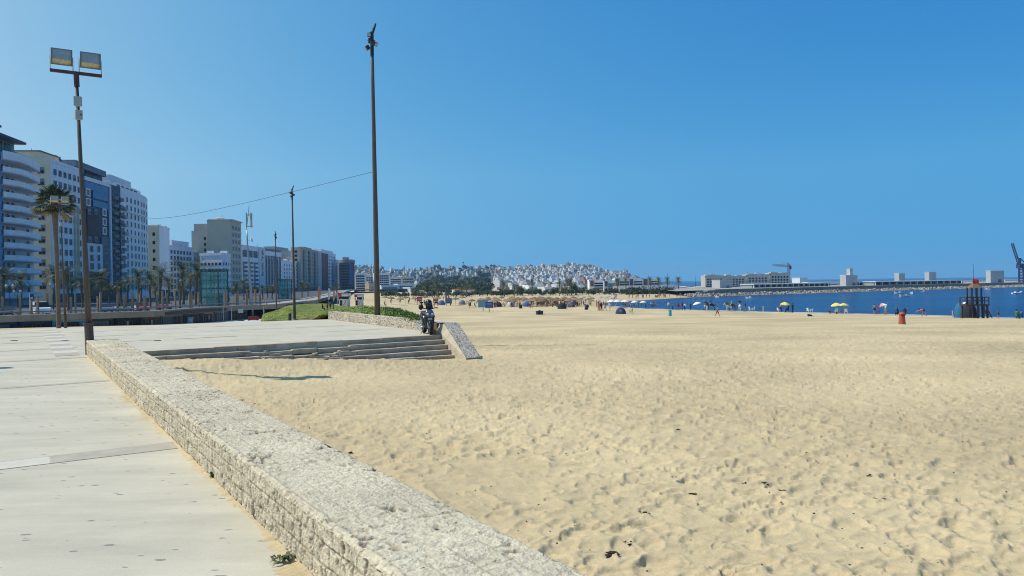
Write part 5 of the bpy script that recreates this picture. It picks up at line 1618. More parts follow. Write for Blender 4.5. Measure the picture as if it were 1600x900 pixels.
def figure(lean=0., legs=((0, 0), (0, 0)), arms=((8, 10), (8, 10)), hip=.92, head=0., build=1.0, spread=.10):
    """one continuous skinned body; +x is forward. Returns mesh, bones [(a, b, region)], head frame"""
    V, E, Rr, B = [], [], [], []
    def v(p, r): V.append(Vector(p)); Rr.append(r * build); return len(V) - 1
    def e(a, b, reg): E.append((a, b)); B.append((V[a], V[b], reg))
    ln = R(lean); up = Vector((math.sin(ln), 0, math.cos(ln)))
    P = Vector((0, 0, hip))
    i0 = v(P, .125); i1 = v(P + up * .17, .115); i2 = v(P + up * .36, .13); i3 = v(P + up * .485, .10); e(i0, i1, 'pelvis'); e(i1, i2, 'torso'); e(i2, i3, 'torso')
    hn = R(lean * .6 + head); hu = Vector((math.sin(hn), 0, math.cos(hn)))
    nk = P + up * .56; i4 = v(nk, .052); e(i3, i4, 'neck')
    hc = nk + hu * .13; fw = Vector((hu.z, 0, -hu.x))
    i5 = v(nk + hu * .06 + fw * .01, .062); i6 = v(hc + fw * .012, .094); i7 = v(hc + hu * .075, .07); e(i4, i5, 'head'); e(i5, i6, 'head'); e(i6, i7, 'head')
    i8 = v(hc + fw * .115 - hu * .015, .014); e(i6, i8, 'head')
    feet = []
    for s, (ta, kb), (sa, eb) in zip((-1, 1), legs, arms):
        hj = v(P + Vector((0, s * spread, -.05)), .088); e(i0, hj, 'pelvis')
        a = R(ta); d = Vector((math.sin(a), s * .03, -math.cos(a)))
        k = v(V[hj] + d * .42, .058); m_ = v(V[hj] + d * .2, .08); e(hj, m_, 'thigh'); e(m_, k, 'knee')
        b = R(ta - kb); d2 = Vector((math.sin(b), 0, -math.cos(b)))
        c_ = v(V[k] + d2 * .15, .056); an = v(V[k] + d2 * .40, .034); e(k, c_, 'shin'); e(c_, an, 'shin')
        f = Vector((math.cos(b * .4), 0, math.sin(b * .4))); heel = v(V[an] - f * .05 + d2 * .045, .03); to = v(V[an] + f * .17 + d2 * .04, .026); e(an, heel, 'foot'); e(an, to, 'foot'); feet.append(V[to].z - .03); feet.append(V[heel].z - .03)
        sh = v(P + up * .46 + Vector((0, s * .185, 0)), .062); e(i3, sh, 'shoulder')
        a = R(sa) + ln * .0; d = Vector((math.sin(a), s * .12, -math.cos(a))).normalized()
        el = v(V[sh] + d * .29, .04); um = v(V[sh] + d * .14, .048); e(sh, um, 'uparm'); e(um, el, 'forearm')
        a2 = a + R(eb); d2 = Vector((math.sin(a2), -s * .02, -math.cos(a2))).normalized()
        wr = v(V[el] + d2 * .25, .026); e(el, wr, 'forearm')
        pm_ = v(V[wr] + d2 * .075, .032); e(wr, pm_, 'hand')
        sd = Vector((0, 1, 0)); nf = d2.cross(sd).normalized()
        for q, L_ in enumerate((.065, .078, .072, .055)):
            kx = v(V[pm_] + d2 * L_ * .55 + nf * (q - 1.5) * .02, .010); tip = v(V[kx] + (d2 + sd * -s * .45).normalized() * L_ * .5, .008)
            e(pm_, kx, 'hand'); e(kx, tip, 'hand')
        tb = v(V[wr] + d2 * .05 + nf * .045, .011); e(wr, tb, 'hand')
    me = bpy.data.meshes.new('body'); me.from_pydata(V, E, [])
    o = bpy.data.objects.new('body', me); COL.objects.link(o)
    md = o.modifiers.new('s', 'SKIN'); md.use_smooth_shade = True
    for k, sv in enumerate(me.skin_vertices[0].data): sv.radius = (Rr[k], Rr[k]); sv.use_root = (k == 0)
    o.modifiers.new('u', 'SUBSURF').levels = 1
    bpy.context.view_layer.update()
    out = bpy.data.meshes.new_from_object(o.evaluated_get(bpy.context.evaluated_depsgraph_get()))
    bpy.data.objects.remove(o); bpy.data.meshes.remove(me)
    zmin = min(min(p.co.z for p in out.vertices), 9)
    return out, B, (hc, hu, fw), zmin

def regions(me, B):
    A0 = np.array([b[0] for b in B]); A1 = np.array([b[1] for b in B]); reg = [b[2] for b in B]
    d = A1 - A0; dd = (d * d).sum(1) + 1e-9
    res = []
    for p in me.polygons:
        c = np.array(p.center); t = np.clip(((c - A0) * d).sum(1) / dd, 0, 1)
        res.append(reg[int((((A0 + d * t[:, None]) - c) ** 2).sum(1).argmin())])
    return res

def garment(me, reg, which, m, off=.014, flare=0.0, hipz=.9):
    vs_, fs, mp_ = [], [], {}
    for p, r in zip(me.polygons, reg):
        if r not in which: continue
        f = []
        for vi in p.vertices:
            if vi not in mp_:
                q = me.vertices[vi]; mp_[vi] = len(vs_)
                c = q.co + q.normal * off
                if flare and c.z < hipz: c = Vector((c.x * (1 + flare * (hipz - c.z)), c.y * (1 + flare * (hipz - c.z)), c.z))
                vs_.append(tuple(c))
            f.append(mp_[vi])
        fs.append(tuple(f))
    g = bpy.data.meshes.new('garment'); g.from_pydata(vs_, [], fs); g.materials.append(m)
    g.polygons.foreach_set('use_smooth', [True] * len(fs)); g.update()
    return g
SHIRT, SHORTS, TROU, LONGS = ('torso', 'shoulder', 'uparm'), ('pelvis', 'thigh'), ('pelvis', 'thigh', 'knee', 'shin'), ('torso', 'shoulder', 'uparm', 'forearm')
def hairmesh(hf, long=False):
    hc, hu, fw = hf; mb = MB()
    M_ = Matrix((fw, Vector((0, 1, 0)), hu)).transposed()
    mb.ell(hc + hu * .035 - fw * .018, (.105, .093, .092), 10, 6, 0, M_)
    if long: mb.ell(hc - hu * .06 - fw * .06, (.05, .085, .13), 8, 6, 0, M_)
    return mb
_FIG = {}
def fig(key, **kw):
    if key not in _FIG:
        me, B, hf, zm = figure(**kw); _FIG[key] = (me, regions(me, B), hf, zm)
    return _FIG[key]
POSES = dict(stand=dict(arms=((6, 8), (-4, 12))), stand2=dict(legs=((6, 4), (-5, 2)), arms=((20, 60), (4, 15))), walk=dict(lean=4, legs=((24, 6), (-22, 14)), arms=((-22, 18), (24, 25))),
             bend=dict(lean=98, legs=((12, 4), (-20, 6)), arms=((55, 10), (75, 10)), head=-20), sit=dict(lean=-4, legs=((88, 85), (84, 80)), arms=((30, 50), (35, 50)), hip=.5),
             ground=dict(lean=12, legs=((118, 130), (112, 125)), arms=((45, 30), (50, 35)), hip=.12), ride=dict(lean=2, legs=((62, 70), (62, 70)), arms=((35, 45), (35, 45)), spread=.2), hold=dict(arms=((150, 25), (8, 10))))
def person(label, loc, rz, pose='stand', skin='tan', wear=(), hair=True, sc=1.0, group=None, sink=0.0):
    me, reg, hf, zm = fig(pose, **POSES[pose])
    t = thing('person', label, 'person', (loc[0], loc[1], loc[2] - (zm + .0) * sc - sink), rz, group); t.scale = (sc, sc, sc)
    b = me.copy(); b.materials.clear(); b.materials.append(SKIN[skin]); put('body', b, t)
    for nm, which, col, off, fl in wear: put(nm, garment(me, reg, which, C_(col), off, fl), t)
    if hair: hairmesh(hf, hair == 'long').build('hair', HAIR(), t, smooth=True)
    return t
def crowd_mesh(pose, skin, top, bottom):
    me, reg, hf, zm = fig(pose, **POSES[pose]); b = me.copy(); b.materials.clear()
    for m in (SKIN[skin], C_(top) if top else SKIN[skin], C_(bottom), HAIR()): b.materials.append(m)
    for p, r in zip(b.polygons, reg):
        p.material_index = 1 if r in SHIRT else (2 if r in SHORTS else (3 if r == 'head' and (p.center - hf[0]).dot(hf[2]) < .02 and (p.center - hf[0]).dot(hf[1]) > -.02 else 0))
    return b, zm
S = SAND
def W_(name, which, col, off=.014, fl=0.0): return (name, which, col, off, fl)

person('person walking right across the open sand in red shorts and a dark top', S(1121, 494.3), R(5), 'walk', 'tan', [W_('shirt', SHIRT, 'grey'), W_('shorts', SHORTS + ('knee',), 'red')], sc=1.04)
person('shirtless person in black shorts standing at the waterline, left of the striped parasol', S(1366.5, 491.3), R(75), 'stand2', 'fair', [W_('shorts', SHORTS, 'black')])
person('person in pale trousers under the white and maroon parasol', S(1384, 491.2), R(20), 'hold', 'tan', [W_('shirt', SHIRT, 'white'), W_('trousers', TROU, 'khaki')])
person('person bending right over at the waterline to the right of the red bin', S(1443.5, 494.3), R(180), 'bend', 'fair', [W_('swimwear', ('pelvis', 'thigh'), 'maroon')])
person('person in dark clothes sitting behind the red bin, on its left', S(1403, 493), R(100), 'ground', 'brown', [W_('shirt', LONGS, 'navy'), W_('trousers', TROU, 'black')], hair='long')
person('person in dark clothes sitting behind the red bin, on its right', S(1414, 493.2), R(70), 'ground', 'tan', [W_('shirt', LONGS, 'black'), W_('trousers', TROU, 'navy')], hair='long')
person('small person in blue standing by the water right of the lifeguard tower', S(1560, 496.8), R(90), 'stand', 'tan', [W_('shirt', SHIRT, 'blue'), W_('shorts', SHORTS, 'navy')], sc=.68)
person('person in green sitting on the sand at the right edge of the photo', S(1588, 498), R(30), 'ground', 'tan', [W_('shirt', LONGS, 'green', .04), W_('trousers', TROU, 'green', .03)], sc=1.05)
person('person in blue sitting on the sand at the very right edge', S(1598, 498.3), R(150), 'ground', 'fair', [W_('shirt', LONGS, 'blue', .04), W_('trousers', TROU, 'blue', .03)], sc=1.05)
person('person in a pink top and dark trousers left of the single yellow umbrella', S(1220, 487.8), R(60), 'stand2', 'tan', [W_('shirt', SHIRT, 'pink'), W_('trousers', TROU, 'black')], sc=.9)
person('person dressed in black sitting right of the single yellow umbrella pole', S(1231.5, 488.3), R(160), 'sit', 'brown', [W_('robe', LONGS + TROU, 'black', .03)], hair='long')
person('person in navy standing furthest right of the single yellow umbrella', S(1238.5, 488.4), R(120), 'stand', 'tan', [W_('robe', LONGS + TROU, 'navy', .025)])
person('person in a long orange dress at the front of the crowd', S(935.5, 485.6), R(70), 'stand', 'tan', [W_('dress', SHIRT + ('pelvis', 'thigh', 'knee', 'shin'), 'orange', .03, .35)], hair='long')
person('person in long black clothes beside the orange dress', S(939.8, 485.4), R(110), 'stand', 'tan', [W_('robe', LONGS + TROU, 'black', .03, .3)], hair='long')
person('person walking in a dark top and pale shorts right of the orange dress', S(945.3, 485.4), R(10), 'walk', 'tan', [W_('shirt', SHIRT, 'navy'), W_('shorts', SHORTS, 'grey')])
person('person in white standing left of the dome tent', S(952.5, 485), R(80), 'stand2', 'fair', [W_('shirt', LONGS, 'white', .02), W_('trousers', TROU, 'white', .02)])
person('person in a white top standing right behind the teal bin', S(1045, 484), R(90), 'stand2', 'tan', [W_('shirt', LONGS, 'white', .02), W_('trousers', TROU, 'grey')], sc=1.02)
for i, (px, y, tp, bt, lb, sc) in enumerate(((1051, 484, 'teal', 'navy', 'short person in teal just right of the teal bin', .75), (1060, 484.2, 'maroon', 'red', 'person in red and maroon right of the teal bin', .8), (1066, 484.4, 'maroon', 'maroon', 'person in a dark red robe left of the white beach umbrella', 1), (1070, 484.4, 'white', 'black', 'person in a white top left of the white beach umbrella', .85), (1079, 484.4, 'navy', 'navy', 'slim person in navy nearest the white beach umbrella', .85),
     (1101, 485, 'white', 'grey', 'person in a white top between the white umbrella and the dark horse', .75), (1105, 485, 'blue', 'white', 'person in blue and white leading the dark horse', .95), (1164.5, 486.4, 'black', 'khaki', 'person in black right of the white horse', .95))):
    person(lb, S(px, y), i * 1.3, 'stand' if i % 2 else 'stand2', 'tan', [W_('shirt', LONGS, tp, .02), W_('trousers', TROU, bt, .015)], sc=sc, hair='long' if i % 3 == 0 else True)
kl = [('black', 'black', 'person in black standing at the grass edge, leftmost of the small group'), ('red', 'maroon', 'person in red in the small group at the grass edge'), ('grey', 'black', 'person in grey in the small group at the grass edge'), ('navy', 'black', 'person in navy at the right of the small group by the grass')]
for i, (px, y) in enumerate(((503.5, 485.6), (511, 485.5), (515.8, 483), (520.2, 483))):
    D = 92; p = onground(px, D, PT(px, y, D).z)
    person(kl[i][2], p, i * 1.1, 'stand2' if i else 'sit', 'tan', [W_('shirt', LONGS, kl[i][0], .02), W_('trousers', TROU, kl[i][1], .02)], sc=.62 if i == 0 else .55)
for i, px in enumerate((1419, 1493, 1334, 1029, 1041, 1056)):
    p = GZ(px, 481 if px > 1200 else 476 + i * .2, SEA_Z)
    person('person swimming in the bay with only head and shoulders showing', p, i, 'stand', 'tan', [], group='swimmers in the bay', sink=1.35)

# crowd among the parasols
crw = random.Random(5)
pal_ = [('tan', 'maroon', 'black'), ('tan', 'black', 'navy'), ('fair', None, 'red'), ('brown', 'white', 'blue'), ('tan', 'orange', 'black'), ('fair', 'pink', 'grey'), ('tan', None, 'navy'), ('brown', 'navy', 'black'), ('fair', 'khaki', 'maroon'), ('tan', 'red', 'black')]
cms = [crowd_mesh(crw.choice(('stand', 'stand2', 'walk', 'sit', 'ground')), *pl_) for pl_ in pal_ for _ in range(2)]
cl_ = 'beachgoer among the crowd around the thatched parasols'
for k in range(190):
    if k < 150: px, y = crw.triangular(728, 962, 880), crw.uniform(474.5, 481.5)
    elif k < 170: px, y = crw.uniform(600, 730), crw.uniform(470, 479)
    else: px, y = crw.uniform(958, 1024), crw.uniform(479.5, 481.8)
    me, zm = crw.choice(cms); p = S(px, y)
    tag(put('person', me, None, (p.x, p.y, p.z - zm), crw.uniform(0, 6.28), crw.uniform(.82, 1.05)), cl_ if k < 150 else ('beachgoer by the scattered parasols left of the crowd' if k < 170 else 'beachgoer by the row of white umbrellas at the water'), 'person', 'beach crowd')
for k in range(34):
    px = crw.uniform(955, 1085); me, zm = crw.choice(cms)
    p = S(px, 467.3 - (px - 955) * .03 + crw.uniform(-.6, .5))
    tag(put('person', me, None, (p.x, p.y, p.z - zm), crw.uniform(0, 6.28)), 'tiny beachgoer on the far strip of sand across the bay', 'person', 'beachgoers on the far sand')

# ================================================================== PARASOLS
def parasol_mesh(rad, h, rise, cols, n=8, thatch=False, seed=0):
    r = random.Random(seed); mb = MB()
    top = MB()
    rings = [(.02, h + .0), (rad * .5, h - rise * .36), (rad, h - rise)]
    for k in range(n):
        a0, a1 = 2 * math.pi * k / n, 2 * math.pi * (k + 1) / n
        for (r0, z0), (r1, z1) in zip(rings[:-1], rings[1:]):
            P_ = lambda rr, a, z: (rr * math.cos(a), rr * math.sin(a), z)
            top.quad(P_(r0, a0, z0), P_(r1, a0, z1), P_(r1, a1, z1), P_(r0, a1, z0), mi=k % len(cols))
        if not thatch: top.quad(P_(rad, a0, h - rise), P_(rad * 1.01, a0, h - rise - .12), P_(rad * 1.01, a1, h - rise - .12), P_(rad, a1, h - rise), mi=k % len(cols))
    if thatch:
        for k in range(46):
            a = r.uniform(0, 6.28); rr = rad * r.uniform(.35, 1); z = h - rise * rr / rad
            top.quad((rr * math.cos(a), rr * math.sin(a), z + .06), (rr * math.cos(a + .2), rr * math.sin(a + .2), z + .05), ((rr + .28) * math.cos(a + .1), (rr + .28) * math.sin(a + .1), z - .26), mi=0)
    pole = MB(); pole.tube([(0, 0, -.2), (0, 0, h - .02)], .04 if thatch else .022, 6)
    return top.mesh('canopy', cols), pole.mesh('pole', WOODP() if thatch else GALV())
def umbrella(label, loc, meshes, tilt=(0, 0, 0), group=None, sc=1):
    t = thing('beach_umbrella', label, 'umbrella', loc, 0, group); t.rotation_euler = tilt; t.scale = (sc, sc, sc)
    put('canopy', meshes[0], t); put('pole', meshes[1], t); return t
yel = [simple('yellow_canvas', (.72, .52, .05), .7), simple('pale_yellow_canvas', (.74, .66, .22), .7)]
wht = [simple('white_canvas', (.74, .72, .68), .7)]
mar = [simple('white_canvas', (.74, .72, .68), .7), simple('maroon_canvas', (.16, .03, .04), .7), simple('pink_canvas', (.55, .28, .27), .7)]
straw = [simple('straw_thatch', (.27, .185, .095), .95, var=.3, scale=3)]
straw2 = [simple('dark_straw_thatch', (.18, .12, .07), .95, var=.3, scale=3)]
Uy, Uw, Um = parasol_mesh(.85, 1.95, .42, yel), parasol_mesh(.95, 2.0, .42, wht), parasol_mesh(.85, 1.85, .4, mar)
umbrella('single bright yellow umbrella at the waterline', S(1225.5, 488.2), Uy, (R(6), R(3), 0))
umbrella('left yellow umbrella of the overlapping pair by the water', S(1308.5, 490.2), Uy, (0, R(-10), .3))
umbrella('right yellow umbrella of the overlapping pair by the water', S(1318, 490.6), Uy, (0, R(5), .8), sc=.97)
umbrella('white and maroon striped umbrella tilted over the person in pale trousers', S(1384.5, 491.5) + Vector((0, .3, 0)), Um, (R(-8), R(16), 2.2), sc=1.0)
umbrella('large white umbrella leaning left near the dark horse', S(1091.5, 484.8), Uw, (0, R(-14), 0), sc=.88)
umbrella('white umbrella above the tents beneath the lifeguard tower platform', S(1510, 495.8), Uw, (0, 0, 0), sc=.95)
for i, px in enumerate((955.5, 964.5, 976, 992, 1005)):
    umbrella('white umbrella in the row of five at the edge of the bay', S(px, 481.5), Uw, (0, R(3 * (i % 3 - 1)), 0), 'row of white umbrellas', .95)
Ut = parasol_mesh(.95, 2.0, .42, [simple('sand_canvas', (.45, .38, .30), .8)])
TH = [parasol_mesh(1.35, 2.5, .75, straw, 9, True, 1), parasol_mesh(1.3, 2.45, .65, straw2, 9, True, 2)]
for k in range(88):
    px = crw.triangular(730, 950, 850); y = crw.uniform(474, 480)
    umbrella('straw thatched parasol in the dense rows on the central beach', S(px, y), TH[k % 2], group='thatched parasols', sc=crw.uniform(.7, .9))
for k, px in enumerate((602, 612, 625, 634, 647, 664, 683, 712, 722)):
    umbrella('straw parasol standing apart on the sand beyond the grass bank', S(px, 473.5 + (k * 7 % 5)), TH[k % 2], group='scattered straw parasols', sc=.95)
for k in range(12):
    px = crw.uniform(880, 960)
    umbrella('sand coloured canvas umbrella at the back of the parasol rows', S(px, crw.uniform(470, 473.5)), Ut, group='pale umbrellas at the back', sc=1.0)

# ================================================================== BEACH FURNITURE, TENTS, BINS, SIGNS
def chair(label, loc, rz, col, sc=1.0, group=None):
    t = thing('beach_chair', label, 'chair', loc, rz, group); t.scale = (sc, sc, sc)
    m = simple('plastic_' + col, CL[col], .45)
    mb = MB(); mb.box((0, 0, .42), (.44, .44, .04)); mb.build('seat', m, t)
    mb = MB(); mb.box((-.23, 0, .68), (.04, .44, .5), rot=Matrix.Rotation(R(-12), 3, 'Y')); mb.build('backrest', m, t)
    for x in (-1, 1):
        for y in (-1, 1):
            mb = MB(); mb.tube([(x * .2, y * .19, .41), (x * .25, y * .24, 0)], .025, 6); mb.build('leg', m, t)
    for y in (-1, 1):
        mb = MB(); mb.tube([(-.24, y * .24, .66), (.2, y * .25, .63), (.23, y * .23, .43)], .022, 6); mb.build('armrest', m, t)
    return t
chair('empty white plastic chair facing right by the white horse', S(1172.5, 486.8), R(10), 'white')
chair('empty white plastic chair facing left by the white horse', S(1177, 486.8), R(170), 'white')
chair('left of the two empty white chairs on the shore near the dark bundle', S(1263.5, 489.2), R(20), 'white')
chair('right of the two empty white chairs on the shore near the dark bundle', S(1267.8, 489.4), R(160), 'white')
chair('white chair under the left yellow umbrella', S(1307, 490.5), R(80), 'white')
chair('grey chair between the two yellow umbrellas', S(1313.5, 490.6), R(100), 'grey')
chair('white chair at the right under the yellow umbrella pair', S(1322, 490.8), R(60), 'white')
chair('small dark red folding chair beside the shirtless person', S(1372, 491.3), R(200), 'maroon', .85)
chair('light folding chair on the sand to the right of the dome tent', S(986, 489.8), R(150), 'khaki', 1.05)
chair('white chair behind the single yellow umbrella, at its left edge', S(1216.5, 487.9), R(20), 'white', .9)
t = thing('sun_lounger', 'low brown sun lounger left of the yellow umbrella pair', 'lounger', S(1301.5, 490.4), R(10))
mb = MB(); mb.box((.2, 0, .26), (1.2, .6, .06)); mb.build('seat', C_('maroon'), t)
mb = MB(); mb.box((-.62, 0, .42), (.6, .6, .05), rot=Matrix.Rotation(R(35), 3, 'Y')); mb.build('backrest', C_('maroon'), t)
for x in (-.6, .7):
    mb = MB(); mb.box((x, 0, .12), (.05, .55, .24)); mb.build('leg', WOODP(), t)

def dome(label, loc, w, h, col, door=None, rz=0.0):
    t = thing('dome_tent', label, 'tent', loc, rz)
    mb = MB(); n = 8
    prof = [(w / 2 * math.cos(math.pi / 2 * k / n) ** .8, h * math.sin(math.pi / 2 * k / n)) for k in range(n)] + [(.03, h)]
    mb.lathe(prof, 12, 0); mb.build('canopy', cloth('tent_' + col[0], col[1]), t, smooth=False)
    mb = MB()
    for a in (0, math.pi / 2):
        mb.tube([(w / 2 * 1.01 * math.cos(u) * math.cos(a), w / 2 * 1.01 * math.cos(u) * math.sin(a), h * 1.012 * math.sin(u)) for u in np.linspace(0.02, math.pi - .02, 13)], .02, 5)
    mb.build('pole', DARKM(), t)
    if door:
        mb = MB(); mb.ell((0, -w * .40, h * .32), (w * .2, w * .1, h * .36), 10, 6); mb.build('doorway', cloth('door_' + door[0], door[1]), t, smooth=True)
    return t
dome('dark navy dome tent pitched alone on the open sand', S(970, 490.3), 1.95, 1.2, ('navy', (.025, .045, .10)), ('slate', (.10, .13, .18)))
dome('blue beach tent under the left side of the lifeguard tower', S(1501, 496.4), 1.4, 1.75, ('blue', (.02, .14, .27)))
dome('dark beach tent between the lifeguard tower and the blue tent', S(1514, 496.6), 1.7, 1.8, ('dark', (.02, .02, .035)))
for i, (px, y, c, lb) in enumerate(((690, 476.5, ('blue2', (.06, .13, .28)), 'blue tent behind the scooter helmet on the distant sand'), (778, 479.5, ('plum', (.07, .03, .06)), 'plum coloured tent right of the blue sign board'), (798, 478.8, ('white', (.6, .6, .6)), 'white tent at the left of the crowd'), (824, 479, ('royal', (.04, .1, .35)), 'royal blue tent at the left of the crowd'), (892, 480, ('steel', (.08, .13, .2)), 'steel blue tent in front of the crowd'), (878, 482.5, ('black', (.02, .02, .02)), 'black tent in front of the crowd'), (722, 476, ('grey', (.2, .2, .22)), 'low grey tent left of the teal board'))):
    dome(lb, S(px, y), 2.1, 1.35, c, rz=i)

def bin_(label, loc, rb, rt, h, col, slot=True):
    t = thing('litter_bin', label, 'bin', loc, R(-8))
    m = simple('bin_' + col[0], col[1], .5, var=.15, scale=3)
    mb = MB(); mb.lathe([(rb, 0), (rb * 1.02, .05), (rt, h * .82), (rt, h)], 20); mb.build('body', m, t, smooth=False)
    mb = MB(); mb.lathe([(rt * 1.06, h - .01), (rt * 1.08, h + .04), (rt * .8, h + .12), (.05, h + .15)], 20); mb.build('lid', m, t)
    if slot:
        mb = MB(); mb.box((0, -rt * .93, h * .87), (rt * 1.25, .12, h * .09)); mb.build('slot', BLACKP(), t)
    return t
bin_('orange-red tapered litter bin standing on the open sand', S(1409.5, 506.8), .28, .235, .88, ('orange_red', (.42, .085, .045)))
bin_('teal cylindrical litter bin by the shore', S(1047, 494), .27, .26, 1.0, ('teal', (.05, .36, .38)), False)
def crate_bin(label, loc, w, h, tilt=0):
    t = thing('litter_bin', label, 'bin', loc, .3); t.rotation_euler = (0, tilt, .3)
    mb = MB(); mb.box((0, 0, h / 2), (w, w * .8, h), top=1.06); mb.build('body', simple('charcoal_bin', (.025, .03, .035), .6), t)
    mb = MB(); mb.box((0, 0, h + .04), (w * 1.1, w * .9, .09)); mb.ell((0, 0, h + .1), (w * .25, w * .25, .14), 8, 5); mb.build('lid', simple('charcoal_lid', (.04, .045, .05), .5), t)
crate_bin('squat charcoal bin standing alone on the sand in mid beach', S(843, 491.6), 1.1, .62)
crate_bin('charcoal bin tipped over in front of the crowd', S(915.5, 484), .62, 1.0, R(22))
crate_bin('small dark bin by the left of the thatched parasols', S(813.5, 482), .65, .75)
crate_bin('dark bin on the sand left of the teal board', S(734, 477.8), .6, .9)
t = thing('bag', 'dark bundle with a white towel lying on the sand near two white chairs', 'bag', S(1265.5, 494.2), .2)
mb = MB(); mb.ell((0, 0, .13), (.42, .25, .17), 10, 6); mb.ell((-.2, .05, .22), (.2, .18, .12), 8, 5); mb.build('bundle', C_('black'), t, smooth=True)
mb = MB(); mb.ell((.42, -.05, .06), (.28, .2, .08), 9, 5); mb.build('towel', C_('white'), t, smooth=True)
mb = MB(); mb.tube([(0, 0, -.2), (0, 0, 1.15)], .07, 8); tag(mb.build('marker_post', simple('white_post', (.6, .62, .62), .6), loc=S(1192.5, 487.6)), 'short white marker post at the waterline left of the yellow umbrella', 'post')
mb = MB(); mb.tube([(0, 0, -.2), (0, 0, .85)], .07, 8); tag(mb.build('marker_post', simple('pale_red_post', (.5, .38, .35), .6), loc=S(1488.5, 496)), 'short pale marker post left of the tents under the tower', 'post')

def board(label, px, y, wpx, hpx, legh, col, legs=1, back=False, name='sign_board', panel=None):
    p = S(px, y); k = p.y / F
    t = thing(name, label, 'sign board', p, R(10)); w, h, lg = wpx * k, hpx * k, legh * k
    mb = MB(); mb.box((0, 0, lg + h / 2), (w, .12, h)); mb.build('panel', simple('board_' + col[0], col[1], .5), t)
    mb = MB()
    for z in (lg, lg + h): mb.box((0, 0, z), (w + .1, .16, .08))
    for x in (-1, 1): mb.box((x * w / 2, 0, lg + h / 2), (.08, .158, h - .09))
    mb.build('frame', GALV(), t)
    for i in range(legs):
        mb = MB(); mb.box(((i - (legs - 1) / 2) * w * .6, .1, lg / 2), (.16, .1, lg + h * .4)); mb.build('leg', GALV(), t)
    if panel:
        mb = MB()
        for q in range(3): mb.box((0, -.075, lg + h * (.3 + .2 * q)), (w * .6, .03, h * .06))
        mb.build('print', simple('pale_print', (.35, .45, .6), .6), t)
    return t
board('larger teal-grey advertising board standing behind the blue board', 755, 486, 15, 11, 6, ('teal_grey', (.16, .34, .38)))
board('bright blue board in front of the teal-grey board', 764.5, 488, 12.5, 9.5, 7, ('blue', (.02, .07, .28)), panel=True)
board('blue board on two legs seen beyond the scooter', 701, 477.5, 10, 8, 3.5, ('mid_blue', (.03, .12, .32)), 2, panel=True)
# feather flags, kiosks, red stand
def feather(label, px, y, hpx, col, D=None):
    p = S(px, y); k = p.y / F; h = hpx * k
    t = thing('feather_flag', label, 'flag', p, R(15))
    mb = MB(); mb.tube([(0, 0, 0), (0, 0, h * .7), (.05, 0, h * .92), (.28 * h / 3, 0, h)], .04, 6); mb.build('pole', GALV(), t)
    mb = MB()
    prev = None
    for q in range(9):
        z = h * (.3 + .7 * q / 8); w = h * .23 * math.sin(math.pi * (.18 + .75 * q / 8)) ** .7 * (.35 + .65 * q / 8)
        row = [(.03, -.012, z), (w, .05 * math.sin(q), z - .04)]
        if prev: mb.hexa([(prev[0][0], -.012, prev[0][2]), (prev[1][0], prev[1][1] - .012, prev[1][2]), (prev[1][0], prev[1][1] + .012, prev[1][2]), (prev[0][0], .012, prev[0][2])], [(row[0][0], -.012, row[0][2]), (row[1][0], row[1][1] - .012, row[1][2]), (row[1][0], row[1][1] + .012, row[1][2]), (row[0][0], .012, row[0][2])])
        prev = row
    mb.build('sail', cloth('flag_' + col[0], col[1]), t)
feather('tall orange feather flag at the far end of the lawn', 497, 478, 30, ('orange', (.50, .20, .10)))
feather('white feather flag left of the drinks kiosks', 513, 476, 26, ('white', (.55, .55, .55)))
feather('salmon feather flag just left of the left kiosk', 520.5, 478, 24, ('salmon', (.5, .3, .24)))
feather('pale feather flag nearest the left kiosk', 527, 477, 22, ('pale', (.55, .48, .45)))
feather('left orange feather flag beyond the scooter', 696, 475.5, 16, ('orange', (.50, .20, .10)))
feather('right orange feather flag beyond the scooter', 700, 475.5, 15, ('orange2', (.55, .16, .08)))
def kiosk(label, px, y, wpx, hpx):
    p = S(px, y); k = p.y / F; w, h = wpx * k, hpx * k
    t = thing('drinks_kiosk', label, 'kiosk', p, R(-14))
    mb = MB(); mb.box((0, 0, h * .28), (w * .85, w * .7, h * .56)); mb.build('counter', simple('kiosk_white', (.62, .62, .62), .5), t)
    mb = MB()
    for x in (-1, 1):
        for yy in (-1, 1): mb.box((x * w * .42, yy * w * .33, h * .66), (.12, .12, h * .24))
    mb.box((0, w * .2, h * .66), (w * .7, .1, h * .2), mi=0); mb.build('post', DARKM(), t)
    mb = MB(); mb.box((0, 0, h * .87), (w, w * .8, h * .22)); hd = mb.build('header', simple('kiosk_white', (.62, .62, .62), .5), t)
    mb = MB(); mb.box((-w * .3, -w * .405, h * .87), (w * .36, .05, h * .21)); mb.build('red_sign', simple('kiosk_red', (.45, .02, .02), .5), hd)
    mb = MB(); mb.box((0, 0, h * .99), (w * 1.04, w * .84, h * .03)); mb.build('roof', BLACKP(), t)
    mb = MB()
    for z in (.17, .38): mb.lathe([(.11 * h, 0), (.11 * h, .04)], 16, 0, (-w * .2, -w * .351, h * z), Matrix.Rotation(R(90), 3, 'X'))
    mb.build('black_disc', BLACKP(), t)
    mb = MB(); mb.box((w * .2, -w * .37, h * .28), (w * .06, .04, h * .42), rot=Matrix.Rotation(R(28), 3, 'Y')); mb.build('red_stripe', simple('kiosk_red', (.45, .02, .02), .5), t)
kiosk('left white drinks kiosk with black discs and a red stripe', 538.5, 479, 16, 21)
kiosk('right white drinks kiosk with black discs and a red stripe, farther off', 561.5, 478, 12, 18)
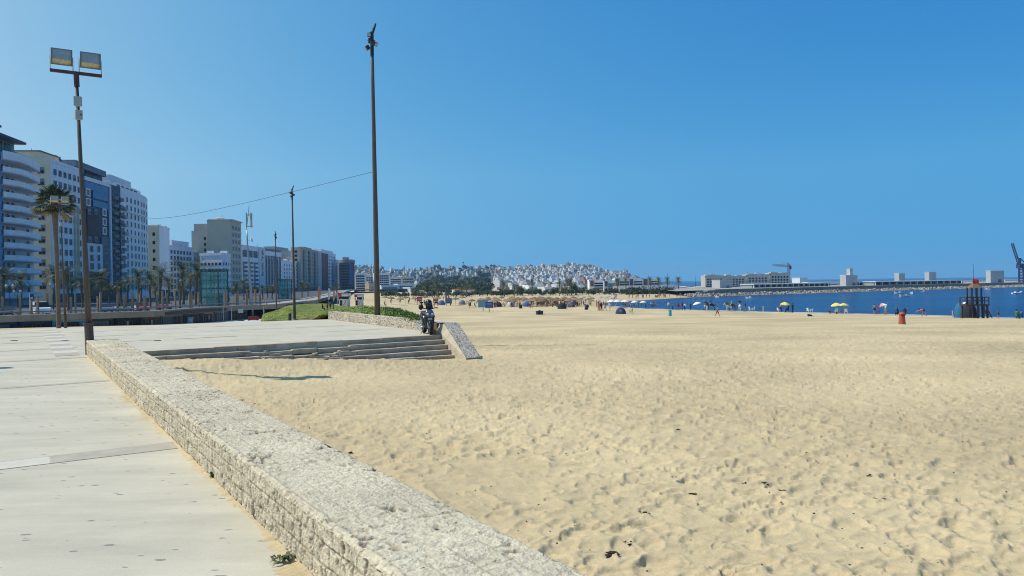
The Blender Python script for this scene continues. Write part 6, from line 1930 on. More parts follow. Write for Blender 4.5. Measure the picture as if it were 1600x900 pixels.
def redstand(label, px, y, hpx):
    p = S(px, y); k = p.y / F; h = hpx * k
    t = thing('red_stand', label, 'stand', p, .2)
    mb = MB()
    for x in (-.5, .5): mb.box((x, 0, h * .3), (.12, .5, h * .6))
    mb.build('leg', simple('dark_red_legs', (.12, .02, .02), .6), t)
    mb = MB(); mb.box((0, 0, h * .72), (1.5, .8, h * .5)); mb.build('cabinet', simple('bright_red_panel', (.45, .035, .035), .6), t)
    mb = MB(); mb.box((0, -.41, h * .7), (1.0, .03, h * .16)); mb.build('print', simple('pale_pink_print', (.5, .3, .3), .6), t)
redstand('red lifeguard style stand on the sand left of the scooter', 655.5, 476.5, 13)
redstand('small red and white topped stand beyond the scooter handlebar', 681, 475.5, 11)
p = PT(618.5, 488, 54)
mb = MB(); mb.box((0, 0, -.35), (.64, .5, 1.25)); mb.box((0, 0, .29), (.70, .56, .06)); tag(mb.build('concrete_block', CONC(), loc=p), 'squat grey concrete block behind the grass bank', 'block')
p = PT(453, 499.5, 80); mb = MB(); mb.tube([(0, 0, -.3), (0, 0, .62)], .16, 12); mb.tube([(0, 0, .62), (0, 0, .7)], [.18, .12], 12)
tag(mb.build('bollard', simple('dark_bollard', (.05, .055, .06), .6), loc=p), 'dark round bollard at the foot of the middle light mast', 'bollard')
p = PT(424, 502, 95); mb = MB(); mb.box((0, 0, .1), (1.6, .5, 1.0)); mb.box((.5, -.26, .1), (.2, .03, .5)); tag(mb.build('kerb_block', simple('cream_kerb', (.5, .45, .36), .9), loc=p), 'cream kerb block at the left tip of the lawn', 'block')

# ================================================================== LIFEGUARD TOWER
bp_ = S(1525, 497.2); k = bp_.y / F
t = thing('lifeguard_tower', 'brown wooden lifeguard tower with railings, thatched roof, ladder and red flag', 'lifeguard tower', bp_, R(6))
X_ = lambda px: (px - 1525) * k
Zt = lambda y: (497.2 - y) * k
wd_ = mat('dark_tower_timber', (.06, .04, .03), .8, .3, 3)
for px in (1506, 1524.5, 1533.5, 1540):
    for y in (-.4, .4):
        if px < 1520 and y < 0: continue
        mb = MB(); mb.box((X_(px), y, Zt(477) / 2), (.15, .15, Zt(477))); mb.build('leg', wd_, t)
mb = MB(); mb.box((X_(1522.5), 0, Zt(476.5)), (39 * k, 1.1, .14)); mb.build('platform', wd_, t)
mb = MB()
for y in (-.5, .5):
    for yy in (464.5, 470): mb.box((X_(1522.5), y, Zt(yy)), (39 * k, .07, .08))
    for px in (1503.5, 1516, 1534, 1541.5): mb.box((X_(px), y, Zt(470)), (.08, .08, Zt(464) - Zt(476)))
for px in (1503.5, 1541.5):
    for yy in (464.5, 470): mb.box((X_(px), 0, Zt(yy)), (.07, .92, .08))
mb.build('railing', wd_, t)
for px in (1514, 1522, 1530.5):
    for y in (-.35, .35):
        mb = MB(); mb.box((X_(px), y, (Zt(476) + Zt(449)) / 2), (.12, .12, Zt(449) - Zt(476))); mb.build('roof_post', wd_, t)
mb = MB(); w = 9.5 * k
mb.hexa([(X_(1523) - w, -.6, Zt(449.5)), (X_(1523) + w, -.6, Zt(449.5)), (X_(1523) + w, .6, Zt(449.5)), (X_(1523) - w, .6, Zt(449.5))], [(X_(1523) - .25, -.1, Zt(443)), (X_(1523) + .25, -.1, Zt(443)), (X_(1523) + .25, .1, Zt(443)), (X_(1523) - .25, .1, Zt(443))])
mb.build('roof', straw2[0], t)
fp = MB(); fp.tube([(X_(1520), 0, Zt(444)), (X_(1520), 0, Zt(434.5))], .035, 6); fo_ = fp.build('flagpole', GALV(), t)
mb = MB(); n = 8
for q in range(n):
    x0, x1 = X_(1520) + .04 + 10.2 * k * q / n, X_(1520) + .04 + 10.2 * k * (q + 1) / n
    s0, s1 = .09 * math.sin(q * 1.1), .09 * math.sin((q + 1) * 1.1)
    d0, d1 = -.02 * q, -.02 * (q + 1)
    mb.hexa([(x0, s0, Zt(443.5) + d0), (x1, s1, Zt(443.5) + d1), (x1, s1 + .03, Zt(443.5) + d1), (x0, s0 + .03, Zt(443.5) + d0)], [(x0, s0, Zt(435) + d0), (x1, s1, Zt(435) + d1), (x1, s1 + .03, Zt(435) + d1), (x0, s0 + .03, Zt(435) + d0)])
mb.build('flag', cloth('flag_red', (.55, .02, .02)), fo_)
mb = MB()
for y in (-.3, .3): mb.tube([(X_(1538.5), y, Zt(477)), (X_(1549), y, 0)], .05, 6)
for q in range(6):
    s = (q + .5) / 6; mb.tube([(X_(1538.5 + 10.5 * s), -.3, Zt(477) * (1 - s)), (X_(1538.5 + 10.5 * s), .3, Zt(477) * (1 - s))], .035, 6)
mb.build('ladder', wd_, t)

# ================================================================== HORSES
def horse(label, loc, rz, coat, mane, sc=1.0):
    V, E, Rr = [], [], []
    def v(p, r): V.append(p); Rr.append(r); return len(V) - 1
    def ch(*ids):
        for a, b in zip(ids[:-1], ids[1:]): E.append((a, b))
    b0 = v((0, 0, 1.18), .27); b1 = v((-.42, 0, 1.2), .25); b2 = v((-.72, 0, 1.18), .2); f1 = v((.42, 0, 1.17), .25); f2 = v((.68, 0, 1.25), .19)
    n1 = v((.92, 0, 1.52), .13); n2 = v((1.08, 0, 1.75), .10); h1 = v((1.2, 0, 1.75), .10); h2 = v((1.4, 0, 1.55), .065); h3 = v((1.5, 0, 1.45), .055)
    ch(b0, f1, f2, n1, n2, h1, h2, h3); ch(b0, b1, b2)
    for s in (-1, 1):
        e = v((1.09, s * .06, 1.9), .02); ch(n2, e)
        a = v((-.66, s * .15, 1.02), .15); kn = v((-.5, s * .16, .78), .09); hk = v((-.78, s * .15, .50), .055); ft = v((-.72, s * .15, .12), .04); hf = v((-.67, s * .15, .04), .055); ch(b2, a, kn, hk, ft, hf)
        a = v((.52, s * .14, .92), .11); kn = v((.52 + .06 * s, s * .14, .52), .06); ft = v((.52 + .03 * s, s * .14, .12), .04); hf = v((.56 + .03 * s, s * .14, .04), .052); ch(f1, a, kn, ft, hf)
    me = bpy.data.meshes.new('horse'); me.from_pydata(V, E, [])
    o = bpy.data.objects.new('horse', me); COL.objects.link(o); md = o.modifiers.new('s', 'SKIN'); md.use_smooth_shade = True
    for q, sv in enumerate(me.skin_vertices[0].data): sv.radius = (Rr[q] * .8, Rr[q]); sv.use_root = (q == 0)
    o.modifiers.new('u', 'SUBSURF').levels = 1
    bpy.context.view_layer.update()
    out = bpy.data.meshes.new_from_object(o.evaluated_get(bpy.context.evaluated_depsgraph_get())); bpy.data.objects.remove(o)
    out.materials.clear(); out.materials.append(coat)
    t = thing('horse', label, 'horse', loc, rz); t.scale = (sc, sc, sc); put('body', out, t)
    mb = MB(); mb.tube([(-.84, 0, 1.3), (-1.0, 0, 1.1), (-1.02, 0, .6)], [.05, .07, .03], 7); mb.build('tail', mane, t, smooth=True)
    mb = MB(); mb.tube([(.66, 0, 1.46), (.86, 0, 1.68), (1.04, 0, 1.88)], [.03, .05, .04], 6, flat=.5); mb.build('mane', mane, t, smooth=True)
    mb = MB(); mb.ell((-.02, 0, 1.40), (.32, .25, .08), 10, 5); mb.build('saddle', simple('saddle_leather', (.05, .03, .02), .6), t, smooth=True)
    return t
dk, wh_, br_ = simple('dark_bay_coat', (.025, .016, .012), .6), simple('white_coat', (.6, .58, .54), .7), simple('chestnut_coat', (.13, .06, .03), .65)
def rider(label, hloc, hrz, wear, sc=1.0):
    person(label, (hloc.x, hloc.y, hloc.z + .86 * sc), hrz, 'ride', 'tan', wear, sc=sc * .95)
p = S(1111, 485.2); horse('dark brown horse facing left with a rider by the white umbrella', p, R(176), dk, BLACKP(), .98); rider('rider in dark clothes on the dark brown horse', p, R(176), [W_('shirt', LONGS, 'navy'), W_('trousers', TROU, 'grey')])
p = S(1144, 486.2); horse('chestnut horse with a rider beside the white horse', p, R(172), br_, BLACKP(), .95); rider('rider in a pale top on the chestnut horse', p, R(172), [W_('shirt', LONGS, 'khaki'), W_('trousers', TROU, 'khaki')])
p = S(1137.5, 486.3); horse('white and brown horse standing left of the chestnut horse', p + Vector((0, -.6, 0)), R(200), wh_, br_, .85)
p = S(1156, 486.6); horse('white horse seen end-on with a rider in dark clothes', p, R(75), wh_, wh_, .98); rider('rider in dark clothes on the end-on white horse', p, R(75), [W_('shirt', LONGS, 'black'), W_('trousers', TROU, 'khaki')])

# ================================================================== CARS
def car(label, loc, rz, paint, van=False, sc=1.0):
    t = thing('parked_car', label, 'van' if van else 'car', loc, rz); t.scale = (sc, sc, sc)
    L_, w = (4.6, 1.85) if van else (4.2, 1.75)
    prof = [(-2.1, .35), (-2.12, .75), (-1.95, 1.0), (-1.25, 1.05), (.95, 1.0), (1.9, .85), (2.1, .65), (2.1, .35)] if not van else [(-2.3, .35), (-2.3, 1.2), (1.4, 1.2), (2.1, 1.05), (2.3, .7), (2.3, .35)]
    mb = MB(); y0 = w / 2
    mb.hexa([(x, -y0, z) for x, z in prof], [(x, y0, z) for x, z in prof]); mb.build('body', paint, t)
    cab = [(-1.7, 1.02), (-1.25, 1.42), (.15, 1.45), (.95, 1.02)] if not van else [(-2.28, 1.2), (-2.2, 1.9), (.9, 1.9), (1.5, 1.2)]
    mb = MB(); mb.hexa([(x, -y0 * .88, z) for x, z in cab], [(x, y0 * .88, z) for x, z in cab]); mb.build('windows', GLASS(), t)
    rf = [(-1.22, 1.421), (.12, 1.451), (.1, 1.49), (-1.2, 1.46)] if not van else [(-2.22, 1.5), (.6, 1.5), (.6, 1.95), (-2.22, 1.95)]
    mb = MB(); mb.hexa([(x, -y0 * .86 - (.06 if van else 0), z) for x, z in rf], [(x, y0 * .86 + (.06 if van else 0), z) for x, z in rf]); mb.build('roof', paint, t)
    for x in (-1.3, 1.32):
        for s in (-1, 1):
            mb = MB(); mb.lathe([(.2, -.1), (.31, -.1), (.33, -.06), (.33, .06), (.31, .1), (.2, .1)], 16, 0, (x, s * (y0 - .1), .33), Matrix.Rotation(R(90), 3, 'X')); wl = mb.build('wheel', RUBBER(), t)
            mb = MB(); mb.lathe([(.05, -.11), (.19, -.105), (.19, .105), (.05, .11)], 10, 0, (x, s * (y0 - .1), .33), Matrix.Rotation(R(90), 3, 'X')); mb.build('rim', CHROME(), wl)
    for s in (-1, 1):
        mb = MB(); mb.box((2.08 if not van else 2.28, s * y0 * .7, .68), (.1, .36, .16)); mb.build('headlight', simple('headlight_glass', (.7, .72, .74), .15), t)
        mb = MB(); mb.box((.7, s * (y0 + .07), 1.08), (.1, .16, .13)); mb.build('mirror', paint, t)
pn = lambda n, c: mat('car_paint_' + n, c, .3, .03, 1, spec=.6)
for px, bk, rz, col, van, lb in ((26, 5, -70, ('dark', (.03, .035, .045)), False, 'dark car with its front towards the camera at the far left of the road'), (77, 6.5, -50, ('white', (.7, .7, .7)), True, 'white van on the road left of the tall palm'), (176, 5.5, -60, ('blue', (.06, .1, .2)), False, 'blue-grey car on the road just right of the near lamp post'), (187, 7.5, -60, ('silver', (.35, .37, .4)), False, 'silver car behind the blue-grey car'), (206, 5.5, -60, ('grey', (.15, .17, .2)), False, 'grey car on the road among the pale posts'), (235, 6.5, -60, ('red', (.3, .03, .03)), False, 'red car partly hidden by posts'), (277, 6, -60, ('pale', (.6, .6, .6)), False, 'pale car on the road near the tallest road palms'), (317, 7, -60, ('wine', (.2, .03, .04)), False, 'wine red car beside the tall glass lift')):
    car(lb, (*EP(px, bk), ROAD_Z + .01), R(rz), pn(*col), van)
def lantern(label, px, D, y):
    h = PT(px, y, D).z - ROAD_Z
    t = thing('street_lamp', label, 'street lamp', onground(px, D, ROAD_Z))
    mb = MB(); mb.tube([(0, 0, 0), (0, 0, .8), (0, 0, h - .6)], [.12, .07, .05], 8); mb.build('pole', DARKM(), t)
    for s in (-1, 1):
        mb = MB(); mb.tube([(0, 0, h - .9), (s * .4, 0, h - .75), (s * .55, 0, h - .5)], .03, 6); mb.build('arm', DARKM(), t)
        mb = MB(); mb.lathe([(.08, h - .5), (.2, h - .2), (.22, h), (.05, h + .2)], 8, 0, (s * .55, 0, 0)); mb.build('lantern', simple('pale_lantern_glass', (.5, .5, .45), .3), t)
for px, D, y, lb in ((15, 125, 446, 'ornate twin lantern at the far left, in front of the balcony tower'), (27, 132, 455, 'ornate twin lantern right of the leftmost one'), (83, 140, 444, 'twin lantern in front of the cream end wall')): lantern(lb, px, D, y)
t = thing('road_sign', 'tall white post with a small dark parking sign by the balcony tower', 'sign', (*EP(56, 4.5), ROAD_Z))
mb = MB(); mb.tube([(0, 0, 0), (0, 0, 3.2)], .05, 6); mb.build('pole', simple('white_post', (.6, .62, .62), .6), t)
mb = MB(); mb.box((.3, 0, 2.75), (.55, .05, .8)); pnl = mb.build('panel', simple('navy_sign', (.02, .04, .1), .5), t)
mb = MB(); mb.box((.3, -.035, 2.55), (.3, .02, .22)); mb.build('pictogram', simple('white_print', (.6, .62, .62), .7), pnl)

# ================================================================== SCOOTER
sp_ = TQ(21.85, 11.88)
t = thing('motor_scooter', 'black and silver motor scooter parked at the top of the steps facing the camera', 'scooter', (sp_.x, sp_.y, .012), math.atan2(-.95, .30))
blk = mat('gloss_black_panel', (.012, .012, .014), .22, .2, 6, spec=.5); slv = mat('silver_blue_panel', (.12, .13, .17), .28, .05, 5, metal=.3)
def wheel(x, r, w):
    mb = MB(); Mx = Matrix.Rotation(R(90), 3, 'X')
    mb.lathe([(r * .62, -w / 2 * .8), (r * .9, -w / 2), (r, -w / 4), (r, w / 4), (r * .9, w / 2), (r * .62, w / 2 * .8)], 24, 0, (x, 0, r), Mx)
    wl = mb.build('wheel', RUBBER(), t)
    mb = MB(); mb.lathe([(r * .16, -w * .5), (r * .2, -w * .4), (r * .6, -w * .3), (r * .6, w * .3), (r * .2, w * .4), (r * .16, w * .5)], 18, 0, (x, 0, r), Mx)
    mb.build('rim', simple('dark_alloy', (.08, .08, .085), .4), wl)
wheel(.68, .25, .13); wheel(-.62, .24, .14)
def loft(secs, m, name, parent, smooth=True):
    mb = MB(); n = len(secs[0])
    for s in secs: mb.v += [tuple(p) for p in s]
    for a in range(len(secs) - 1):
        for q in range(n):
            q2 = (q + 1) % n; mb.f.append((a * n + q, a * n + q2, (a + 1) * n + q2, (a + 1) * n + q)); mb.m.append(0)
    mb.f.append(tuple(reversed(range(n)))); mb.m.append(0); mb.f.append(tuple((len(secs) - 1) * n + q for q in range(n))); mb.m.append(0)
    return mb.build(name, m, parent, smooth)
def ring(cx_, cz, hy, hz_, ax='x', n=14, sq=.75):
    out = []
    for q in range(n):
        w = 2 * math.pi * q / n; c, s = math.cos(w), math.sin(w)
        a = hy * math.copysign(abs(c) ** sq, c); b = hz_ * math.copysign(abs(s) ** sq, s)
        out.append((cx_, a, cz + b) if ax == 'x' else (cx_ + b, a, cz))
    return out
loft([ring(-.98, .74, .05, .04), ring(-.86, .72, .13, .09), ring(-.55, .62, .18, .16), ring(-.2, .55, .17, .2), ring(-.05, .42, .14, .14)], blk, 'rear_body', t)
loft([ring(-.85, .82, .09, .03), ring(-.6, .84, .15, .055), ring(-.2, .80, .15, .06), ring(.02, .76, .1, .05)], simple('black_vinyl', (.018, .018, .018), .6), 'seat', t)
loft([ring(-.1, .30, .16, .05), ring(.3, .30, .17, .05), ring(.42, .34, .17, .08)], BLACKP(), 'floorboard', t)
loft([ring(.42, .30, .15, .05, 'z'), ring(.50, .50, .19, .06, 'z'), ring(.50, .72, .21, .08, 'z'), ring(.44, .90, .15, .07, 'z')], blk, 'leg_shield', t)
loft([ring(.50, .60, .04, .03, 'z'), ring(.56, .70, .16, .05, 'z'), ring(.56, .82, .17, .06, 'z'), ring(.47, .95, .12, .05, 'z'), ring(.40, 1.0, .06, .03, 'z')], slv, 'front_fairing', t)
for s in (-1, 1):
    mb = MB(); mb.ell((.60, s * .085, .79), (.035, .06, .045), 10, 6); mb.build('headlight', simple('headlight_lens', (.6, .65, .7), .08), t, smooth=True)
    mb = MB(); mb.tube([(.40, s * .12, 1.0), (.36, s * .27, 1.03), (.34, s * .36, 1.02)], [.018, .018, .024], 8); mb.build('handlebar', BLACKP(), t, smooth=True)
    mb = MB(); mb.tube([(.38, s * .2, 1.03), (.40, s * .27, 1.2)], .008, 6); mb.ell((.40, s * .29, 1.24), (.02, .07, .045), 10, 6); mb.build('mirror', BLACKP(), t, smooth=True)
    mb = MB(); mb.tube([(.46, s * .075, .62), (.68, s * .085, .25)], .025, 8); mb.build('fork', GALV(), t)
    mb = MB(); mb.ell((.54, s * .19, .70), (.03, .03, .03), 8, 5); mb.build('indicator', simple('amber_lens', (.5, .2, .03), .2), t, smooth=True)
loft([ring(.40, .45, .07, .02), ring(.55, .53, .085, .03), ring(.70, .53, .085, .025), ring(.86, .44, .075, .02)], blk, 'front_mudguard', t)
mb = MB(); mb.box((.46, 0, 1.10), (.02, .30, .24), rot=Matrix.Rotation(R(-22), 3, 'Y'), top=.8); mb.build('windscreen', mat('smoked_screen', (.02, .02, .022), .1), t)
mb = MB(); mb.tube([(-.1, -.14, .28), (-.35, -.2, .26), (-.5, -.21, .28), (-.92, -.22, .36)], [.03, .035, .06, .06], 12); mb.build('exhaust', mat('brushed_steel', (.5, .5, .5), .38, .1, 6, metal=.9), t, smooth=True)
mb = MB(); mb.box((-.3, 0, .3), (.34, .2, .26)); mb.tube([(-.3, .1, .26), (-.62, .1, .24)], .07, 8); mb.build('engine', DARKM(), t)
for s in (-1, 1):
    mb = MB(); mb.tube([(-.2, s * .1, .2), (-.3, s * .2, 0)], .018, 6); mb.build('stand', GALV(), t)
mb = MB(); mb.box((-1.0, 0, .62), (.06, .1, .05)); mb.build('tail_light', simple('red_lens', (.35, .02, .02), .2), t)
mb = MB(); mb.box((.58, 0, .60), (.02, .16, .09)); mb.build('number_plate', simple('pale_plate', (.5, .5, .48), .5), t)
# helmet resting on the seat
hd_ = Vector((math.cos(t.rotation_euler.z), math.sin(t.rotation_euler.z), 0))
ht_ = thing('helmet', 'black motorcycle helmet resting on the handlebars of the parked scooter', 'helmet', t.location + hd_ * .34 + Vector((0, 0, 1.04)), t.rotation_euler.z)
mb = MB(); mb.ell((0, 0, .16), (.155, .14, .165), 18, 10); mb.ell((.04, 0, .07), (.13, .12, .08), 14, 7); mb.build('shell', blk, ht_, smooth=True)
mb = MB(); mb.ell((.045, 0, .17), (.125, .122, .075), 16, 8); mb.build('visor', mat('dark_visor', (.03, .035, .045), .06), ht_, smooth=True)
gt_ = thing('backpack', 'small black bag hanging on the left handlebar of the scooter', 'bag', t.location + hd_ * .30 + Vector((0, 0, .98)) + Vector((hd_.y, -hd_.x, 0)) * .3, t.rotation_euler.z)
mb = MB(); mb.ell((0, 0, .08), (.10, .09, .11), 10, 7); mb.ell((0, .03, .16), (.06, .05, .05), 8, 5); mb.build('pouch', C_('black'), gt_, smooth=True)

# ================================================================== HARBOUR
def far_line(px):
    xs_ = [1000, 1040, 1100, 1160, 1400, 1600, 1750, 1900]; ys_ = [469.8, 467, 463.5, 461.5, 453.8, 448.2, 444, 440.5]
    return GZ(px, float(np.interp(px, xs_, ys_)), SEA_Z).xy
LP = [far_line(p) for p in range(1088, 1860, 12)]
nb = []
for i in range(len(LP)):
    d = (LP[min(i + 1, len(LP) - 1)] - LP[max(i - 1, 0)]).normalized(); nb.append(Vector((-d.y, d.x)))
bw = thing('breakwater', 'long grey concrete breakwater wall across the bay with pale rocks at its foot', 'breakwater', (*LP[8], SEA_Z)); bw['kind'] = 'thing'
mb = MB(); mc = MB(); rk = MB(); rr = random.Random(8)
for i in range(len(LP) - 1):
    a, b = LP[i] + nb[i] * 6, LP[i + 1] + nb[i + 1] * 6
    ff = Fac(a, b, SEA_Z); taper = min(1, .25 + i * .2)
    ff.box(mb, 0, ff.L, -.5, 2.55 * taper, -2.5, 0); ff.box(mc, 0, ff.L, 2.552 * taper, 2.552 * taper + .16, -2.6, .12)
    n = int(ff.L / .75)
    for q in range(n):
        for lay in range(3):
            c = ff.P(ff.L * (q + rr.random()) / n, -.15 + lay * .45 + rr.uniform(-.15, .25), 4.2 - lay * 1.5 + rr.uniform(-.5, .5))
            s = rr.uniform(.35, .75); rot = Matrix.Rotation(rr.uniform(0, 3), 3, (rr.random(), rr.random(), .4))
            rk.box(c, (s * 1.4, s, s * .9), rot=rot, top=rr.uniform(.5, .9), mi=0 if lay else rr.choice((0, 1, 1)))
mb.build('wall', mat('breakwater_concrete', (.24, .225, .19), .9, .2, .12), bw, world=True); mc.build('coping', simple('breakwater_coping', (.33, .31, .27), .9), bw, world=True)
tag(rk.build('rock_armour', [simple('pale_rock', (.40, .36, .30), .95, var=.25, scale=.7), simple('wet_rock', (.07, .065, .055), .7, var=.25, scale=.7)]), kind='stuff')
mb = MB(); q = [LP[i] + nb[i] * 8.4 for i in range(len(LP))]
for i in range(len(q) - 1): mb.quad((*q[i], -2.45), (*q[i + 1], -2.45), (*(q[i + 1] + Vector((14, 170))), -2.45), (*(q[i] + Vector((14, 170))), -2.45))
tag(mb.build('quay', simple('quay_paving', (.30, .28, .25), .9, scale=.2)), kind='structure')
def hb(px0, D0, px1, D1_, *a, **k): pass
QZ = -2.45
def pav(label, a, b, ytop, n, depth=9):
    A_, B_ = XY(*a), XY(*b); f = Fac(A_, B_, QZ); H = PT(a[0], ytop, a[1]).z - QZ
    t = thing('harbour_pavilion', label, 'building', (*A_, QZ))
    mb = MB(); f.box(mb, 0, f.L, 0, H - .5, -depth, -1.2); mb.build('wall', GREYB(), t, world=True)
    mb = MB(); f.box(mb, -.4, f.L + .4, H - .45, H, -depth, .4); mb.build('roof', WHITE2(), t, world=True)
    for k in range(n + 1):
        mb = MB(); u = f.L * k / n; f.box(mb, max(0, u - .2), min(f.L, u + .2), 0, H - .46, -.5, .1); mb.build('column', WHITE2(), t, world=True)
        if k < n: f.add('window', winmesh(f.L / n - .7, H * .6, 3), f.L * (k + .5) / n, .35, t, -1.2)
    return t, f, H
pav('long low white-columned pavilion behind the breakwater, below the sandy flats', (1178, 392), (1297, 423), 443.5, 14)
pav('right-hand low glazed pavilion with white columns behind the breakwater', (1368, 428), (1505, 462), 439.5, 13)
pav('short low pavilion between the grey cube with a chimney and the long glazed pavilion', (1343, 436), (1367, 442), 440.5, 3)
hf_ = mat('sandy_white_render', (.54, .49, .41), .85, .15, .4)
for i, (x0, x1, y, D, lb) in enumerate(((1102, 1131, 432.5, 445, 'leftmost of the pale four-storey harbour flats'), (1131.5, 1166, 433, 452, 'second of the pale four-storey harbour flats, with a roof mast'), (1166.5, 1202, 431, 460, 'third of the pale four-storey harbour flats, beside a roof block'), (1202.5, 1235, 428.5, 468, 'rightmost of the pale harbour flats, under the tower crane'))):
    block('harbour_flats', lb, (x0, D), (x1, D * 1.012), y, 4, hf_, 3, 6, (1.15, 1.2), z0=QZ, base=.6, clutter=3, seed=90 + i, wstyle=3, group='harbour flats', tier=[(.1, .35, 0, 1.3), (.6, .8, 0, 1.0)], bandm=WHITE2())
def plainb(name, label, x0, x1, D, y, depth, m, z0=QZ, extra=None):
    f = Fac(XY(x0, D), XY(x1, D * 1.005), z0); H = PT(x0, y, D).z - z0
    t = thing(name, label, 'building', (*f.A, z0))
    mb = MB(); f.box(mb, 0, f.L, 0, H, -depth, 0); mb.build('wall', m, t, world=True)
    mb = MB(); f.box(mb, -.12, f.L + .12, H + .003, H + .3, -depth - .1, .12); mb.build('parapet', WHITE2(), t, world=True)
    mb = MB(); f.box(mb, f.L * .55, f.L * .8, .05, H * .3, .01, .1); mb.build('door', SLATE(), t, world=True)
    if extra: extra(t, f, H)
    return t
bright = mat('bright_white_render', (.74, .73, .70), .8, .05, .3)
gw = mat('greyish_white_render', (.44, .45, .45), .85, .08, .3)
plainb('harbour_block', 'plain pale grey cube building in front of the harbour flats', 1125, 1143, 402, 438, 8, gw)
def chim(t, f, H):
    mb = MB(); f.box(mb, f.L * .58, f.L * .84, H + .31, H + 4.0, -5, -2.2); mb.build('chimney', gw, t, world=True)
    mb = MB(); mb.tube([f.P(f.L * .66, H + 4, -3) - t.location, f.P(f.L * .66, H + 5.3, -3) - t.location], .08, 6); mb.build('mast', GALV(), t)
plainb('harbour_block', 'grey-white cube building with a tall chimney on its roof', 1322, 1340, 432, 430.5, 5, gw, extra=chim)
for i, (x0, x1, y, D, lb) in enumerate(((1405, 1414, 427.5, 520, 'smallest white roof block above the glazed pavilion'), (1452, 1463, 425.5, 530, 'white roof block above the right end of the glazed pavilion'), (1548, 1569, 423.5, 490, 'large white block standing alone right of the lifeguard flag'))):
    plainb('harbour_block', lb, x0, x1, D, y, 3.6, gw)
for i, (x0, x1, y, D, lb) in enumerate(((1250, 1262, 434.5, 560, 'small pale block behind the white-columned pavilion'), (1263, 1320, 441.5, 480, 'very low pale shed between the pavilion and the chimney cube'), (1505, 1545, 438.5, 640, 'low white shed left of the large white block'), (1570, 1640, 437.5, 640, 'long low white shed at the right edge under the crane'), (1072, 1084, 448, 440, 'small brown hut left of the harbour flats'), (1085, 1101, 450, 430, 'low pale hut touching the left end of the harbour flats'), (1044, 1060, 446, 470, 'low pale house at the right end of the white waterfront flats'))):
    plainb('harbour_shed', lb, x0, x1, D, y, 8, BROWN() if 'brown' in lb else WHITE2(), z0=QZ if x0 > 1100 else -4.3)
# tower crane
def strut(mb, a, b, r, w=.7, n=10):
    a, b = Vector(a), Vector(b); d = (b - a).normalized(); s1 = d.orthogonal().normalized(); s2 = d.cross(s1)
    c = [s1 * w + s2 * w, s1 * w - s2 * w, -s1 * w - s2 * w, -s1 * w + s2 * w]
    for q in range(4):
        mb.tube([a + c[q], b + c[q]], r, 4)
        for k in range(n):
            mb.tube([a.lerp(b, k / n) + c[q], a.lerp(b, (k + 1) / n) + c[(q + 1) % 4]], r * .7, 4)
D = 500
def crane_pt(px, y): return PT(px, y, D)
base = onground(1232.5, D, QZ)
t = thing('tower_crane', 'slim tower crane with a horizontal jib above the harbour flats', 'crane', base)
cm = simple('crane_grey', (.16, .19, .22), .6)
mb = MB(); strut(mb, (0, 0, 0), crane_pt(1232.5, 412) - base, .12, .6, 14); mb.build('mast', cm, t)
mb = MB(); strut(mb, crane_pt(1235.5, 416) - base, crane_pt(1207, 413.8) - base, .10, .45, 16); mb.build('jib', cm, t)
mb = MB(); mb.tube([crane_pt(1223, 414.5) - base, crane_pt(1222, 410.3) - base, crane_pt(1230, 411) - base], .1, 5); mb.tube([crane_pt(1230.5, 410.5) - base, crane_pt(1232.5, 413) - base], .25, 5); mb.build('tie', cm, t)
mb = MB(); mb.box(crane_pt(1234.8, 418) - base, (1.2, 1.2, 2.2)); mb.build('counterweight', DARKM(), t)
# harbour crane at the right
D = 520; base = onground(1596, D, QZ)
t = thing('harbour_crane', 'tall dark blue harbour crane with a raised lattice jib at the right edge', 'crane', base)
cb = simple('crane_blue', (.02, .04, .12), .6)
mb = MB(); strut(mb, (0, 0, 0), PT(1595.5, 414, D) - base, .35, 1.3, 6); mb.build('tower', cb, t)
mb = MB(); mb.box(PT(1598, 415.5, D) - base, (6.5, 4, 3.2)); mb.build('machinery_house', cb, t)
mb = MB(); strut(mb, PT(1592, 413, D) - base, PT(1581.5, 380, D) - base, .22, .6, 12); mb.build('jib', cb, t)
mb = MB(); strut(mb, PT(1593, 412, D) - base, PT(1594, 403.5, D) - base, .22, .5, 4); mb.tube([PT(1594, 403.5, D) - base, PT(1603, 412, D) - base], .35, 5); mb.tube([PT(1594, 403.5, D) - base, PT(1588, 402, D) - base], .12, 5); mb.build('gantry', cb, t)
# thin masts
for px, y0, y1, D, lb in ((1043.5, 426.5, 447, 480, 'thin leaning mast at the right end of the waterfront flats'), (1051.5, 434, 449, 480, 'short dark mast right of the leaning mast'), (1086.5, 432, 450, 450, 'dark mast left of the harbour flats'), (1521, 413.5, 440, 520, 'tall thin lamp mast behind the lifeguard flag'), (724, 409.5, 418, 1500, 'mast with a drum top on the hill ridge'), (632, 414, 425, 900, 'thin mast on the lower ridge'), (580.5, 412.5, 430, 640, 'tall mast beside the low blocks at the hill foot'), (1168, 425, 432, 470, 'thin roof mast on the harbour flats')):
    b = PT(px, y1, D); h = PT(px, y0, D).z - b.z
    mb = MB(); mb.tube([(0, 0, -4), (0, 0, h)], [.16 * D / 480, .09 * D / 480], 6)
    if 'drum' in lb: mb.lathe([(1.0, h - 2.4), (1.4, h - 2.2), (1.4, h), (.8, h + .2)], 10)
    if 'lamp' in lb: mb.tube([(0, 0, h), (-1.2, 0, h + .3)], .08, 5)
    tag(mb.build('mast', DARKM(), loc=b), lb, 'mast')
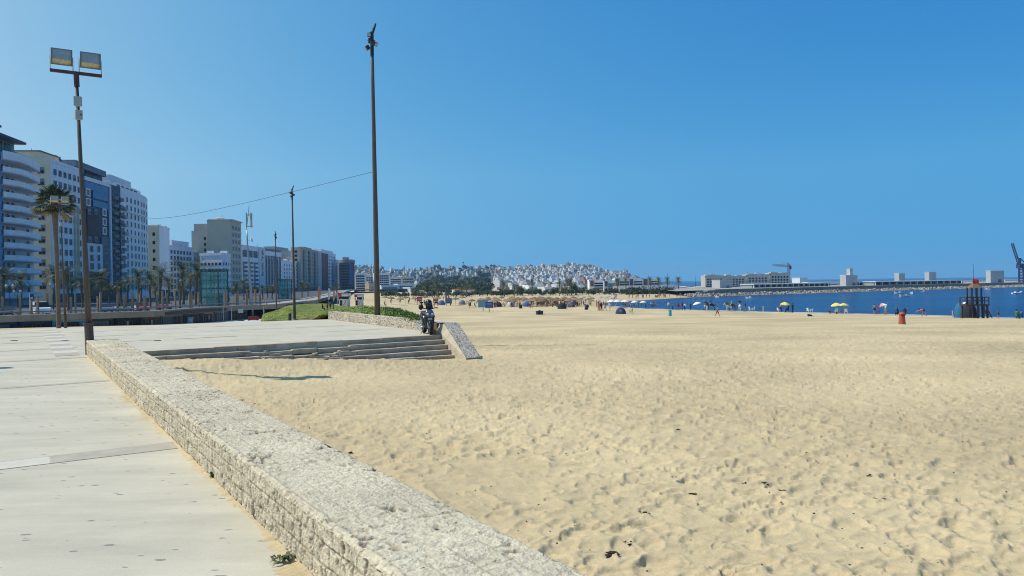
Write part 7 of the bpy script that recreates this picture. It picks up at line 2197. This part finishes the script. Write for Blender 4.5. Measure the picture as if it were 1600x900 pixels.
# minaret and chapel towers on the ridge
for px, y, lb in ((631, 417, 'white minaret on the lower ridge'), (890, 410.8, 'grey tower on the crest of the old town')):
    q = hill_pt(px, .93); h = PT(px, y, q.y).z - q.z
    t = thing('minaret', lb, 'tower', q)
    mb = MB(); mb.box((0, 0, h * .4), (4.2, 4.2, h * .8)); mb.build('shaft', WHITE2() if px < 700 else GREYB(), t)
    mb = MB(); mb.box((0, 0, h * .88), (2.2, 2.2, h * .16)); mb.lathe([(1.2, h * .96), (.8, h * 1.02), (.05, h * 1.1)], 8); mb.build('lantern', GREYB(), t)
# boats
def boat(label, px, y, L_, group=None):
    p = GZ(px, y, SEA_Z)
    t = thing('small_boat', label, 'boat', (p.x, p.y, SEA_Z), px * .7, group)
    mb = MB(); secs = []
    for x, w, z in ((-.5, .8, 0), (-.2, 1, 0), (.2, .9, .02), (.42, .5, .08), (.5, .05, .14)):
        secs.append([(x * L_, -w * L_ * .17, .42 + z * L_), (x * L_, -w * L_ * .11, -.12), (x * L_, w * L_ * .11, -.12), (x * L_, w * L_ * .17, .42 + z * L_)])
    loft(secs, simple('white_hull', (.7, .72, .72), .35), 'hull', t, False)
    mb = MB(); mb.box((-.08 * L_, 0, .62), (L_ * .3, L_ * .2, .42), top=.8); mb.build('cabin', simple('white_cabin', (.72, .72, .7), .4), t)
    mb = MB(); mb.box((.02 * L_, 0, .70), (L_ * .12, L_ * .205, .2), top=.9); mb.build('windscreen', GLASS(), t)
for px, y, L_, lb in ((1404, 458.5, 3.2, 'small white boat second from the left of the moored group'), (1413.5, 463.5, 3.4, 'white boat of the moored group nearest the beach'), (1424.5, 459.3, 4.4, 'longest white boat of the moored group'), (1444.5, 456.6, 2.8, 'rightmost small white boat of the moored group'), (1542.5, 452.4, 2.6, 'tiny white boat right of the lifeguard tower flag'), (1589, 459, 4.2, 'white boat by itself near the right edge'), (1170.5, 466.5, 2.4, 'tiny white boat alone in the left of the bay'), (1120.5, 464.8, 2.0, 'tiny white buoy boat close to the rocks')):
    boat(lb, px, y, L_)

# ================================================================== SMALL GROUND DETAIL
def leafy(name, label, loc, n, L_, up, m, seed):
    r = random.Random(seed); mb = MB()
    for k in range(n):
        a = r.uniform(0, 6.28); el = r.uniform(*up); d = Vector((math.cos(a) * math.cos(el), math.sin(a) * math.cos(el), math.sin(el)))
        s = d.cross(Vector((0, 0, 1))).normalized() * L_ * .16; b = Vector((r.gauss(0, .02), r.gauss(0, .02), 0)); ln = L_ * r.uniform(.6, 1.2)
        m1_ = b + d * ln * .55 + Vector((0, 0, .015)); tip = b + d * ln + Vector((0, 0, -.02))
        mb.quad(b, m1_ - s, tip, m1_ + s, mi=k % 2)
    return tag(mb.build(name, m, loc=loc), label, 'plant')
gl_ = [simple('weed_leaf', (.05, .085, .025), .6), simple('weed_leaf_dark', (.03, .055, .02), .6)]
leafy('weed', 'small green tuft growing from the joint at the foot of the near wall', GZ(337, 747, 0) + Vector((-.0, -.02, .0)), 46, .10, (.4, 1.4), [simple('tuft_leaf', (.06, .11, .02), .6), simple('tuft_leaf_dark', (.04, .08, .02), .6)], 1)
leafy('weed', 'dark leafy weed lying on drifted sand at the foot of the near wall', GZ(443, 879, 0) + Vector((0, 0, .02)), 22, .085, (-.05, .6), gl_, 2)
def scrap(label, px, y, s, m, seed, flat=.5, group=None, name='seaweed_clump', cat='seaweed', z=None):
    r = random.Random(seed); p = S(px, y) if z is None else GZ(px, y, z)
    if z is None:
        j = np.searchsorted(Ds, p.y); i = np.searchsorted(th, math.degrees(math.atan2(p.x, p.y)))
        p.z = float(GZ_[min(j, len(Ds) - 1), min(i, len(th) - 1)]) + .005
    mb = MB()
    for k in range(7):
        mb.ell((r.gauss(0, s * .35), r.gauss(0, s * .22), r.uniform(-.02, s * .05)), (s * r.uniform(.15, .45), s * r.uniform(.04, .14), s * r.uniform(.05, .12) * flat * 2), 7, 4, 0, Matrix.Rotation(r.gauss(0, .6), 3, 'Z'))
    return tag(mb.build(name, m, loc=p), label, cat, group)
swd = mat('dried_seaweed', (.03, .022, .014), .9, .3, 20)
for i, (px, y, s) in enumerate(((400, 632, .12), (378, 627, .09), (434, 660, .09), (548, 708, .11), (956, 870, .17), (1060, 673, .12), (1156, 749, .16), (1193, 757, .16), (1085, 773, .15), (1344, 856, .14), (1005, 798, .14), (870, 626, .10), (1372, 782, .12), (1225, 768, .10), (1357, 745, .07), (577, 580, .07), (980, 848, .1), (1190, 742, .1))):
    scrap('dark clump of dried seaweed lying on the footprinted sand', px, y, s * .8, swd, i, group='seaweed clumps on the sand')
scrap('round white pebble lying on the near sand in the lower right', 1223, 868, .05, simple('white_pebble', (.6, .6, .58), .7), 91, .9, name='pebble', cat='pebble')
scrap('small white shell on the mid sand right of the walls end', 1229, 676, .06, simple('white_shell', (.65, .64, .6), .7), 92, .8, name='shell', cat='shell')
for i, (px, y, s) in enumerate(((664, 889, .06), (680, 827, .045), (603, 800, .045), (598, 779, .035), (740, 848, .04), (715, 823, .03))):
    scrap('dark loose stone chip lying on top of the near wall', px, y, s, simple('dark_stone_chip', (.10, .085, .07), .9), 120 + i, .5, group='loose stone chips on the near wall', name='stone_chip', cat='stone', z=WALL_H - .005)
sp2 = MB(); r = random.Random(66)   # specks of shell and grit
for k in range(480):
    D = 4.3 + 26 * r.random() ** 1.6; T = R(r.uniform(-25, 36)); x = D * math.tan(T)
    rel_ = Vector((x, D)) - O2; tq, qq = rel_.dot(WD), rel_.dot(SD)
    if qq < .9: continue
    j = min(np.searchsorted(Ds, D), len(Ds) - 1); i = min(np.searchsorted(th, math.degrees(T)), len(th) - 1)
    s = r.uniform(.005, .013)
    sp2.ell((x, D, float(GZ_[j, i]) + s * .2), (s * 1.3, s, s * .6), 5, 3, 0 if r.random() < .85 else 1)
tag(sp2.build('beach_grit', [swd, simple('white_shell', (.65, .64, .6), .7)]), kind='stuff')
# ================================================================== AIR
HAZE_D = 1.3e-4
hz = MB()
hz.box((1700, 2250, 29), (5600, 4760, 76))
ho = hz.build('haze', bpy.data.materials.new('sea_haze'))
tag(ho, kind='stuff')
hm = ho.data.materials[0]; hm.use_nodes = True
_n, _l = hm.node_tree.nodes, hm.node_tree.links
_n.remove(_n['Principled BSDF'])
pv = _n.new('ShaderNodeVolumePrincipled')
pv.inputs['Color'].default_value = (.42, .70, 1.0, 1)
pv.inputs['Density'].default_value = HAZE_D
pv.inputs['Anisotropy'].default_value = .1
_l.new(pv.outputs[0], _n['Material Output'].inputs['Volume'])
